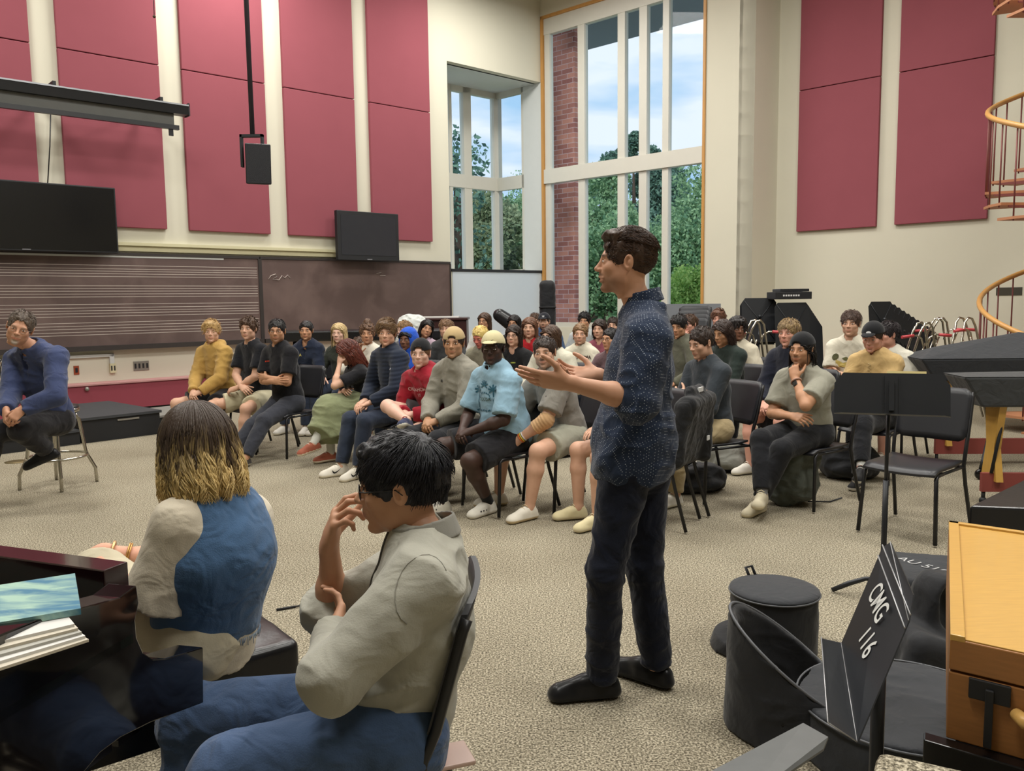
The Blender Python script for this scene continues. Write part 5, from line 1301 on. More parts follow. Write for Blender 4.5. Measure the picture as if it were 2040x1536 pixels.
CROWD = [
 dict(who='person in the mustard hoodie', at=(422, 661, 9.0), az=48, haz=10, label='person in mustard yellow hoodie and black shorts, hands clasped, far left of the audience', hair=(dict(H_SWEEP), (150, 122, 78)), skin=SK['fair'], top=T('mustard hoodie', (184, 148, 82), part='hoodie', hood=True, inf=0.028, fold=0.012), bottom=BK_SH, arms='clasp', legs='wide'),
 dict(who='curly-haired person in the black polo', at=(495, 655, 8.75), az=52, haz=25, label='person with brown curls in black polo and light shorts, beside the mustard hoodie', hair=(H_CURLY, C_['brown']), skin=SK['fair'], top=T('black polo', (26, 27, 32), part='polo_shirt', sleeve='short', collar=True), bottom=dict(kind='shorts', name='light khaki shorts', col=(196, 188, 158)), arms='crossed_low', legs='wide'),
 dict(who='bespectacled person with crossed arms', at=(552, 660, 8.35), az=50, haz=12, label='person with glasses and dark beard in black polo, arms crossed, grey jeans', hair=(H_SHORT, C_['black']), skin=SK['tan'], glasses=True, beard=dict(stub=0.35, chin=0.5, mous=0.4), top=T('charcoal polo', (24, 24, 28), part='polo_shirt', sleeve='short', collar=True, inf=0.02), bottom=dict(kind='trousers', name='grey black jeans', col=(52, 54, 62)), arms='crossed', legs='out', wide=1.08, shoes=dict(col=(70, 66, 62), sole=(180, 175, 165), style='sneaker'), text=[(strip(0.05, 0.012, 3), 0, (0.09, 0.10), (180, 60, 40))]),
 dict(who='person in the navy jacket with white collar', at=(610, 659, 10.1), az=30, haz=12, fem=True, label='person with tied black hair in navy jacket with white collar and yellow letters', hair=(dict(t=0.010, ears=True, nape=-0.05, hairline=0.062, strands=dict(n=(130, 200, 200), L=0.05, groom=(0, -1, 0.2), part=0.0, side=0.3, lift=0.1, grav=0.1, curl=0.05, w=0.004)), C_['black']), skin=SK['tan'], top=T('navy jacket', (32, 40, 58), part='jacket', collar=True, inf=0.03, fold=0.01, vneck=True), bottom=JEANS, arms='clasp', text=[('AAA', 0.045, (0.08, 0.09), (216, 200, 110))]),
 dict(who='person with long blond hair', at=(675, 664, 10.0), az=30, haz=20, fem=True, label='person with long straight pale blond hair in dark green top', hair=(long_hair(0.34, 0.0, 0.05), (178, 150, 104), (220, 198, 150)), skin=SK['pale'], top=T('dark green top', (52, 56, 48), inf=0.016), bottom=JEANS, arms='thighs'),
 dict(who='person with the hair bun', at=(732, 665, 9.6), az=25, haz=8, fem=True, label='person with messy brown bun in cream sweater, one hand raised', hair=(dict(t=0.016, mass=[((0.0, -0.03, 0.14), (0.04, 0.04, 0.035))], hairline=0.06, ears=False, rough=0.012, strands=dict(n=(200, 320, 400), L=0.06, groom=(0, -0.1, 0.6), radial=0.2, lift=0.8, grav=0.0, curl=0.9, w=0.005)), (66, 46, 34), (140, 104, 76)), skin=SK['tan'], top=T('cream sweater', (222, 216, 200), part='sweater', inf=0.022), bottom=JEANS, arms='thighs', rh=dict(headrel=(0.10, 0.12, -0.22), d=(0, 0.1, 1), n=(-0.6, 0.6, 0), c=0.5, pole=(1, 0, -1))),
 dict(who='person with auburn curls', at=(692, 702, 8.2), az=72, haz=76, pitch=-28, fem=True, lean=0.30, label='person with auburn curls bent forward, hand at forehead, black top and olive skirt', hair=(dict(long_hair(0.26, 0.0, 0.75, wid=0.012, w=0.008, grav=0.35), rough=0.014), (64, 26, 20), (122, 58, 40)), skin=SK['fair'], top=T('black tee', (28, 28, 32), sleeve='short'), bottom=dict(kind='skirt', name='olive skirt', col=(132, 138, 104), fold=0.012), arms='crossed_low', legs='cross', lh=dict(headrel=(-0.045, 0.13, -0.05), d=(0.3, -0.1, 1), n=(0.4, -0.8, 0), c=0.25, pole=(-0.4, 1, -1)), socks=((200, 200, 190), 0.35), shoes=dict(col=(152, 84, 62), sole=(222, 208, 184), style='sneaker', lace=(226, 214, 196))),
 dict(who='person in the navy puffer jacket', at=(771, 664, 7.6), az=56, haz=12, label='person with swept brown hair in navy quilted puffer jacket and blue jeans', hair=(H_SWEEP, (66, 48, 34), (150, 116, 76)), skin=SK['fair'], top=T('navy puffer', (34, 42, 58), part='puffer_jacket', puffer=True, collar=True, inf=0.03, wr=0.1), bottom=JEANS, arms='thighs', legs='out', feet=[(-0.12, 0.52, 0.085), (0.10, 0.56, 0.085)], scale=1.04, shoes=dict(col=(216, 210, 196), sole=(224, 216, 196), style='high', swoosh=(20, 20, 22), size=1.1), lh=dict(p=(-0.10, 0.36, 0.66), d=(0.4, 1, -0.3), n=(0, 0, -1), c=0.5), text=[(strip(0.02, 0.016, 1), 0, (-0.17, 0.09), (215, 215, 220))]),
 dict(who='person with glasses behind the puffer jacket', at=(805, 658, 10.6), az=35, haz=45, label='person with dark blond hair and glasses mostly hidden behind the blue hood', hair=(H_MED, C_['dblond']), skin=SK['pale'], glasses=True, top=T('grey shirt a', (110, 112, 116), inf=0.02), bottom=JEANS, q=1),
 dict(who='person in the blue hood', at=(812, 677, 8.9), az=35, haz=30, fem=True, label='person with dark skin wearing a bright blue hood over black braids', hair=(long_hair(0.22, 0.0, 0.15), (20, 18, 20)), skin=SK['brown'], hoodup=('blue hood', (38, 84, 190)), top=T('blue hoodie', (38, 84, 190), part='hoodie', inf=0.024), bottom=JEANS, q=1),
 dict(who='person in the lilac top', at=(850, 655, 11.0), az=25, haz=-10, roll=-16, fem=True, label='person with long black hair and tilted head in lilac top, beside the dark cabinet', hair=(long_hair(0.36, 0.01, 0.05), C_['black']), skin=SK['tan'], top=T('lilac top', (180, 158, 172)), bottom=JEANS, q=1),
 dict(who='person in the grey denim jacket', at=(889, 656, 10.3), az=30, haz=12, label='person with wavy light brown hair in dark grey jacket behind the tan backward cap', hair=(H_MED, (96, 72, 50)), skin=SK['fair'], top=T('dark grey jacket', (62, 64, 66), part='jacket', collar=True, inf=0.026), bottom=JEANS, q=1),
 dict(who='person in the crimson hoodie', at=(838, 705, 6.95), az=50, haz=14, lean=0.30, label='person in crimson hoodie and backward black cap, ankle resting on knee', hair=(H_SHORT, (90, 64, 44)), skin=SK['pale'], cap=('black cap', (26, 27, 30), True, (strip(0.05, 0.014, 5), cloth('cap white', (220, 220, 220)))), top=T('crimson hoodie', (156, 32, 48), part='hoodie', hood=True, inf=0.03, fold=0.014), bottom=dict(kind='shorts', name='dark grey shorts', col=(74, 70, 72), len=0.66), arms='clasp', legs='fig4', shoes=dict(col=(40, 48, 80), sole=(214, 210, 196), style='sneaker', lace=(150, 60, 60)), text=[('OKLAHOMA', 0.045, (0, 0.08), (220, 190, 190)), ('17', 0.04, (0, 0.03), (220, 190, 190))]),
 dict(who='person in the tan backward cap', at=(904, 684, 6.6), az=48, haz=12, label='person in light grey sweatshirt and tan backward cap, hands clasped on lap', hair=(H_MED, C_['dbrown']), skin=SK['olive'], cap=('tan cap', (184, 160, 118), True), top=T('grey sweatshirt', (142, 138, 126), part='sweatshirt', inf=0.028, fold=0.012), bottom=dict(kind='trousers', name='black joggers', col=(36, 37, 41)), arms='clasp', wide=1.05, text=[(strip(0.045, 0.018, 1), 0, (0.08, 0.08), (60, 56, 50))]),
 dict(who='person in the light blue tee', at=(982, 695, 6.05), az=54, haz=14, label='person with dark skin in light blue tee with palm print and cream cap', hair=(H_SHORT, C_['black']), skin=SK['dark'], lips=(96, 56, 52), cap=('cream cap', (202, 192, 152), False, (swoosh(0.055), cloth('cap dark', (30, 30, 30)))), top=T('light blue tee', (142, 176, 196), sleeve='short', inf=0.022, slen=0.88, fold=0.010), bottom=dict(kind='shorts', name='black long shorts', col=(32, 32, 36), len=0.86), arms='clasp', legs='tuck', wide=1.22, belly=0.02, arm_w=1.12, feet=[(-0.06, 0.20, 0.085), (0.16, 0.46, 0.085)], socks=((24, 24, 26), 0.28), shoes=dict(col=(214, 210, 198), sole=(224, 220, 208), style='clog', size=1.08), text=[(palms, 0, (0, 0.03), (46, 96, 116)), ('COCOA', 0.036, (0, 0.015), (70, 90, 70))]),
 dict(who='blond person with the reddened face', at=(957, 671, 9.4), az=35, haz=35, pitch=-22, lean=0.25, label='person with short bleached blond hair looking down into a red scarf, olive coat', hair=(H_SHORT, (196, 160, 96)), skin=(206, 120, 104), top=T('olive coat', (140, 136, 116), part='coat', inf=0.032, hood=True), bottom=JEANS, q=1),
 dict(who='person in white before the whiteboard', at=(965, 640, 11.8), az=20, haz=25, label='person with long tied hair, glasses and white shirt before the pale wall', hair=(long_hair(0.2, 0.0, 0.1), C_['brown']), skin=SK['tan'], glasses=True, top=T('white shirt a', (200, 198, 192)), bottom=JEANS, q=1),
 dict(who='person behind the black tee', at=(1024, 645, 11.4), az=20, haz=20, label='person with black hair and glasses hidden behind the long haired person in black', hair=(long_hair(0.2, 0.0, 0.1), C_['black']), skin=SK['tan'], glasses=True, top=T('black shirt b', (40, 40, 44)), bottom=JEANS, q=1),
 dict(who='long-haired person in the black tee', at=(1023, 669, 9.3), az=30, haz=18, label='person with long dark hair and black glasses in black tee with yellow print', hair=(long_hair(0.22, 0.0, 0.12), C_['dbrown']), skin=SK['fair'], glasses=True, top=T('black print tee', (26, 27, 29), sleeve='short'), bottom=JEANS, text=[(strip(0.06, 0.014, 4), 0, (-0.02, 0.06), (190, 200, 90))]),
 dict(who='long-haired person in the red hoodie', at=(1055, 653, 9.7), az=20, haz=10, label='person with long reddish brown hair in bright red hoodie', hair=(long_hair(0.28, 0.0, 0.06), (88, 60, 44)), skin=SK['fair'], top=T('bright red hoodie', (178, 36, 44), part='hoodie', hood=True, inf=0.024), bottom=JEANS, q=1),
 dict(who='bearded person in the black cap with T', at=(1084, 641, 11.8), az=10, haz=10, label='bearded person in dark cap with white T, below the tall instrument case', hair=(H_SHORT, C_['dbrown']), skin=SK['fair'], beard=dict(stub=0.7, mous=0.8, chin=0.9), cap=('dark cap t', (28, 30, 38), False, (lambda: text_mesh('T', 0.06, 0, True), cloth('cap white', (220, 220, 220)))), top=T('blue denim shirt', (62, 82, 112), part='shirt', inf=0.03), bottom=JEANS, q=1, wide=1.2),
 dict(who='person at the window by the case', at=(1066, 640, 12.8), az=10, haz=10, label='person with brown hair barely visible beside the capped bearded person', hair=(H_MED, C_['brown']), skin=SK['fair'], top=T('pink shirt w', (150, 110, 112)), bottom=JEANS, q=1),
 dict(who='person in white with combed-back hair', at=(1097, 672, 8.3), az=30, haz=40, label='person with combed back brown hair and glasses in off-white shirt, behind the moustached person', hair=(long_hair(0.17, 0.0, 0.05), C_['brown']), skin=SK['fair'], glasses=True, top=T('off white shirt', (206, 202, 184), part='sweatshirt', inf=0.03), bottom=JEANS, wide=1.1),
 dict(who='moustached person in the grey tee', at=(1085, 703, 6.1), az=60, haz=14, roll=5, label='person with dark moustache in grey tee and pale shorts, bandage on elbow', hair=(H_SHORT, C_['dbrown']), skin=SK['fair'], beard=dict(mous=0.9, stub=0.3), top=T('speckled grey tee', (134, 130, 122), sleeve='short', inf=0.022, slen=0.78, pat=('dots', (70, 64, 58), 14, 0.09, 1.0)), bottom=dict(kind='shorts', name='pale grey shorts', col=(164, 164, 148), len=0.7), arms='low', legs='wide', wide=1.1, arm_w=1.12, lean=0.25, shoes=dict(col=(226, 220, 206), sole=(206, 186, 148), style='sneaker', size=1.05), bandage=True, bands=True),
 dict(who='person in the OKLAHOMA hoodie', at=(1156, 666, 9.3), az=18, haz=6, fem=True, label='person with light brown hair in off-white OKLAHOMA hoodie', hair=(dict(t=0.011, ears=True, nape=-0.06, hairline=0.064, mass=[((0.05, -0.05, -0.06), (0.04, 0.04, 0.06))], strands=dict(n=(150, 240, 300), L=0.07, groom=(0, -1, 0), part=0.0, side=0.4, lift=0.1, grav=0.2, curl=0.08, w=0.0045)), (112, 84, 58), (160, 128, 90)), skin=SK['fair'], top=T('off white hoodie', (214, 208, 188), part='hoodie', hood=True, inf=0.03, nob=True), bottom=JEANS, arms='clasp', text=[('OKLAHOMA', 0.056, (0.01, 0.105), (70, 44, 38))]),
 dict(who='dark-haired person against the brick pier', at=(1164, 640, 11.8), az=15, haz=12, label='person with tousled black hair in grey-white hoodie against the brick pier', hair=(H_CURLY, C_['black']), skin=SK['tan'], top=T('pale grey hoodie', (176, 180, 180), part='hoodie', hood=True, inf=0.024), bottom=JEANS, q=1),
 dict(who='person in the mauve plaid shirt', at=(1194, 656, 10.2), az=18, haz=18, fem=True, label='person with dark wavy bob in mauve shirt, left of the lecturer', hair=(dict(long_hair(0.17, 0.0, 0.35), rough=0.01), C_['dbrown']), skin=SK['fair'], top=T('mauve shirt', (138, 76, 88), part='shirt', collar=True), bottom=JEANS, q=1),
 dict(who='person peeking beside the lecturer', at=(1222, 649, 12.0), az=15, haz=15, label='person with short dark hair peeking out beside the lecturer shoulder', hair=(H_MED, C_['dbrown']), skin=SK['fair'], top=T('grey tee w', (120, 120, 124)), bottom=JEANS, q=1),
 dict(who='bespectacled person behind the lecturer', at=(1216, 676, 8.8), az=30, haz=40, label='person with black hair and glasses half hidden behind the lecturer chest', hair=(H_SHORT, C_['black']), skin=SK['tan'], glasses=True, top=T('mauve grey tee', (110, 88, 92)), bottom=JEANS),
 dict(who='person hidden behind the lecturer', at=(1255, 704, 5.75), az=60, haz=60, label='person with bare legs and cream sneakers hidden behind the standing lecturer', hair=(H_SHORT, C_['brown']), skin=SK['fair'], top=T('dark tee w', (60, 62, 70), sleeve='short'), bottom=dict(kind='shorts', name='grey shorts w', col=(90, 90, 92)), arms='thighs', legs='flat', shoes=dict(col=(222, 210, 168), sole=(226, 214, 180), style='sneaker')),
 dict(who='person in the green-grey hoodie', at=(1352, 650, 8.9), az=45, haz=22, pitch=-12, label='person with black fringe in green-grey hoodie looking down, right behind the lecturer', hair=(H_MED, C_['black']), skin=SK['tan'], top=T('green grey hoodie', (92, 92, 78), part='hoodie', hood=True, inf=0.026), bottom=JEANS),
 dict(who='person behind the green-grey hoodie', at=(1374, 646, 10.4), az=30, haz=35, label='person with brown hair, hand at mouth, behind the green-grey hoodie', hair=(H_MED, C_['brown']), skin=SK['rosy'], top=T('dark shirt r', (54, 52, 58)), bottom=JEANS, q=1, **CHIN),
 dict(who='person in the slate longsleeve', at=(1397, 683, 6.35), az=52, haz=48, pitch=-14, label='person with short dark hair in slate long-sleeved shirt looking down, arms crossed', hair=(H_SHORT, C_['dbrown']), skin=SK['fair'], top=T('slate longsleeve', (56, 62, 68), part='longsleeve', inf=0.016), bottom=KHK, arms='crossed', wide=1.12, arm_w=1.1),
 dict(who='person before the white wall', at=(1432, 636, 10.8), az=20, haz=12, label='person with wavy auburn brown hair seen between the curly person and the wall', hair=(H_SWEEP, (84, 56, 42)), skin=SK['rosy'], top=T('dark shirt s', (50, 50, 56)), bottom=JEANS, q=1),
 dict(who='long-curled person in the dark green sweater', at=(1439, 663, 7.9), az=42, haz=36, pitch=-14, label='person with shoulder-length dark curls in dark green sweater, eyes lowered', hair=(dict(long_hair(0.19, 0.0, 0.45, wid=0.01), rough=0.012), (44, 32, 28)), skin=SK['olive'], top=T('dark green sweater', (38, 48, 44), part='sweater', inf=0.02), bottom=KHK, arms='crossed_low'),
 dict(who='person with short locs', at=(1470, 656, 8.8), az=30, haz=-14, label='person with short black locs in cream sweater with brown vest strap', hair=(dict(t=0.018, hairline=0.058, rough=0.012, mass=[((0, 0, 0.08), (0.08, 0.09, 0.06))], strands=dict(n=(70, 120, 200), L=0.12, groom=(0.2, 0.1, -0.2), radial=0.5, lift=0.6, grav=0.6, curl=0.2, w=0.009)), (24, 20, 20)), skin=SK['brown'], top=T('cream sweater r', (196, 188, 168), part='sweater', inf=0.024), bottom=BKT, arms='thighs', vest=True),
 dict(who='person in the navy SL hoodie', at=(1571, 664, 7.3), az=40, haz=24, label='person with bleached fringe in navy hoodie lettered SL and bare knees', hair=(H_MED, (96, 74, 54), (190, 162, 112)), skin=SK['rosy'], top=T('navy hoodie', (30, 33, 46), part='hoodie', hood=True, inf=0.03), bottom=BK_SH, arms='clasp', legs='flat', feet=[(-0.22, 0.42, 0.085), (0.1, 0.44, 0.085)], wide=1.1, text=[('SL', 0.06, (-0.10, 0.12), (210, 210, 210))]),
 dict(who='person with hand at chin', at=(1597, 697, 6.1), az=36, haz=26, label='person in pale grey tee and backward black cap, hand at chin, black joggers', hair=(dict(long_hair(0.24, 0.0, 0.2), mass=[((0, -0.10, -0.04), (0.07, 0.05, 0.07))]), C_['black']), skin=SK['tan'], beard=dict(mous=0.7, stub=0.35, chin=0.5), cap=('black cap', (26, 27, 30), True), top=T('pale grey tee', (150, 148, 134), sleeve='short', inf=0.024, slen=0.75), bottom=BKT, arms='crossed_low', legs='ankle', lh=dict(headrel=(-0.015, 0.125, -0.20), d=(0.15, -0.1, 1), n=(0.3, -0.8, 0.2), c=1.1, pole=(-0.8, 0.6, -1)), shoes=dict(col=(196, 186, 160), sole=(214, 202, 172), style='sneaker', size=1.1), socks=((120, 120, 122), 0.15), watch=True, wide=1.08),
 dict(who='person in the white graphic tee', at=(1695, 645, 7.9), az=16, haz=12, label='person with brown hair in white tee with olive landscape print, arms crossed', hair=(H_MED, (62, 46, 38)), skin=SK['fair'], top=T('white graphic tee', (214, 208, 190), sleeve='short', inf=0.022), bottom=dict(kind='trousers', name='black trousers b', col=(28, 28, 32)), arms='crossed', legs='flat', graphic=True),
 dict(who='person in the tan shirt and black cap', at=(1739, 672, 6.9), az=26, haz=20, pitch=-14, label='person in tan shirt with lace-up neck and black peaked cap, looking down', hair=(H_SHORT, C_['dbrown']), skin=SK['rosy'], cap=('black cap', (26, 27, 30), False, (lambda: flat_poly([(0.5*math.cos(a), 0.32*math.sin(a)) for a in [i*PI/8 for i in range(16)]], 0.042), cloth('cap white', (220, 220, 220)))), top=T('tan shirt', (194, 164, 112), part='shirt', inf=0.026, fold=0.010), bottom=BKT, arms='clasp', legs='cross', socks=((196, 196, 190), 0.3), shoes=dict(col=(28, 28, 30), sole=(214, 210, 200), style='sneaker'), laced=True),
 dict(who='dark-haired person in white behind the cap', at=(1768, 667, 7.9), az=25, haz=50, label='person with dark hair in plain white tee half hidden behind the tan shirt', hair=(H_MED, (30, 24, 26)), skin=SK['rosy'], top=T('plain white tee', (206, 202, 188), sleeve='short', inf=0.026), bottom=BK_SH, wide=1.1),
 dict(who='person behind the hair bun', at=(716, 690, 10.8), az=25, haz=10, label='person in salmon pink top almost hidden behind the person with the bun', hair=(H_MED, C_['brown']), skin=SK['fair'], top=T('salmon top', (196, 100, 98), inf=0.024), bottom=JEANS, q=1),
]
def extras(R, sp):
    root, J, top = R['root'], R['J'], R['top']
    if sp.get('bandage'):
        e = J['el'][0]; u = nrm(J['wr'][0]-e); s = Sdf(); a = nrm(J['sh'][0]-e)
        s.cone(e+a*0.035, e, 0.053, 0.056, k=0.02, capa=True); s.cone(e, e+u*0.10, 0.056, 0.054, k=0.02, capb=True)
        V, F = s.mesh(0.006, lambda P: 0.0022*np.sin((P@u)*260)); add_obj('elbow_bandage', mesh_np('bandage', V, F, True, [cloth('bandage', (196, 158, 116), wr=0.2)]), root)
    if sp.get('bands'):
        w = J['wr'][0]; u = nrm(J['el'][0]-w)
        for i, c in enumerate(((220, 110, 40), (214, 190, 60), (200, 200, 196))):
            k = MB(); x = nrm(np.cross(u, V3(0, 0, 1))); y = np.cross(u, x); c0 = w+u*(0.02+0.013*i)
            k.tube([Vector(c0+(x*math.cos(t)+y*math.sin(t))*0.033) for t in [2*PI*j/18 for j in range(18)]], 0.0055, 5, closed=True); k.build('wristband', mat('band %s' % (c,), srgb(*c), 0.5), root)
    if sp.get('watch'):
        w = J['wr'][0]; u = nrm(J['el'][0]-w); x = nrm(np.cross(u, J['pn'][0])); y = np.cross(u, x); c0 = w+u*0.03; k = MB()
        k.tube([Vector(c0+(x*math.cos(t)+y*math.sin(t))*0.034) for t in [2*PI*j/18 for j in range(18)]], 0.008, 6, closed=True); o = k.build('watch', mat('watch band', srgb(170, 130, 110), 0.5), root)
        k = MB(); pnn = -nrm(J['pn'][0]); Rm = Matrix([list(r) for r in np.stack([x, u, pnn], 1)]).to_4x4(); k.box(-0.018, 0.018, -0.02, 0.02, 0.032, 0.045, Matrix.Translation(c0) @ Rm); k.build('watch_face', M_blackg, o, bevel=0.004)
    if sp.get('vest'):
        pass
    if sp.get('graphic'):
        for nm, pts, c in (('a', [(-0.11, 0.02), (-0.10, -0.05), (0.0, -0.06), (0.11, -0.045), (0.12, 0.0), (0.06, -0.01), (0.0, 0.0), (-0.05, -0.015)], (196, 176, 104)), ('b', [(-0.06, 0.03), (-0.03, 0.01), (0.03, 0.02), (0.12, 0.0), (0.10, 0.03), (0.05, 0.045), (0.02, 0.03), (-0.02, 0.045)], (96, 96, 60)), ('c', [(-0.115+0.026*math.cos(t), 0.045+0.03*math.sin(t)) for t in [i*PI/6 for i in range(12)]], (84, 84, 58))):
            decal_on(top, flat_poly(pts, 1.0), chest_pt(R, J, 0, 0.05), R['fw'], R['up'], 'shirt_print', cloth('print '+nm, c), top, 0.004)
    if sp.get('laced'):
        k = MB(); c = Vector(chest_pt(R, J, 0, 0.12)); rt = Vector(R['rt']); up = Vector(R['up']); fw = Vector(R['fw'])
        bv = BVHTree.FromPolygons([v.co for v in top.data.vertices], [p.vertices[:] for p in top.data.polygons])
        def on(x, z):
            p = c+rt*x+up*z; h = bv.ray_cast(p+fw*0.3, -fw, 0.6); return (h[0] if h[0] is not None else p)+fw*0.004
        pts = []
        for i in range(8): pts.append(on(0.014*(-1)**i, 0.03-i*0.014))
        k.tube(pts, 0.0025, 4); k.build('neck_lace', cloth('lace pale', (214, 196, 150)), top)
    if sp.get('hoodup'):
        HR, HC = J['HR'], J['head']; s = Sdf(); s.ell(HC+HR@V3(0, -0.025, 0.015), (0.105, 0.12, 0.125), HR); s.cone(HC+HR@V3(0, -0.04, -0.05), J['neck'], 0.095, 0.10, k=0.04)
        s.ell(HC+HR@V3(0, 0.115, -0.01), (0.068, 0.10, 0.098), HR, k=0.015, mode=-1); V, F = s.mesh(0.008, folds(0.006, 1.5)); add_obj('raised_hood', mesh_np('hood', V, F, True, [cloth('blue hoodie', (38, 84, 190))]), root)
    c = sp.get('shoes', {}).get('swoosh')
    if c:
        for ch in list(root.children):
            if ch.name.startswith('shoe'):
                vs_ = np.array([v.co for v in ch.data.vertices]); cen = vs_.mean(0); cen[2] = 0.055
                n_ = V3(-1, 0.0, 0.0); 
                decal_on(ch, swoosh(0.085)(), cen, rotz(0.15)@V3(1, 0, 0.1), V3(0, 0, 1), 'side_mark', cloth('swoosh dark', c), ch, 0.002)
                decal_on(ch, swoosh(0.085)(), cen, rotz(-0.15)@V3(-1, 0, 0.1), V3(0, 0, 1), 'side_mark', cloth('swoosh dark', c), ch, 0.002)
# ============================================================ FOREGROUND FIGURES
def hero(spec, root_px, jp, q=3):
    """jp: joints given as (u, v, depth) -> world"""
    W3 = lambda t: np.array(at(*t))
    r0 = W3(root_px); o = V3(r0[0], r0[1], 0); root = empty('person', (r0[0], r0[1], 0), 0.0); tag(root, spec['label'], 'person')
    u, v, Y = jp['head']; acam = math.degrees(math.atan((u-1020)/FPX))
    HR = rotz(az_rz(spec['haz']+acam))@rotx(math.radians(spec.get('pitch', 0)))@roty(math.radians(spec.get('roll', 0)))
    f = az_dir(spec['az']+acam); rt = np.cross(f, V3(0, 0, 1))
    G = lambda k: W3(jp[k])-o
    J = dict(head=G('head'), HR=HR, neck=G('neck'), pelvis=G('pelvis'), fw=f, thumb=spec.get('thumb', (0.5, 0.5)), spread=spec.get('spread', 0.12))
    J['chest'] = G('chest') if 'chest' in jp else J['pelvis']+(J['neck']-J['pelvis'])*0.6
    for k, n in (('sh', 'sh'), ('el', 'el'), ('wr', 'wr'), ('kn', 'kn'), ('an', 'an')): J[k] = [G(n+'L'), G(n+'R')]
    if spec['top'].get('standing'):
        for a_ in J['an']: a_[2] = 0.080*1.12+0.001        # both soles on the carpet
    J['hip'] = [G('hipL'), G('hipR')] if 'hipL' in jp else [J['pelvis']-rt*0.09, J['pelvis']+rt*0.09]
    J['hd'] = [nrm(np.array(d, float)) for d in spec['hd']]; J['pn'] = [nrm(np.array(d, float)) for d in spec['pn']]; J['curl'] = spec['curl']
    J['toe'] = [nrm(np.array(d, float)) for d in spec['toe']]; J['fup'] = [V3(*d) for d in spec.get('fup', [(0, 0, 1), (0, 0, 1)])]
    R = build_person('person', root, J, spec, q); R['root'] = root; R['J'] = J; return R
# --- the lecturer: standing, facing picture left, near hand held out palm up
LECT = dict(label='standing person in navy dotted shirt and dark jeans, gesturing with an open palm', haz=89, az=86, pitch=2, skin=(204, 154, 124), lips=(160, 96, 88),
    hair=(dict(t=0.0065, nape=-0.045, hairline=0.066, mass=[((0, 0.035, 0.098), (0.058, 0.055, 0.026))], strands=dict(n=(200, 600, 4200), L=0.046, groom=(0.1, -0.35, 0.1), radial=0.25, lift=0.34, grav=0.02, curl=0.16, w=0.0030, zmin=-0.02, maxh=0.17, fringe=0.8, sidef=0.3)), (44, 32, 26), (86, 60, 42)), beard=dict(stub=0.42, chin=0.65, mous=0.7), mouth_open=True, browk=1.0,
    top=T('navy dotted shirt', (38, 50, 72), part='shirt', collar=True, sleeve='rolled', roll=0.10, inf=0.022, arminf=0.014, standing=True, drop=0.085, fold=0.011, wr=0.5, pat=('dots', (170, 178, 190), 128, 0.2)), bottom=dict(kind='trousers', name='indigo black jeans', col=(22, 27, 42), inf=0.005, len=1.0, cuff=0.054, fold=0.009, wr=0.6), shoes=dict(col=(20, 20, 22), sole=(14, 14, 15), style='dress', size=1.12), socks=((18, 18, 20), 0.2), belly=0.028, arm_w=1.04, hand=1.0,
    hd=[(-1, 0.0, 0.14), (-1, 0.1, 0.05)], pn=[(0.05, 0.75, 0.6), (0.1, -0.6, 0.8)], curl=[(0.10, 0.14, 0.20, 0.28), (0.35, 0.4, 0.45, 0.5)], thumb=(0.15, 0.3), spread=0.07,
    toe=[(-1, -0.10, 0), (-0.72, 0.62, 0)])
RL = hero(LECT, (1262, 900, 3.12), dict(head=(1246, 523, 3.12), neck=(1281, 632, 3.12), chest=(1272, 745, 3.12), pelvis=(1262, 905, 3.12),
    shL=(1290, 676, 2.94), elL=(1268, 796, 2.88), wrL=(1130, 762, 2.84), shR=(1272, 672, 3.30), elR=(1250, 790, 3.36), wrR=(1190, 746, 3.30),
    hipL=(1250, 925, 3.03), hipR=(1284, 925, 3.21), knL=(1206, 1138, 3.00), anL=(1199, 1335, 3.10), knR=(1284, 1130, 3.18), anR=(1308, 1322, 3.20)))
# --- young man in the foreground chair
YM = dict(label='seated person with black hair and glasses in grey quarter-zip sweater, hand at mouth', haz=97, az=88, pitch=-5, roll=0, skin=(196, 146, 114), lips=(164, 100, 88), head_scale=0.97,
    hair=(dict(t=0.013, nape=-0.060, hairline=0.062, mass=[((0, 0.03, 0.092), (0.064, 0.065, 0.032)), ((0, -0.06, 0.03), (0.066, 0.056, 0.07))], strands=dict(n=(200, 600, 6500), L=0.066, groom=(0.1, 0.5, 0.0), radial=1.0, lift=0.16, grav=0.10, curl=0.07, w=0.0026, zmin=-0.02, maxh=0.17, fringe=0.7, sidef=0.5)), (14, 13, 16), (46, 46, 54)), glasses=None,
    top=T('grey quarter zip', (166, 164, 152), part='sweater', collar=False, sleeve=('long', 'rolled'), roll=0.16, inf=0.026, fold=0.012, wr=0.4, cuff=False, neck_r=0.060, drop=0.10), bottom=dict(kind='trousers', name='washed blue jeans', col=(68, 88, 120), inf=0.016, fold=0.010, wr=0.6), shoes=dict(col=(60, 60, 66), sole=(210, 206, 196), style='sneaker'),
    hd=[(0.05, 1, 0.5), (0.26, -0.25, 0.9)], pn=[(-1, 0, 0.3), (0.93, 0.2, -0.2)], curl=[0.5, (0.62, 0.75, 0.95, 1.1)], thumb=(0.4, 0.75), spread=0.2, toe=[(-1, 0, 0), (-1, 0.1, 0)])
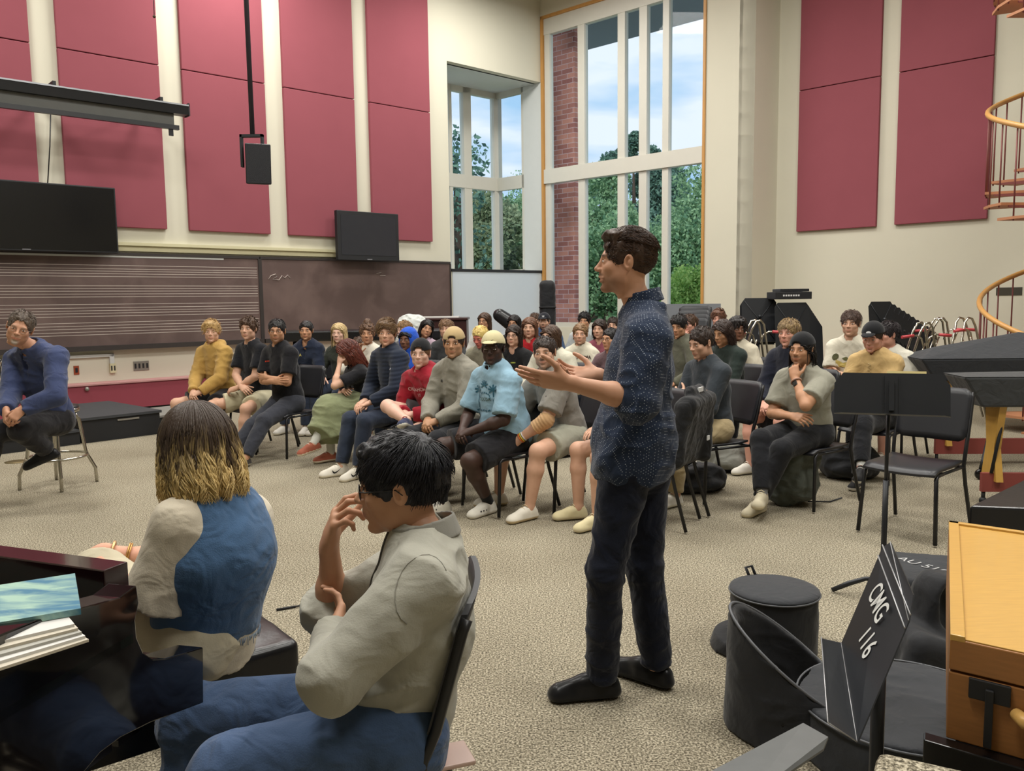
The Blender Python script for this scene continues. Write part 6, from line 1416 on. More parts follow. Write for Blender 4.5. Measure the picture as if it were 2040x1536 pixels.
RY = hero(YM, (775, 1440, 1.92), dict(head=(797, 966, 1.92), neck=(846, 1100, 1.90), chest=(835, 1240, 1.90), pelvis=(775, 1440, 1.92),
    shL=(842, 1168, 1.74), elL=(668, 1348, 1.66), wrL=(664, 1272, 1.88), shR=(835, 1130, 2.08), elR=(664, 1215, 2.06), wrR=(656, 1086, 2.00),
    hipL=(790, 1470, 1.82), hipR=(768, 1410, 2.02), knL=(455, 1540, 1.72), anL=(440, 1800, 1.75), knR=(380, 1425, 2.10), anR=(385, 1760, 2.08)))
# quarter-zip stand collar
def stand_collar(R, m, hgt=0.050, rad=0.070, open_=0.035, lift_=0.030):
    J = R['J']; s = Sdf(); up = nrm(J['head']-J['neck']+V3(0, 0, 0.1)); c0 = J['neck']+R['up']*lift_; c1 = c0+up*hgt
    s.cone(c0, c1, rad+0.014, rad+0.006, k=0.01, capb=True, capa=True); s.cone(c0-up*0.02, c1+up*0.02, rad+0.004, rad-0.002, k=0.004, mode=-1)
    f = R['fw']; s.cone(c0+f*rad-up*0.02, c1+f*(rad+0.03)+up*0.03, 0.008, open_, k=0.006, mode=-1)
    V, F = s.mesh(0.004); return add_obj('collar', mesh_np('collar', V, F, True, [m]), R['top'])
stand_collar(RY, cloth('grey quarter zip collar', (140, 138, 130), wr=0.2))
def surf_tube(R, pts, r, name, m, off=0.002, frm=None):
    top = R['top']; bv = BVHTree.FromPolygons([v.co for v in top.data.vertices], [p.vertices[:] for p in top.data.polygons]); out = []
    for p, d in pts:
        p = Vector(p); d = Vector(d).normalized(); h = bv.ray_cast(p+d*0.35, -d, 0.6); out.append((h[0] if h[0] is not None else p)+d*off)
    k = MB(); k.tube(out, r, 5); return k.build(name, m, R['top'])
_J = RY['J']; _f = RY['fw']; _u = RY['up']
surf_tube(RY, [(_J['neck']+_u*(0.02-0.02*i)+_f*0.03, _f+V3(0, 0, 0.2)) for i in range(9)], 0.003, 'zip', mat('zip metal', srgb(90, 88, 84), 0.35, 0.6))
surf_tube(RY, [(_J['sh'][0]*(1-t)+_J['sh'][0]*t+_f*0.055*math.cos(a)+_u*0.075*math.sin(a), V3(0.1, -1, 0.2)) for a, t in [(2.4-i*0.28, 0) for i in range(14)]], 0.0012, 'shoulder_seam', cloth('seam grey', (140, 138, 128)), 0.001)
glasses(RY['root'], _J['HR'], _J['head'], M_gframe, r=0.021, thick=0.0016)
stand_collar(RL, MATS['navy dotted shirt'], hgt=0.050, rad=0.064, open_=0.022, lift_=0.050)
# collar button and chest button row of the lecturer
_J = RL['J']; k = MB(); 
for i in range(5):
    p = _J['neck']+RL['fw']*0.12-RL['up']*(0.05+0.08*i); k.sphere(p, 0.005, 8)
k.bm.free()
# --- woman on the piano bench, back to the camera
BW = dict(label='person with brown to blond hair in blue denim vest, seen from behind', haz=146, az=122, pitch=-4, fem=True, skin=(216, 160, 132), head_scale=0.97, arm_w=1.1,
    hair=(dict(t=0.009, ears=False, hairline=0.064, rough=0.004, clip_face=False, mass=[((-0.050, -0.02, -0.02), (0.026, 0.045, 0.065)), ((0.050, -0.02, -0.02), (0.026, 0.045, 0.065)), ((0, -0.052, -0.015), (0.058, 0.034, 0.07))], locks=wavy_locks(8500, w=0.0016, K=24)), (66, 52, 42), (214, 186, 126)),
    top=T('cream tee', (206, 196, 176), sleeve='short', slen=1.0, flare=0.022, inf=0.018, fold=0.005, nob=True, drop=0.06), bottom=dict(kind='trousers', name='cream trousers', col=(200, 190, 164), inf=0.018, fold=0.010), shoes=dict(col=(210, 204, 190), sole=(220, 214, 200), style='sneaker'),
    hd=[(-0.8, 0.7, 0.15), (-0.9, -0.5, -0.4)], pn=[(0.4, 0.3, -1), (0.3, 0.2, -1)], curl=[0.55, 0.55], toe=[(-1, 0.2, -0.2), (-1, 0.3, 0)])
RB = hero(BW, (405, 1262, 2.36), dict(head=(388, 893, 2.33), neck=(424, 1003, 2.31), chest=(438, 1110, 2.30), pelvis=(408, 1262, 2.36),
    shL=(352, 1048, 2.20), elL=(312, 1200, 2.20), wrL=(205, 1142, 2.36), shR=(492, 1030, 2.44), elR=(330, 1120, 2.62), wrR=(200, 1098, 2.56),
    hipL=(385, 1275, 2.28), hipR=(425, 1250, 2.44), knL=(196, 1150, 2.46), anL=(160, 1290, 2.52), knR=(210, 1200, 2.62), anR=(215, 1390, 2.62)))
_J = RB['J']; s = Sdf(); fw, up, rt, wd, inf = RB['fw'], RB['up'], RB['rt'], 1.0, 0.033
s.cone(_J['neck']-up*0.05-fw*0.005, _J['chest'], 0.105+inf, 0.128+inf, k=0.06, flat=(fw, 0.74)); s.cone(_J['chest'], _J['pelvis']+up*0.05, 0.128+inf, 0.138+inf, k=0.06, flat=(fw, 0.82))
s.cone(_J['sh'][0]*0.75+_J['sh'][1]*0.25-fw*0.01, _J['sh'][1]*0.75+_J['sh'][0]*0.25-fw*0.01, 0.046+inf, 0.046+inf, k=0.05); s.cone(_J['neck']-up*0.01, _J['sh'][0]*0.6+_J['neck']*0.4, 0.042+inf, 0.036+inf, k=0.03); s.cone(_J['neck']-up*0.01, _J['sh'][1]*0.6+_J['neck']*0.4, 0.042+inf, 0.036+inf, k=0.03)
s.cone(_J['neck']+up*0.10+fw*0.01, _J['neck']-up*0.02+fw*0.04, 0.062, 0.05, k=0.006, mode=-1)
for i in (0, 1):
    x = (-1, 1)[i]; e = _J['sh'][i]; s.ell(e-up*0.055+rt*x*0.035+fw*0.02, (0.085, 0.075, 0.125), np.stack([rt, fw, up], 1), k=0.006, mode=-1)
s.plane(_J['pelvis']+up*0.03, -up)
V, F = s.mesh(0.0065, folds(0.004, 1.2, 4)); vest = add_obj('denim_vest', mesh_np('denim_vest', V, F, True, [cloth('blue denim', (72, 102, 138), wr=0.6)]), RB['root'])
rngv = np.random.default_rng(5); k = MB()
for i in range(130):       # frayed hem
    a = 2*PI*i/130; d = rt*math.cos(a)*0.172+fw*math.sin(a)*0.142; p = _J['pelvis']+up*0.032+d; k.tube([Vector(p+up*0.005), Vector(p-up*(0.012+0.012*rngv.random())+rngv.normal(size=3)*0.004)], 0.0012, 3)
k.build('frayed_hem', cloth('pale denim thread', (150, 176, 206), wr=0.1), vest); vest.children[0]['kind'] = 'stuff'
for t_, c_, m_ in ((0.17, 0.031, (212, 170, 120)), (0.40, 0.036, (196, 150, 84)), (0.43, 0.036, (196, 150, 84))):
    w_ = _J['wr'][1]; u_ = nrm(_J['el'][1]-w_); c0 = w_+(_J['el'][1]-w_)*t_; x = nrm(np.cross(u_, V3(0, 0, 1))); y = np.cross(u_, x); k = MB()
    k.tube([Vector(c0+(x*math.cos(t)+y*math.sin(t))*(c_+0.004)) for t in [2*PI*j/20 for j in range(20)]], 0.0028 if t_ > 0.2 else 0.006, 5, closed=True); k.build('bracelet', mat('bracelet %s' % (m_,), srgb(*m_), 0.35, 0.6), RB['root'])
# --- man on the stool
SM = dict(label='person with grey goatee and glasses in blue shirt on the chrome stool', haz=8, az=30, pitch=-8, roll=-20, skin=(204, 152, 122), head_scale=1.05, beard=dict(chin=0.9, mous=0.35), beardcol=(170, 160, 148), browk=0.35,
    hair=(dict(H_SHORT, hairline=0.080), (74, 62, 52), (110, 96, 84)), top=T('blue dress shirt', (60, 70, 104), part='shirt', collar=True, inf=0.028, fold=0.012, wr=0.5, vneck=True, drop=0.06), bottom=dict(kind='trousers', name='charcoal trousers', col=(34, 33, 36), inf=0.018, fold=0.008), shoes=dict(col=(22, 22, 24), sole=(16, 16, 17), style='dress', size=1.05), socks=((24, 24, 26), 0.2),
    hd=[(-0.5, -0.4, -0.6), (0.1, -0.4, -1)], pn=[(-0.3, 0.8, -0.6), (0.6, 0.6, 0)], curl=[0.9, 0.9], toe=[(-0.85, -0.5, -0.35), (-0.7, -0.7, 0)])
RS = hero(SM, (103, 835, 6.45), dict(head=(40, 653, 6.12), neck=(66, 697, 6.25), chest=(84, 760, 6.36), pelvis=(103, 826, 6.47),
    shR=(30, 716, 6.38), elR=(22, 790, 6.20), wrR=(12, 818, 5.98), shL=(112, 712, 6.18), elL=(112, 788, 6.02), wrL=(44, 816, 5.92),
    hipL=(116, 838, 6.42), hipR=(88, 836, 6.52), knL=(40, 856, 6.02), anL=(94, 897, 6.28), knR=(-12, 862, 6.25), anR=(-42, 997, 6.2)), q=2)
glasses(RS['root'], RS['J']['HR'], RS['J']['head'], mat('silver spectacle frame', srgb(150, 140, 130), 0.3, 0.7), r=0.021, thick=0.0012)
_J = RS['J']; k = MB(); w_ = _J['wr'][0]; u_ = nrm(_J['el'][0]-w_); x = nrm(np.cross(u_, V3(0, 0, 1))); y = np.cross(u_, x)
k.tube([Vector(w_+u_*0.02+(x*math.cos(t)+y*math.sin(t))*0.036) for t in [2*PI*j/18 for j in range(18)]], 0.007, 6, closed=True); k.build('watch', M_steel, RS['root'])
for sp in CROWD:
    R = seated(sp); extras(R, sp)
    if sp.get('chair', True):
        x, y, rz = sp['_base']; place_chair(x, y, rz, 'black posture chair on which the '+sp['who']+' sits', 'audience chairs')
# ============================================================ PROPS
M_chrome = mat('chrome', srgb(190, 186, 176), 0.15, 1.0, var=0.0)
M_vinyl = mat('black vinyl', srgb(22, 22, 25), 0.32, var=0.1, bump=0.1, bscale=40)
M_nylon = cloth('black nylon', (36, 37, 40), 0.7, wr=0.25)
M_nylon2 = cloth('dark grey nylon cover', (50, 52, 56), 0.75, wr=0.3)
M_stand = mat('black powder coated steel', srgb(38, 40, 44), 0.4, 0.2, var=0.12, vscale=12)
M_edge = mat('worn metal edge', srgb(170, 170, 172), 0.4, 0.6)
# chairs for the young man and standing empty ones
def az_of(px_u, a): return math.degrees(math.atan((px_u-1020)/FPX))+a
jp = RY['J']['pelvis']; rl = RY['root'].location
c = place_chair(rl.x-0.135, rl.y+0.03, az_rz(az_of(925, 92)), 'black posture chair under the person in the grey quarter zip, nearest the camera'); c.scale = (1.0, 1.0, 0.98)
def chair_at(px, az, label, group=None, sc=1.0):
    p = fl(*px); c = place_chair(p.x, p.y, az_rz(az_of(px[0], az)), label, group); c.scale = (sc,)*3; return c
chair_at((1815, 1060), 22, 'empty black posture chair right behind the music stand, beside the wooden box', sc=1.04)
chair_at((1300, 1035), 112, 'black posture chair with a black jacket over its back, behind the lecturer', sc=1.0)
# jacket on that chair
cj = [o for o in bpy.data.objects if o.get('label', '').startswith('black posture chair with a black jacket')][0]
Rz_ = np.array(Matrix.Rotation(cj.rotation_euler[2], 3, 'Z')); s = Sdf()
s.box((0, -0.27, 0.66), (0.245, 0.055, 0.26), rotx(0.28), rr=0.05, k=0.03)
s.cone((-0.22, -0.30, 0.84), (-0.26, -0.26, 0.50), 0.055, 0.06, k=0.03); s.cone((0.22, -0.30, 0.84), (0.25, -0.28, 0.46), 0.055, 0.055, k=0.03); s.cone((-0.1, -0.30, 0.93), (0.1, -0.30, 0.93), 0.035, 0.035, k=0.03)
V, F = s.mesh(0.011, folds(0.009, 1.1, 2)); jk = add_obj('jacket', mesh_np('jacket', V, F, True, [cloth('black shell jacket', (30, 31, 34), 0.7, wr=0.6)])); jk.location = cj.location; jk.rotation_euler = cj.rotation_euler
tag(jk, 'black rain jacket draped over the chair back right behind the lecturer', 'jacket')
k = MB(); k.box(-0.02, 0.02, -0.40, -0.392, 0.60, 0.63); lg = k.build('jacket_logo', mat('white logo', srgb(215, 215, 215), 0.6), jk)
k = MB(); k.box(-0.05, 0.04, -0.345, -0.335, 0.925, 0.955); k.build('neck_label', mat('white logo', (1, 1, 1)), jk)

# chrome stool
ps = fl(118, 968); ps = Vector((ps.x, ps.y, 0)); zs = 0.70
e = empty('bar_stool', ps); tag(e, 'chrome bar stool with black round seat, far left', 'stool')
k = MB(); k.lathe([(0.02, zs-0.06), (0.19, zs-0.06), (0.195, zs-0.03), (0.19, zs), (0.12, zs+0.012), (0.01, zs+0.014)], seg=36); k.build('seat', M_vinyl, e)
k = MB(); k.lathe([(0.194, zs-0.052), (0.199, zs-0.052), (0.199, zs-0.022), (0.194, zs-0.022)], seg=36); k.build('seat_band', M_chrome, e)
for i in range(4):
    a = PI*0.18+i*PI/2; ca, sa = math.cos(a), math.sin(a); k = MB()
    k.tube([(0.10*ca, 0.10*sa, zs-0.065), (0.155*ca, 0.155*sa, zs-0.075), (0.185*ca, 0.185*sa, zs-0.13), (0.225*ca, 0.225*sa, 0.27), (0.29*ca, 0.29*sa, 0.13), (0.295*ca, 0.295*sa, 0.0)], 0.0145, 10); k.build('leg', M_chrome, e)
k = MB(); k.tube([(0.235*math.cos(2*PI*i/36), 0.235*math.sin(2*PI*i/36), 0.26) for i in range(36)], 0.011, 8, closed=True); k.build('foot_ring', M_chrome, e)

# music stands -------------------------------------------------------
def desk_mesh(parent, w, h, lip, M4, m=M_stand, th=0.003, name='desk', edge=True):
    k = MB(); c = 0.035
    out = [(-w/2, c), (-w/2+c, 0)] if False else None
    pts = [(-w/2, 0), (w/2, 0), (w/2, h-c*1.6), (w/2-c*1.2, h), (-w/2+c*1.2, h), (-w/2, h-c*1.6)]
    k.prism([M4 @ Vector((x, 0, z)) for x, z in pts], M4.to_3x3() @ Vector((0, th, 0)))
    d = k.build(name, m, parent)
    k = MB(); pts = [(-w/2, 0), (w/2, 0), (w/2, -lip+c), (w/2-c, -lip), (-w/2+c, -lip), (-w/2, -lip+c)]
    k.prism([M4 @ Vector((x, z, 0)) for x, z in pts], M4.to_3x3() @ Vector((0, 0, th))); k.build('lip', m, parent)
    return d
# stand with desk seen from behind (its reader faces away from the camera): pole and rib visible
p0 = fl(1757, 1192); Yp = p0.y
e = empty('music_stand', (p0.x, p0.y, 0)); tag(e, 'black music stand in front of the empty chair, desk nearly upright', 'music stand')
zt = at(1768, 765, Yp).z; zb_ = at(1768, 826, Yp).z
rz_ = az_rz(az_of(1764, 180))
M4 = Matrix.Translation((0, -0.03, zb_)) @ Matrix.Rotation(rz_+math.radians(4), 4, 'Z') @ Matrix.Rotation(math.radians(-16), 4, 'X')
wd_ = (at(1872, 790, Yp)-at(1661, 790, Yp)).length
desk_mesh(e, wd_, 0.215, 0.05, M4)
k = MB(); k.tube([(0, 0, 0.05), (0, 0, 0.62)], 0.014, 10); k.build('lower_tube', M_stand, e)
k = MB(); k.tube([(0, 0, 0.55), (0, 0, zb_+0.06)], 0.0095, 10); k.build('upper_tube', M_stand, e)
k = MB(); k.box(-0.03, 0.03, -0.012, -0.0, 0.0, 0.20, M4); k.box(-0.012, 0.012, -0.03, -0.012, 0.02, 0.17, M4); k.build('desk_bracket', M_stand, e)
for a in (0.5, 2.75, 4.6):
    k = MB(); k.tube([(0, 0, 0.10), (0.08*math.cos(a), 0.08*math.sin(a), 0.095), (0.16*math.cos(a), 0.16*math.sin(a), 0.06), (0.24*math.cos(a), 0.24*math.sin(a), 0.014)], [0.010, 0.012, 0.014, 0.012], 8); k.build('leg', M_stand, e)
# sheet of paper lying on the stand's top edge
k = MB(); k.box(-0.02, 0.16, 0.006, 0.009, 0.03, 0.228, M4.copy()); o = k.build('sheet_music', mat('cream paper', srgb(216, 200, 140), 0.8)); o.location = e.location; tag(o, 'yellowish sheet of paper standing on the music stand by the empty chair', 'paper')

# near tilted stand with stencilled lettering
def quad_frame(c, x, y):
    x = x.normalized(); n = x.cross(y).normalized(); y = n.cross(x); return Matrix((x, y, n)).transposed().to_4x4()
Yn = 1.92
A_ = at(1683, 1293, 1.84); B_ = at(1655, 1470, 1.42) ; 
P_tl = at(1768, 1066, 2.16); P_bl = at(1676, 1281, 2.02); P_br = at(1708, 1478, 1.62); P_tr = at(1826, 1200, 1.80)
xd = ((P_br-P_bl)+(P_tr-P_tl)).normalized(); yd = ((P_tl-P_bl)+(P_tr-P_br)); yd = (yd-xd*yd.dot(xd)).normalized(); nn = xd.cross(yd).normalized()
cen = (P_tl+P_bl+P_br+P_tr)/4; W2 = ((P_br-P_bl).length+(P_tr-P_tl).length)/4; H2 = ((P_tl-P_bl).length+(P_tr-P_br).length)/4
pole_xy = at(1748, 1440, 1.88)
e = empty('music_stand', (pole_xy.x, pole_xy.y, 0)); tag(e, 'tilted black music stand with white stencilled 116, before the gig bags', 'music stand'); inv = Matrix.Translation(-e.location)
def pl_(pts, m, name, parent, th=0.003, lift=0.0, inv_=inv):
    k = MB(); k.prism([p+nn*lift for p in pts], nn*(-th)); return k.build(name, m, parent, inv=inv_)
cc_ = 0.03
q = [P_bl, P_br, P_br+(P_tr-P_br)*0.86, P_tr+(P_tl-P_tr)*0.10, P_tl+(P_tr-P_tl)*0.12, P_tl+(P_bl-P_tl)*0.12]
desk = pl_(q, M_stand, 'desk', e)
L1_ = at(1637, 1270, 1.90); L2_ = at(1650, 1440, 1.52)
kk = MB(); kk.prism([P_bl, P_br, P_br+(L2_-P_br)*0.9+ (P_bl-P_br)*0.0, L2_+(L1_-L2_)*0.10, L1_+(L2_-L1_)*0.02], nn*0.003); kk.build('lip', mat('scuffed steel shelf', srgb(72, 74, 78), 0.35, 0.5, var=0.25, vscale=30), e, inv=inv)
for a_, b_ in ((P_bl, P_br), (L1_, L2_), (P_tl+(P_tr-P_tl)*0.12, P_tr+(P_br-P_tr)*0.14), (L2_, P_br)):
    kk = MB(); kk.tube([a_+nn*0.001, b_+nn*0.001], 0.0014, 5); kk.build('worn_edge', M_edge, e, inv=inv)
for f0, f1 in ((0.80, 0.80), (0.90, 0.90)):
    kk = MB(); kk.tube([P_bl+(P_tl-P_bl)*f0+nn*0.002, P_br+(P_tr-P_br)*f1+nn*0.002], 0.002, 5); kk.build('crease', M_edge, e, inv=inv)
def sten(txt, fx, fy, size):
    me = text_mesh(txt, size, 0, True); o_ = P_bl+(P_br-P_bl)*fx+(P_tl-P_bl)*fy; dn = (P_br-P_bl).normalized(); up = nn.cross(dn)
    for v in me.vertices: v.co = (o_+dn*v.co.x+up*v.co.y+nn*0.0015)-Vector(e.location)
    me.materials.append(mat('white stencil paint', srgb(200, 200, 196), 0.7)); add_obj('stencil_lettering', me, desk)
sten('CMG', 0.40, 0.62, 0.075); sten('116', 0.50, 0.36, 0.075)
k = MB(); k.tube([Vector((0, 0, 0.03)), Vector((0, 0, 0.70))], 0.016, 10); k.build('tube', M_stand, e)
k = MB(); k.tube([Vector((0, 0, 0.68)), cen-nn*0.02-Vector(e.location)], 0.011, 8); k.build('desk_bracket', M_stand, e)
for a in (0.3, 2.4, 4.5):
    k = MB(); k.tube([(0, 0, 0.09), (0.1*math.cos(a), 0.1*math.sin(a), 0.09), (0.24*math.cos(a), 0.24*math.sin(a), 0.012)], 0.010, 8); k.build('leg', M_stand, e)

# cut-off stand desk at the bottom edge
pts = [(1400, 1545, 1.25), (1600, 1440, 1.42), (1650, 1468, 1.36), (1640, 1492, 1.33), (1480, 1600, 1.15)]
W_ = [at(*t) for t in pts]; n_ = (W_[1]-W_[0]).cross(W_[2]-W_[0]).normalized()
e = empty('music_stand', Vector((W_[2].x-0.1, W_[2].y-0.06, 0))); tag(e, 'grey music stand desk cut off by the bottom picture edge', 'music stand'); inv = Matrix.Translation(-e.location)
k = MB(); k.prism(W_, n_*0.004); k.build('desk', mat('grey worn stand desk', srgb(96, 98, 98), 0.45, 0.3, var=0.15, vscale=25), e, inv=inv)
k = MB(); k.tube([(0, 0, 0.02), (0, 0, 0.55), sum((w - Vector(e.location) for w in W_), Vector())/5-Vector((0, 0, 0.01))], 0.012, 8); k.build('tube', M_stand, e)
# carpeted block at the bottom right
W_ = [at(1745, 1490, 1.42), at(1768, 1484, 1.50), at(1960, 1545, 1.55), at(1960, 1700, 1.3), at(1700, 1600, 1.2)]
k = MB(); zz = W_[0].z; base = [fl(u, v, 0.62) for u, v in ((1748, 1490), (2060, 1560), (2060, 1760), (1700, 1700))]
k.prism([Vector((p.x, p.y, 0.0)) for p in base], (0, 0, 0.62)); e = k.build('carpeted_stool', carpet_mat(), bevel=0.02); tag(e, 'grey carpeted block cut off by the bottom right picture edge', 'carpeted block')

# soft drum bags and cases ----------------------------------------------
def bag(name, label, cat, sdf_fn, px, m, h=0.011, fold_=0.008, parts=None, rz=0.0):
    p = fl(*px); s = Sdf(); sdf_fn(s); s.plane((0, 0, 0), (0, 0, -1)); V, F = s.mesh(h, folds(fold_, 0.9, px[0]))
    e = empty(name, (p.x, p.y, 0), rz); tag(e, label, cat); add_obj('shell', mesh_np('shell', V, F, True, [m]), e)
    return e
def drum(s): s.cone((0, 0, 0.0), (0, 0, 0.27), 0.185, 0.185, k=0.01, capb=True); s.cone((-0.05, 0.02, 0.0), (-0.05, 0.02, 0.06), 0.22, 0.20, k=0.03, capb=True)
e = bag('drum_bag', 'round black drum bag with piped flat lid, standing left of the gig bags', 'drum bag', drum, (1540, 1292), M_nylon, fold_=0.006)
k = MB(); k.lathe([(0.02, 0.262), (0.186, 0.262), (0.192, 0.268), (0.190, 0.276), (0.16, 0.283), (0.02, 0.288)], seg=48); k.build('lid', M_nylon2, e)
k = MB(); k.tube([(0.192*math.cos(t), 0.192*math.sin(t), 0.264) for t in [2*PI*i/48 for i in range(48)]], 0.004, 6, closed=True); k.build('piping', mat('grey piping', srgb(90, 92, 96), 0.5), e)
k = MB(); k.tube([(-0.06, 0.17, 0.27), (-0.07, 0.20, 0.305), (-0.04, 0.205, 0.31), (-0.03, 0.18, 0.275)], 0.008, 6); k.build('strap_loop', M_nylon, e)
def shell_bag(s):
    s.cone((0.0, 0, -0.02), (-0.02, 0.05, 0.62), 0.24, 0.19, k=0.02, capb=True); s.cone((0.0, 0, 0.03), (-0.02, 0.05, 0.70), 0.215, 0.165, k=0.01, mode=-1)
    s.plane((-0.02, 0.05, 0.27), (0.72, -0.22, 1.0), k=0.006)
e = bag('open_drum_bag', 'open black soft drum bag with slanted rim, in front of the round drum bag', 'drum bag', shell_bag, (1578, 1445), M_nylon, 0.009, 0.007)
k = MB(); pr = []
for i in range(40):
    t = 2*PI*i/40; z = 0.27
    for _ in range(6): rr_ = 0.235-0.075*z; x = -0.032*z+rr_*math.cos(t); y = 0.08*z+rr_*math.sin(t); z = 0.27-(0.72*(x+0.02)-0.22*(y-0.05))
    pr.append((x, y, max(0.03, z)))
k.tube(pr, 0.006, 6, closed=True); k.build('zip_rim', mat('grey piping', (0, 0, 0)), e)
def flatbag(s): s.cone((0, 0, 0.0), (0, 0, 0.17), 0.36, 0.34, k=0.03, capb=True)
e = bag('cymbal_bag', 'large round black cymbal bag lying flat behind the tilted stand', 'cymbal bag', flatbag, (1800, 1490), M_nylon2, 0.013, 0.012)
k = MB(); k.tube([(0.352*math.cos(t), 0.352*math.sin(t), 0.165) for t in [2*PI*i/60 for i in range(60)]], 0.004, 6, closed=True); k.build('piping', mat('grey piping', (0, 0, 0)), e)
k = MB(); M4 = Matrix.Translation((-0.13, 0.20, 0.185)) @ Matrix.Rotation(0.2, 4, 'Z') @ Matrix.Rotation(0.12, 4, 'X'); k.box(-0.06, 0.06, -0.03, 0.03, 0, 0.004, M4); tg = k.build('luggage_tag', mat('pale paper tag', srgb(206, 186, 178), 0.7), e)
k = MB()
for i in range(3): k.box(-0.05, 0.045, -0.018+i*0.016, -0.015+i*0.016, 0.0042, 0.0048, M4)
k.build('printed_lines', mat('grey print', srgb(110, 96, 92), 0.8), tg)
def gig(s):
    s.box((0, 0, 0.17), (0.13, 0.11, 0.22), rotz(0.3)@roty(0.12), rr=0.09, k=0.03); s.ell((0.03, -0.11, 0.26), (0.095, 0.12, 0.13), k=0.03, mode=-1); s.box((-0.08, -0.1, 0.08), (0.16, 0.14, 0.09), roty(0.3), rr=0.05, k=0.04)
e = bag('gig_bag', 'tall black gig bag with a gaping round mouth left of the wooden box', 'gig bag', gig, (1872, 1318), M_nylon, 0.010, 0.010)
Mh = Matrix.Translation((0.02, -0.16, 0.46))
k = MB(); 
for dx, l_ in ((0.0, 0.07), (0.028, 0.10)):
    k.tube([(dx+0.012*math.cos(t)+0.06, -0.15, 0.44-l_/2+l_/2*math.sin(t)) for t in [2*PI*i/20 for i in range(20)]], 0.004, 6, closed=True)
k.bm.free()
k = MB(); k.tube([(0.07+0.014*math.cos(t), -0.17, 0.33+0.045*math.sin(t)) for t in [2*PI*i/20 for i in range(20)]], 0.004, 6, closed=True); k.build('carabiner', mat('brass hook', srgb(190, 170, 110), 0.25, 0.9), e)
k = MB(); M4 = Matrix.Translation((-0.02, -0.235, 0.06)) @ Matrix.Rotation(-0.5, 4, 'X'); k.lathe([(0.001, 0), (0.040, 0), (0.040, 0.004), (0.001, 0.004)], M=(M4.to_3x3() @ Matrix.Rotation(PI/2*0, 3, 'X')), c=M4.translation, seg=24); pt_ = k.build('round_patch', mat('dark patch', srgb(30, 26, 26), 0.7), e)
k = MB(); k.box(-0.026, 0.026, -0.006, 0.008, 0.0045, 0.006, M4); k.build('red_lettering', mat('red print', srgb(190, 70, 50), 0.7), pt_)
k = MB(); k.box(-0.02, 0.012, -0.055, -0.038, 0.001, 0.003, M4); k.build('white_tag', mat('white logo', (1, 1, 1)), e)
def case_(s): s.box((0, 0, 0.06), (0.20, 0.26, 0.08), rotz(-0.35), rr=0.03, k=0.02)
e = bag('instrument_case', 'flat black instrument case with white handwriting behind the tilted stand', 'instrument case', case_, (1842, 1180), M_nylon2, 0.012, 0.005)
me = text_mesh('AU 5102', 0.09); 
for v in me.vertices:
    c2 = Matrix.Rotation(math.radians(-62), 3, 'Z') @ Vector((v.co.x, v.co.y, 0)); v.co = c2+Vector((0.0, 0.0, 0.143))
me.materials.append(mat('silver marker', srgb(180, 180, 180), 0.6)); add_obj('handwriting', me, e)
def lowb(s): s.box((0, 0, 0.05), (0.24, 0.20, 0.07), rr=0.05, k=0.02)
# wooden box on its black frame -------------------------------------------
M_oak = mat('golden oak', srgb(196, 152, 72), 0.42, var=0.14, vscale=5, stretch=(3, 22, 3), coat=0.2)
M_oakd = mat('oak side', srgb(160, 108, 58), 0.45, var=0.22, vscale=5, stretch=(3, 3, 26))
zt = 0.80
c0 = fl(1893, 1268, zt); c1 = fl(1890, 1040, zt); cr_ = fl(2040, 1300, zt)
xd = (cr_-c0); xd.z = 0; xd.normalize(); yd = (c1-c0); yd.z = 0; Ld = yd.length; yd.normalize()
e = empty('wooden_cabinet', (c0.x, c0.y, 0)); tag(e, 'golden oak box with black latch and wooden handle at the right picture edge', 'wooden box'); inv = Matrix.Translation(-e.location)
def ob(k, x0, x1, y0, y1, z0, z1):
    P_ = lambda x, y, z: Vector((c0.x, c0.y, 0))+xd*x+yd*y+Vector((0, 0, z))
    k.hexa([P_(x0, y0, z0), P_(x1, y0, z0), P_(x1, y1, z0), P_(x0, y1, z0), P_(x0, y0, z1), P_(x1, y0, z1), P_(x1, y1, z1), P_(x0, y1, z1)]); return k
WX = 0.75
ob(MB(), 0, WX, 0, Ld, zt-0.075, zt-0.004).build('lid_sides', M_oakd, e, bevel=0.003, inv=inv)
ob(MB(), 0.028, WX, 0.004, Ld-0.02, zt-0.012, zt-0.001).build('lid_panel', M_oak, e, inv=inv)
k = ob(MB(), 0, 0.03, 0, Ld, zt-0.01, zt+0.006); ob(k, 0.0, WX, Ld-0.025, Ld, zt-0.01, zt+0.006); k.build('lid_rim', M_oak, e, bevel=0.002, inv=inv)
ob(MB(), 0, WX, 0.0, Ld, zt-0.235, zt-0.080).build('body', M_oakd, e, bevel=0.003, inv=inv)
k = ob(MB(), 0.04, 0.12, -0.010, 0, zt-0.125, zt-0.080); o = k.build('latch_plate', M_black, e, bevel=0.002, inv=inv)
k = ob(MB(), 0.072, 0.088, -0.018, -0.008, zt-0.225, zt-0.095); k.build('latch_bar', M_black, e, bevel=0.002, inv=inv)
P_ = lambda x, y, z: Vector((c0.x, c0.y, 0))+xd*x+yd*y+Vector((0, 0, z))
k = MB(); k.tube([P_(0.13, -0.006, zt-0.135), P_(0.145, -0.028, zt-0.138), P_(0.18, -0.036, zt-0.140), P_(0.34, -0.036, zt-0.140), P_(0.38, -0.006, zt-0.14)], [0.013, 0.016, 0.017, 0.017, 0.014], 12); k.build('handle', mat('light wood handle', srgb(214, 168, 96), 0.4, var=0.15, stretch=(3, 20, 3)), e, inv=inv)
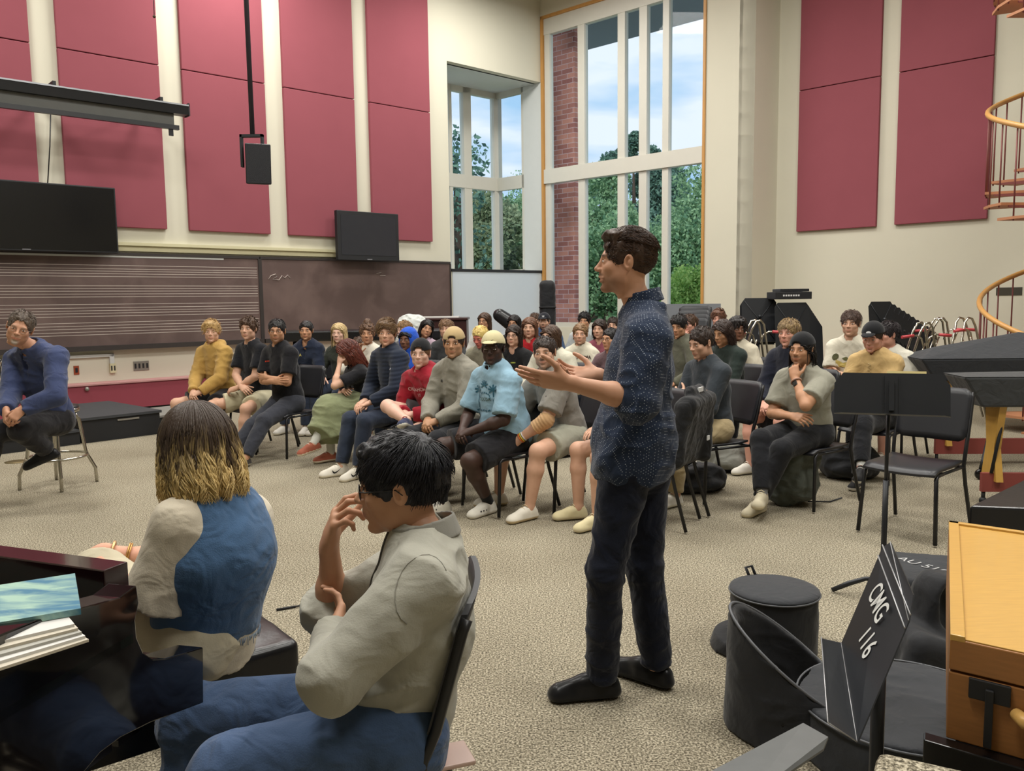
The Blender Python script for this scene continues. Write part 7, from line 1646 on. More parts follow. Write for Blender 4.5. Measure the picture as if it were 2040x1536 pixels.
f = empty('trolley_frame', (c0.x, c0.y, 0)); tag(f, 'black steel trolley frame with yellow label carrying the oak box', 'trolley'); inv = Matrix.Translation(-f.location)
ob(MB(), -0.045, WX, -0.04, 0.0, zt-0.31, zt-0.235).build('front_rail', M_blackg, f, bevel=0.003, inv=inv)
ob(MB(), 0.02, WX, 0.0, Ld, zt-0.25, zt-0.236).build('deck', M_black, f, inv=inv)
k = ob(MB(), 0.15, WX, -0.02, 0.3, 0.10, zt-0.31); k.build('lower_cabinet', M_black, f, inv=inv)
for x in (0.18, 0.6):
    k = ob(MB(), x, x+0.03, 0.05, 0.08, 0.0, 0.10); k.build('caster', M_black, f, inv=inv)
lb = ob(MB(), 0.16, 0.32, -0.0425, -0.040, zt-0.297, zt-0.262).build('label', mat('yellow label', srgb(206, 192, 110), 0.5), f, inv=inv)
k = MB()
for i in range(3): ob(k, 0.172, 0.300-0.02*(i % 2), -0.0435, -0.0425, zt-0.272-i*0.009, zt-0.269-i*0.009)
k.build('label_print', mat('grey print', (0, 0, 0)), lb, inv=Matrix.Identity(4) @ inv)
k = MB(); k.tube([P_(0.05, -0.05, 0.05), P_(0.05, -0.05, zt-0.38)], 0.006, 8); k.tube([P_(0.05, -0.05, zt-0.38), P_(0.035, -0.05, zt-0.365), P_(0.08, -0.055, zt-0.37), P_(0.095, -0.06, zt-0.40)], 0.008, 8); k.build('clamp_rod', M_steel, f, inv=inv)

# covered percussion at the right edge --------------------------------------
def cover(name, label, cat, pts, zt_, zb_, m, top_pts=None, legs=(), Mleg=M_black):
    """pts: outline on the top rim given as floor-plane pixels at height zt_"""
    W_ = [fl(u, v, zt_) for u, v in pts]; c = sum(W_, Vector())/len(W_); c.z = 0
    e = empty(name, c); tag(e, label, cat); inv = Matrix.Translation(-c)
    k = MB(); n_ = len(W_)
    k.prism([Vector((p.x, p.y, zb_)) for p in W_], (0, 0, zt_-zb_)); o = k.build('cover', m, e, bevel=0.012, inv=inv)
    if top_pts:
        k = MB(); a = [k.bm.verts.new(w+Vector((0, 0, 0.001))) for w in W_]; t = [k.bm.verts.new(Vector(p)) for p in top_pts(W_)]
        for i in range(n_): k.bm.faces.new((a[i], a[(i+1) % n_], t[(i+1) % n_ % len(t)], t[i % len(t)]))
        k.bm.faces.new(t); k.build('peaked_top', m, e, inv=inv)
    return e, c, W_
def rect_fp(u, v, z, wx, wy, az):
    c = fl(u, v, z); a = math.radians(az); x = Vector((math.cos(a), math.sin(a), 0)); y = Vector((-math.sin(a), math.cos(a), 0)); return [c, c+x*wx, c+x*wx+y*wy, c+y*wy]
def marimba(name, label, u, v, z, wx, wy, az, dz, peak, m, endw=M_oakd):
    a = math.radians(az); x = Vector((math.cos(a), math.sin(a), 0)); y = Vector((-math.sin(a), math.cos(a), 0)); c = fl(u, v, z); c0_ = Vector((c.x, c.y, 0)); e = empty(name, c0_); tag(e, label, 'keyboard percussion'); inv = Matrix.Translation(-c0_)
    Q = lambda i, j, h: c0_+x*i+y*j+Vector((0, 0, h))
    k = MB(); k.hexa([Q(0.14, 0.02, z-dz), Q(wx, 0.02, z-dz), Q(wx, wy-0.02, z-dz), Q(0.14, wy*0.6, z-dz), Q(0, 0, z), Q(wx, 0, z), Q(wx, wy, z), Q(0, wy*0.62, z)]); k.build('cover_skirt', m, e, bevel=0.015, inv=inv)
    k = MB(); vb = [k.bm.verts.new(p) for p in (Q(0, 0, z+0.002), Q(wx, 0, z+0.002), Q(wx, wy, z+0.002), Q(0, wy*0.62, z+0.002))]; vt = [k.bm.verts.new(p) for p in (Q(0.22, wy*0.30, z+peak*0.45), Q(wx*0.55, wy*0.5, z+peak), Q(wx*0.98, wy*0.5, z+peak*0.6))]
    for f_ in ((vb[0], vb[1], vt[1], vt[0]), (vb[1], vt[2], vt[1]), (vb[1], vb[2], vt[2]), (vb[2], vb[3], vt[0], vt[1]), (vb[2], vt[1], vt[2]), (vb[3], vb[0], vt[0]), (vb[3], vb[2], vb[1], vb[0])): k.bm.faces.new(f_)
    k.build('cover_top', m, e, bevel=0.006, inv=inv)
    for i in (0.28, wx*0.8):
        k = MB(); o_ = [Q(i, 0.06, z-dz), Q(i, 0.28, z-dz), Q(i, 0.24, 0.45), Q(i, 0.30, 0.18), Q(i, 0.06, 0.18), Q(i, 0.12, 0.42)]; k.prism(o_, x*0.05); k.build('end_panel', M_oak, e, inv=inv)
    k = MB(); k.prism([Q(0.2, 0.1, 0.10), Q(wx*0.9, 0.1, 0.10), Q(wx*0.9, 0.14, 0.10), Q(0.2, 0.14, 0.10)], (0, 0, 0.14)); k.build('red_base_rail', mat('red base rail', srgb(134, 62, 56), 0.6), e, inv=inv)
    for i in (0.22, wx*0.88):
        k = MB(); k.tube([Q(i, 0.12, 0.10), Q(i, 0.12, 0.03)], 0.014, 8); k.sphere(Q(i, 0.12, 0.03), 0.028, 10); k.build('caster', M_black, e, inv=inv)
    k = MB(); k.tube([Q(0.34, 0.1, z-dz), Q(0.26, 0.1, 0.24)], 0.012, 8); k.build('brace', M_black, e, inv=inv)
    return e
marimba('covered_marimba', 'keyboard instrument under a peaked black cover, beside the wall at right', 1836, 716, 0.98, 1.9, 0.8, -3, 0.20, 0.22, M_nylon2)
marimba('covered_vibraphone', 'second keyboard instrument under a dark grey cover, below the peaked one', 1922, 752, 0.96, 1.5, 0.6, -5, 0.22, 0.03, cloth('grey black cover', (62, 64, 66), 0.7, wr=0.4))
e, c, W_ = cover('timpani_cover', 'low black padded cover at the right picture edge behind the oak box', 'drum cover', [(1931, 1008), (2110, 1015), (2130, 930), (2060, 945)], 0.56, 0.30, M_vinyl)
k = MB(); k.tube([(0, 0, 0.3), (0, 0, 0.02)], 0.03, 8); k.build('pedestal', M_black, e)
pc = fl(1953, 955); ptop = at(1985, 888, pc.y+0.3)
e = empty('cymbal_stand', pc); tag(e, 'black wheeled stand leg with caster under the covered instruments', 'stand')
k = MB(); k.tube([(0, 0, 0.09), (0.03, 0.02, 0.16), (0.22, 0.25, 0.42), (0.28, 0.30, 0.62)], 0.018, 8); k.build('leg', M_black, e)
k = MB(); k.tube([(0.28, 0.30, 0.2), (0.28, 0.30, 0.72)], 0.05, 10); k.build('column', M_black, e)
k = MB(); k.lathe([(0.001, -0.014), (0.045, -0.014), (0.045, 0.014), (0.001, 0.014)], M=Matrix.Rotation(PI/2, 3, 'X'), c=(0, 0, 0.045), seg=20); k.build('caster', M_blackg, e)

# stands stored on racks at the back --------------------------------------
def stored(u, v, Y, w, h, dv, n, du, label, group, rz=0.0, dY=0.0, m=M_stand):
    """a nested row of identical stands, each one an object"""
    first = None
    for i in range(n):
        p = at(u+du*i, v+dv*i, Y+dY*i)
        if first is None:
            e = empty('stored_music_stand', (p.x, p.y, 0), rz); M4 = Matrix.Translation((0, 0, p.z-h)) @ Matrix.Rotation(math.radians(-7), 4, 'X'); desk_mesh(e, w, h, 0.05, M4, m)
            k = MB(); k.tube([(0, 0.03, 0.03), (0, 0.02, p.z-h/2)], 0.012, 8); k.build('tube', m, e)
            k = MB(); k.sphere((0, -0.012, p.z-h*0.42), 0.022, 8); k.build('knob', m, e)
            k = MB()
            for a, b_ in (((-w/2+0.03, h-0.03), (w/2-0.03, 0.04)), ((-w/2+0.03, 0.04), (w/2-0.03, h-0.03))): k.tube([M4 @ Vector((a[0], -0.003, a[1])), M4 @ Vector((0, -0.008, h/2)), M4 @ Vector((b_[0], -0.003, b_[1]))], 0.004, 4)
            k.build('cross_ribs', m, e); first = e; z0 = p.z
        else: e = copy_tree(first); e.location = (p.x, p.y, p.z-z0)
        tag(e, label, 'music stand', group)
stored(1762, 600, 9.6, 0.34, 0.50, 6.2, 10, 9.5, 'folded black music stand nested in the sloping row at the right wall', 'music stands nested at the right wall', 0.25, 0.05)
stored(1583, 602, 10.0, 0.44, 0.62, 5.0, 9, 3.4, 'black music stand nested in the stack behind the bleached fringe person', 'music stands stacked before the pier', 0.1, 0.05)
stored(1514, 593, 10.3, 0.42, 0.55, 3.0, 3, -2.0, 'black music stand at the left end of the stack before the pier', 'music stands left of the stack', -0.1, 0.05)
pb2 = at(1584, 596, 10.0)
e = empty('storage_box', (pb2.x, pb2.y+0.25, pb2.z)); tag(e, 'flat black box with white lettering on top of the stacked music stands', 'box')
k = MB(); k.box(-0.22, 0.22, -0.2, 0.15, 0, 0.09); k.build('body', M_black, e, bevel=0.006)
k = MB(); k.box(-0.15, 0.2, -0.16, 0.15, 0.092, 0.125); k.build('lid', M_stand, e, bevel=0.004)
k = MB()
for i in range(7): k.box(-0.13+i*0.03, -0.11+i*0.03, -0.2015, -0.2, 0.035, 0.055)
k.build('white_lettering', mat('white logo', (1, 1, 1)), e)
# stacked chairs near the window, grey partition behind
pq = at(1367, 606, 11.0)
for i in range(4):
    c = place_chair(pq.x+0.02*i, pq.y+0.03*i, az_rz(az_of(1367, 15)), 'black chair in the stack of chairs under the tall window', 'stacked chairs under the window'); c.location.z = pq.z-0.92-0.05+0.055*i-0.12
k = MB(); p1, p2 = at(1318, 606, 12.6), at(1436, 611, 12.2); k.prism([Vector((p1.x, p1.y, 0)), Vector((p2.x, p2.y, 0)), Vector((p2.x, p2.y+0.05, 0)), Vector((p1.x, p1.y+0.05, 0))], (0, 0, p1.z)); tag(k.build('partition_board', mat('grey board', srgb(120, 124, 130), 0.7)), 'grey flat board standing below the tall window behind the chair stack', 'board')
# chrome carts with red grips
def cart(u, v, Y, hgt, label, rz, flip=1):
    p = at(u, v, Y); e = empty('hand_truck', (p.x, p.y, 0), rz); tag(e, label, 'hand truck', 'chrome hand trucks at the right wall'); H = p.z
    for s_ in (0, 1):
        k = MB(); y = 0.14*s_; k.tube([(-0.42*flip, y, 0.05), (-0.08*flip, y, H-0.10), (-0.03*flip, y, H-0.01), (0.02*flip, y, H), (0.06*flip, y, H-0.05), (0.20*flip, y, 0.35), (0.22*flip, y, 0.04)], 0.013, 8); k.build('frame_loop', M_chrome, e)
        k = MB(); k.tube([(-0.36*flip, y, 0.10), (-0.02*flip, y, H-0.22)], 0.011, 8); k.build('strut', M_chrome, e)
        x = (-0.04 if s_ == 0 else 0.08)*flip; d = -1 if s_ == 0 else 1
        k = MB(); k.tube([(x, y, H-0.26), (x+0.03*d, y-0.01, H-0.17), (x+0.09*d, y-0.02, H-0.135), (x+0.19*d, y-0.03, H-0.14)], 0.010, 8); a = k.build('handle_tube', M_chrome, e)
        k = MB(); k.tube([(x+0.13*d, y-0.025, H-0.137), (x+0.27*d, y-0.035, H-0.15)], 0.017, 8); k.build('grip', mat('red rubber grip', srgb(186, 66, 72), 0.5), e)
    k = MB(); k.tube([(-0.42*flip, 0, 0.05), (-0.42*flip, 0.14, 0.05)], 0.012, 8); k.build('axle', M_chrome, e)
cart(1848, 643, 9.0, 1.3, 'chrome hand truck with red grips just right of the sloping row of stands', 0.1)
cart(1876, 634, 9.9, 1.3, 'chrome hand truck with red grips, middle one behind the black covers', -0.15)
cart(1932, 633, 9.6, 1.3, 'chrome hand truck with red grips beside the lower stair rail', 0.2, -1)
cart(1512, 638, 9.4, 1.2, 'chrome hand truck with pink grips behind the person with short locs', 0.1)
# maroon bench on the right wall
k = MB(); k.fbox(RW, 0.3, RLEN-1, 0.07, 0.435, 0.0, 0.35); r = empty('wall_bench', RW.P(5, 0, 0)); inv = Matrix.Translation(-r.location); tag(r, 'long maroon bench along the right wall behind the hand trucks', 'bench')
k.build('front_panel', MATS['maroon laminate'], r, inv=inv); k = MB(); k.fbox(RW, 0.3, RLEN-1, 0.435, 0.455, 0, 0.37); k.build('seat_top', MATS['pale pink edging'], r, inv=inv)

# spiral staircase ---------------------------------------------------------
Ys = 9.6; le = at(1984, 400, Ys); Rr = 0.95; cx_, cy_ = le.x+Rr*1.0, Ys
e = empty('spiral_staircase', (cx_, cy_, 0)); tag(e, 'spiral staircase with maroon balusters and wooden handrail at the right edge', 'staircase')
M_mar = mat('maroon steel', srgb(120, 62, 58), 0.5); M_tread = mat('tread wood edge', srgb(176, 120, 84), 0.6)
k = MB(); k.tube([(0, 0, 0), (0, 0, CEIL-0.6)], 0.06, 14); k.build('centre_post', M_mar, e)
zl = at(1984, 398, Ys).z-0.04
zlow = at(1972, 640, Ys).z-0.88
turn = zl-zlow; nst = 13; rise = turn/nst; dth = 2*PI/nst
def ang(i): return PI+0.10-dth*i           # i = 0 at the left extreme (picture left), climbing towards the back
rail = []
for i in range(-2, 31):
    z = zlow+rise*i
    if z < 0.02: continue
    a0_ = ang(i); k = MB(); a1_ = a0_-dth*1.12
    k.prism([(0.05*math.cos(a0_), 0.05*math.sin(a0_), z-0.03), (Rr*math.cos(a0_), Rr*math.sin(a0_), z-0.03), (Rr*1.0*math.cos((a0_+a1_)/2), Rr*1.0*math.sin((a0_+a1_)/2), z-0.03), (Rr*math.cos(a1_), Rr*math.sin(a1_), z-0.03), (0.05*math.cos(a1_), 0.05*math.sin(a1_), z-0.03)], (0, 0, 0.03)); k.build('tread', M_tread, e)
    k = MB(); k.prism([(0.1*math.cos(a0_), 0.1*math.sin(a0_), z-0.10), (Rr*0.9*math.cos(a0_), Rr*0.9*math.sin(a0_), z-0.05), (Rr*0.9*math.cos(a0_), Rr*0.9*math.sin(a0_), z-0.03), (0.1*math.cos(a0_), 0.1*math.sin(a0_), z-0.03)], (0.012*math.sin(a0_), -0.012*math.cos(a0_), 0)); k.build('tread_bracket', M_mar, e)
    for hf in (0.12, 0.62):
        a = a0_-dth*hf; k = MB(); k.tube([(Rr*0.985*math.cos(a), Rr*0.985*math.sin(a), z-0.05), (Rr*0.985*math.cos(a), Rr*0.985*math.sin(a), z+rise*hf+0.86)], 0.009, 6); k.build('baluster', M_mar, e)
for i in range(-4, 125):
    t = i/4; z = zlow+rise*t
    if z < 0.02: continue
    rail.append((Rr*math.cos(ang(t)), Rr*math.sin(ang(t)), z+0.88))
k = MB(); k.tube(rail, 0.03, 10); k.build('handrail', mat('honey wood handrail', srgb(196, 146, 82), 0.4, var=0.1), e)

# black instrument cases at the back wall ------------------------------------
pcs = at(1091, 640, 13.2); e = empty('standing_case', (pcs.x, pcs.y, 0)); tag(e, 'tall black instrument case standing before the brick pier and window', 'instrument case')
zt_ = at(1091, 559, 13.2).z; s = Sdf(); s.box((0, 0, zt_/2), (0.125, 0.11, zt_/2), rr=0.08, k=0.02); V, F = s.mesh(0.02, folds(0.01, 1, 3)); add_obj('shell', mesh_np('shell', V, F, True, [M_nylon]), e)
for z in (zt_-0.42, zt_-0.9):
    k = MB(); k.tube([(0.128*math.copysign(abs(math.cos(t))**0.4, math.cos(t)), 0.113*math.copysign(abs(math.sin(t))**0.4, math.sin(t)), z) for t in [2*PI*i/24 for i in range(24)]], 0.012, 5, closed=True); k.build('strap', M_black, e)
pcs = at(1000, 640, 12.6); e = empty('leaning_case', (pcs.x, pcs.y, 0)); tag(e, 'black round-ended soft case leaning beside the long haired person in white', 'instrument case')
s = Sdf(); a = at(995, 628, 12.6)-pcs+Vector((0, 0, pcs.z)); b_ = at(1040, 660, 12.6)-pcs+Vector((0, 0, pcs.z)); s.cone(np.array(a), np.array(b_), 0.10, 0.13); s.cone(np.array(b_), (0.35, 0, 0.1), 0.13, 0.14); V, F = s.mesh(0.02); add_obj('shell', mesh_np('shell', V, F, True, [M_vinyl]), e)
# dark piano / cabinet behind the crowd at left, with papers
pa = at(800, 634, 13.0); pb3 = at(930, 634, 13.0); zt_ = pa.z
e = empty('upright_piano', ((pa.x+pb3.x)/2, 13.2, 0)); tag(e, 'dark brown upright piano behind the audience under the plain chalkboard', 'piano'); wv = (pb3.x-pa.x)/2
k = MB(); k.box(-wv, wv, -0.3, 0.3, 0.05, zt_-0.04); k.build('case', mat('dark mahogany', srgb(58, 30, 28), 0.35, var=0.2), e, bevel=0.01)
k = MB(); k.box(-wv-0.02, wv+0.02, -0.33, 0.32, zt_-0.04, zt_); k.build('top_board', mat('dark mahogany', (0, 0, 0)), e, bevel=0.008)
k = MB(); k.box(-wv*0.95, wv*0.95, -0.5, -0.3, 0.62, 0.72); k.build('key_shelf', mat('dark mahogany', (0, 0, 0)), e)
k = MB(); k.box(-wv*0.7, wv*0.75, -0.25, 0.1, zt_, zt_+0.018); o = k.build('paper_stack', mat('white papers', srgb(210, 208, 204), 0.8)); o.location = e.location; tag(o, 'low stack of white papers lying on the dark upright piano', 'papers')
pw = at(815, 640, 11.9); e = empty('cloth_cover', (pw.x, pw.y, 0)); tag(e, 'white-grey cloth draped over a rounded instrument behind the blue hood', 'cloth cover')
s = Sdf(); s.cone((0.0, 0, 0.3), (-0.02, 0, at(815, 632, 11.9).z-0.10), 0.30, 0.14, k=0.05); s.ell((0.10, 0, 1.16), (0.20, 0.16, 0.20)); V, F = s.mesh(0.02, folds(0.03, 1.6, 3)); add_obj('drape', mesh_np('drape', V, F, True, [cloth('pale drape', (200, 204, 200), wr=0.5)]), e)
pw = at(707, 672, 12.4); e = empty('keyboard_bench', (pw.x, pw.y, 0)); tag(e, 'black covered keyboard behind the blond and bun-haired persons', 'keyboard')
zt_ = at(680, 657, 12.4).z; k = MB(); k.box(-1.1, 1.3, -0.2, 0.25, zt_-0.16, zt_); k.build('cover', M_vinyl, e, bevel=0.03)
for x in (-0.9, 1.1): k = MB(); k.tube([(x, 0, 0), (x, 0, zt_-0.15)], 0.03, 8); k.build('leg', M_black, e)

# bags on the floor ---------------------------------------------------------
def ruck(px, label, sx, sy, sz, m, rz=0.0, tilt=0.0, straps=True):
    def f(s): s.box((0, 0, sz), (sx, sy, sz), rotx(tilt), rr=min(sx, sy, sz)*0.8, k=0.03); s.ell((0, -sy, sz*0.7), (sx*0.7, sy*0.5, sz*0.5), k=0.04)
    e = bag('backpack', label, 'backpack', f, px, m, 0.010, 0.016, rz=rz)
    if straps:
        for x in (-1, 1):
            k = MB(); k.tube([(x*sx*0.4, sy*0.9, sz*1.8), (x*sx*0.5, sy*1.5, sz*1.6), (x*sx*0.55, sy*1.6, sz*0.9), (x*sx*0.6, sy*1.2, 0.02)], 0.012, 5); k.build('shoulder_strap', M_nylon, e)
        k = MB(); k.tube([(-sx*0.25, 0, sz*1.95), (0, 0.0, sz*2.25), (sx*0.25, 0, sz*1.95)], 0.009, 6); k.build('handle', M_nylon, e)
    return e
M_ol = cloth('olive grey nylon', (76, 80, 72), 0.8, wr=0.5)
ruck((1378, 975), 'black backpack lying on the carpet right behind the lecturer', 0.26, 0.15, 0.10, M_nylon, 0.3)
ruck((1440, 935), 'grey and black backpack on the floor under the front right chairs', 0.22, 0.15, 0.12, cloth('grey white nylon', (120, 120, 112), 0.8, wr=0.5), 0.2)
e = ruck((1580, 1005), 'olive grey backpack leaning against the chair of the person with hand at chin', 0.17, 0.12, 0.25, M_ol, 0.5, 0.25)
k = MB(); k.tube([(0.1, -0.05, 0.02), (0.28, -0.10, 0.006), (0.46, -0.06, 0.006)], 0.006, 5); k.build('loose_strap', M_nylon, e)
ruck((1690, 950), 'black backpack on the floor beside the feet of the person in tan', 0.24, 0.16, 0.14, M_nylon, -0.2)
ruck((868, 985), 'dark bag on the floor behind the head of the young man with glasses', 0.12, 0.10, 0.10, M_nylon, 0.2)
# marker pen and floor plate
p = fl(582, 1212); k = MB(); d = Vector((0.07, 0.035, 0)); k.tube([p-d+Vector((0, 0, 0.007)), p+d*0.2+Vector((0, 0, 0.007)), p+d*0.22+Vector((0, 0, 0.007)), p+d+Vector((0, 0, 0.007))], [0.0065, 0.0065, 0.0045, 0.004], 8); tag(k.build('marker_pen', M_black), 'small black pen lying on the carpet behind the woman in denim', 'pen')
p = fl(34, 920); k = MB(); k.lathe([(0.001, 0), (0.11, 0), (0.11, 0.004), (0.001, 0.004)], c=p, seg=32); tag(k.build('floor_plate', mat('tarnished brass', srgb(110, 96, 66), 0.5, 0.6)), 'small round brass floor outlet cover left of the stool', 'floor outlet')
# phone and papers on the young man's seat
c = RY['root'].location; e = empty('phone', (0, 0, 0)); pph = at(868, 1512, 1.86)
k = MB(); M4 = Matrix.Translation(pph) @ Matrix.Rotation(math.radians(20), 4, 'Z'); k.box(-0.085, 0.085, -0.05, 0.05, -0.006, 0.006, M4); e.location = pph; k.build('case', mat('pale pink case', srgb(206, 176, 164), 0.3), e, bevel=0.004, inv=Matrix.Translation(-pph))
k = MB(); k.lathe([(0.001, 0.0062), (0.012, 0.0062), (0.012, 0.0075), (0.001, 0.0075)], c=pph+Vector((-0.062, -0.02, 0)), seg=20); k.build('red_sticker', mat('red sticker', srgb(170, 30, 40), 0.4), e, inv=Matrix.Translation(-pph))
tag(e, 'pale pink phone with a red dot lying on the near chair seat', 'phone')

# bench and grand piano -----------------------------------------------------
zs = 0.50; C0 = fl(410, 1328, zs); C1 = fl(598, 1275, zs); C2 = fl(505, 1228, zs)
xd = (C0-C1); xd.z = 0; xd.normalize(); yd = (C2-C1); yd -= xd*yd.dot(xd); yd.z = 0; yd.normalize()
e = empty('piano_bench', (C1.x, C1.y, 0)); tag(e, 'black padded piano bench under the person in the denim vest', 'bench'); s = Sdf()
L_, D_ = 0.80, 0.36
Rm = np.stack([np.array(xd), np.array(yd), V3(0, 0, 1)], 1); cb = np.array(xd)*L_/2+np.array(yd)*D_/2
s.box(cb+V3(0, 0, zs-0.06), (L_/2, D_/2, 0.06), Rm, rr=0.022, k=0.02); s.ell(cb+V3(0, 0, zs-0.012), (L_*0.45, D_*0.42, 0.030), Rm, k=0.03)
V, F = s.mesh(0.009); add_obj('cushion', mesh_np('cushion', V, F, True, [M_vinyl]), e)
k = MB(); k.box(0.02, L_-0.02, 0.02, D_-0.02, zs-0.21, zs-0.11, Matrix.Translation((0, 0, 0)) @ Matrix((xd, yd, Vector((0, 0, 1)))).transposed().to_4x4()); k.build('apron', M_blackg, e)
for x in (0.05, L_-0.05):
    for y in (0.05, D_-0.05):
        p = xd*x+yd*y; k = MB(); k.tube([p+Vector((0, 0, zs-0.2)), p+Vector((0, 0, 0.0))], [0.028, 0.018], 4); k.build('leg', M_blackg, e)
p = xd*0.2-yd*0.0; k = MB(); k.tube([p+Vector((0, 0, zs-0.15)), p-yd*0.035+Vector((0, 0, zs-0.15))], 0.022, 14); k.build('height_knob', M_chrome, e)

M_pno = mat('ebony polish', srgb(14, 11, 13), 0.08, var=0.0, coat=0.6); M_pnm = mat('mahogany black polish', srgb(40, 18, 22), 0.12, var=0.1, coat=0.5)
PA = at(240, 1190, 1.66); PB = at(408, 1290, 1.93)
ax = Vector((PB.x-PA.x, PB.y-PA.y, 0)); Lp = ax.length; ax.normalize(); ins = Vector((-ax.y, ax.x, 0))
PF = Frame((PA.x, PA.y, 0), ax, -ins)
h2 = lambda u, v: PF.hit(u, v)
prof = [h2(-160, 1330), h2(75, 1235), h2(240, 1190), h2(272, 1166), h2(277, 1200), h2(270, 1235), h2(273, 1270), h2(286, 1300), h2(305, 1313), h2(330, 1312), h2(405, 1289), h2(406, 1400), h2(300, 1440), h2(240, 1470), h2(200, 1500), h2(150, 1560), h2(0, 1650), h2(-160, 1700)]
e = empty('grand_piano', (PA.x, PA.y, 0)); tag(e, 'glossy dark grand piano with sheet music, lower left corner', 'piano'); inv = Matrix.Translation(-e.location)
k = MB(); k.prism([PF.P(a_, z_) for a_, z_ in prof], ins*0.07); k.build('cheek', M_pno, e, bevel=0.003, inv=inv)
zhi = prof[2][1]; zlo = prof[10][1]; aA = prof[3][0]; aB = prof[10][0]
def pb_(k, a0, a1, d0, d1, z0, z1): k.hexa([PF.P(a0, z0, -d0), PF.P(a1, z0, -d0), PF.P(a1, z0, -d1), PF.P(a0, z0, -d1), PF.P(a0, z1, -d0), PF.P(a1, z1, -d0), PF.P(a1, z1, -d1), PF.P(a0, z1, -d1)]); return k
pb_(MB(), aA+0.0, aB, 0.07, 1.4, zlo-0.14, zlo-0.075).build('key_bed', M_pno, e, inv=inv)
pb_(MB(), aB-0.035, aB-0.005, 0.07, 1.4, zlo-0.075, zlo-0.025).build('key_slip', M_pnm, e, inv=inv)
kb = empty('keyboard'); kb.parent = e
for i in range(30):
    pb_(MB(), aA+0.03, aB-0.04, 0.075+i*0.0235, 0.0975+i*0.0235, zlo-0.074, zlo-0.045).build('white_key', mat('ivory key', srgb(214, 206, 180), 0.3, var=0), kb, inv=inv)
for i in range(30):
    if i % 7 in (0, 1, 3, 4, 5): pb_(MB(), aA+0.03, aA+0.13, 0.0925+i*0.0235, 0.1045+i*0.0235, zlo-0.046, zlo-0.033).build('black_key', M_blackg, kb, inv=inv)
pb_(MB(), aA-0.02, aA+0.02, 0.07, 1.4, zlo-0.07, zlo+0.10).build('fallboard', M_pno, e, inv=inv)
pb_(MB(), prof[0][0]-0.3, aA-0.02, 0.07, 1.4, zhi-0.36, zhi-0.09).build('inner_case', M_pno, e, inv=inv)
# far rim seen as the dark maroon edge
F1, F2 = at(0, 1068, 2.05), at(258, 1172, 1.90)
k = MB(); a_ = Vector((F1.x, F1.y, zhi)); b_ = Vector((F2.x, F2.y, zhi)); dv_ = (b_-a_).normalized(); sd_ = Vector((-dv_.y, dv_.x, 0))
a_ = a_-dv_*0.5; k.prism([a_, b_, b_-sd_*0.07, a_-sd_*0.07], (0, 0, -0.12)); k.build('rim', M_pnm, e, bevel=0.003, inv=inv)
k = MB(); k.prism([PF.P(aA-0.02, zhi-0.09), PF.P(-0.6, zhi-0.09), a_+Vector((0, 0, -0.09)), b_+Vector((0, 0, -0.09))], (0, 0, -0.02)); k.build('soundboard', mat('tarnished plate', srgb(52, 62, 56), 0.4, 0.3), e, inv=inv)
# leg and music desk support
pl1 = fl(306, 1485); k = MB(); k.tube([Vector((pl1.x, pl1.y, 0.45)), Vector((pl1.x, pl1.y, 0))], [0.05, 0.035], 4); k.build('leg', M_pno, e, inv=inv)
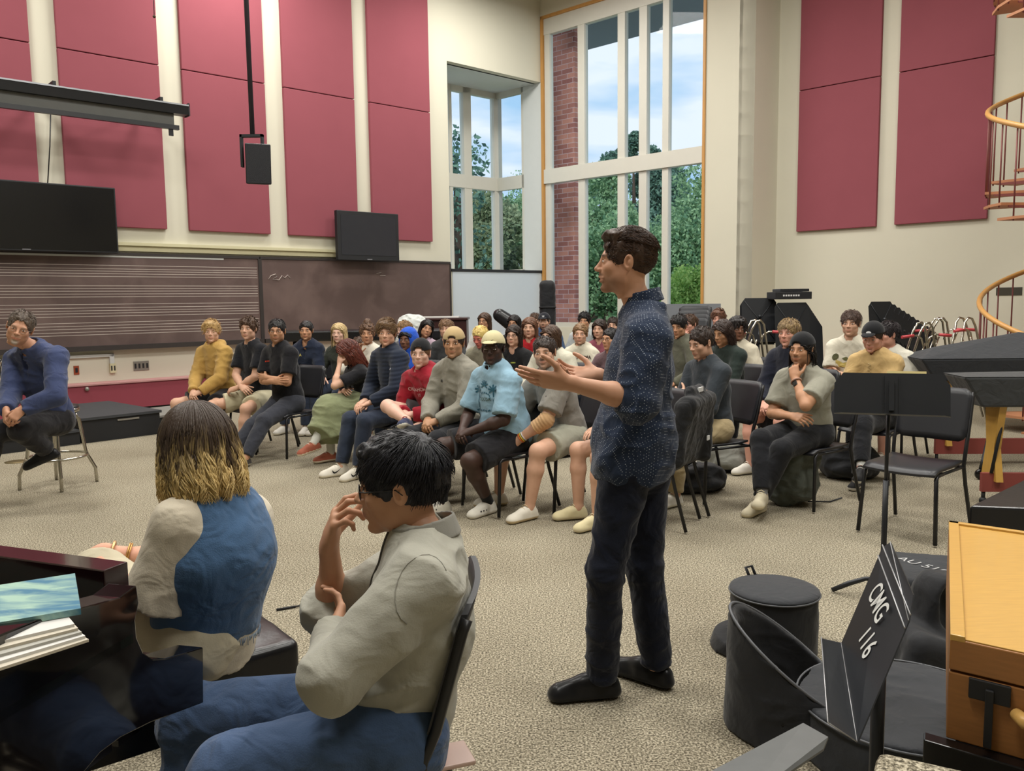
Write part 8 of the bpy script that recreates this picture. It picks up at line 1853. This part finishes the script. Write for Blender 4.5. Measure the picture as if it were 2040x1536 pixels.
# sheet music pile lying on the piano
zp = zhi+0.002
def sheet(px, off, rot, w, h, th, m, label, z, name='music_book', tilt=0):
    p = fl(px[0], px[1], z); k = MB(); M4 = Matrix.Translation((p.x, p.y, z)) @ Matrix.Rotation(math.radians(rot), 4, 'Z'); k.box(-w, 0, -h, 0, 0, th, M4); o = k.build(name, m); tag(o, label, 'book', 'sheet music pile on the grand piano'); return o, M4
papers = [mat('aged paper', srgb(196, 188, 172), 0.8), mat('white papers', (1, 1, 1)), mat('grey paper', srgb(170, 168, 160), 0.8)]
labs = ['white paper at the bottom of the pile on the piano', 'grey folded sheets second from the bottom of the piano pile', 'cream score fanned out in the middle of the piano pile', 'white score peeking out under the red-striped one', 'pale score with a red rectangle on its edge, on the piano']
M_oldb = papers
for i in range(5):
    o, M4 = sheet((66+i*7, 1222-i*10), 0, 52-i*3, 0.30, 0.23, 0.005, papers[i % 3], labs[i], zp+0.0052*i)
k = MB(); k.box(-0.10, -0.02, -0.10, -0.06, 0.0052, 0.006, M4); k.build('red_mark', mat('red sticker', (1, 0, 0)), o)
def cover_mat():
    m, n, l, b = _nt('blue painted cover'); tc = n.new('ShaderNodeTexCoord'); mp = n.new('ShaderNodeMapping'); mp.inputs['Scale'].default_value = (7, 22, 7); nz = n.new('ShaderNodeTexNoise'); nz.inputs['Scale'].default_value = 1.3; nz.inputs['Detail'].default_value = 5; nz.inputs['Distortion'].default_value = 0.8
    cr = n.new('ShaderNodeValToRGB'); cr.color_ramp.elements[0].position = 0.38; cr.color_ramp.elements[0].color = (*srgb(44, 110, 140), 1); cr.color_ramp.elements[1].position = 0.62; cr.color_ramp.elements[1].color = (*srgb(150, 184, 168), 1)
    l.new(tc.outputs['Object'], mp.inputs['Vector']); l.new(mp.outputs[0], nz.inputs['Vector']); l.new(nz.outputs['Fac'], cr.inputs[0]); l.new(cr.outputs[0], b.inputs['Base Color']); b.inputs['Roughness'].default_value = 0.4; return m
o, M4 = sheet((150, 1153), 0, 30, 0.31, 0.235, 0.012, cover_mat(), 'blue covered music book on top of the pile on the piano', zp+0.027)
# cable bundle at the left edge
p = at(6, 745, 8.6); k = MB()
for j in range(4): k.tube([(0.02*j+0.09*math.cos(t)+0.03, 0.02*j, 0.16*math.sin(t)) for t in [2*PI*i/24 for i in range(24)]], 0.006, 5, closed=True)
o = k.build('cable_coil', M_black); o.location = p; tag(o, 'coil of black cable hanging by the wall at the left picture edge', 'cable')
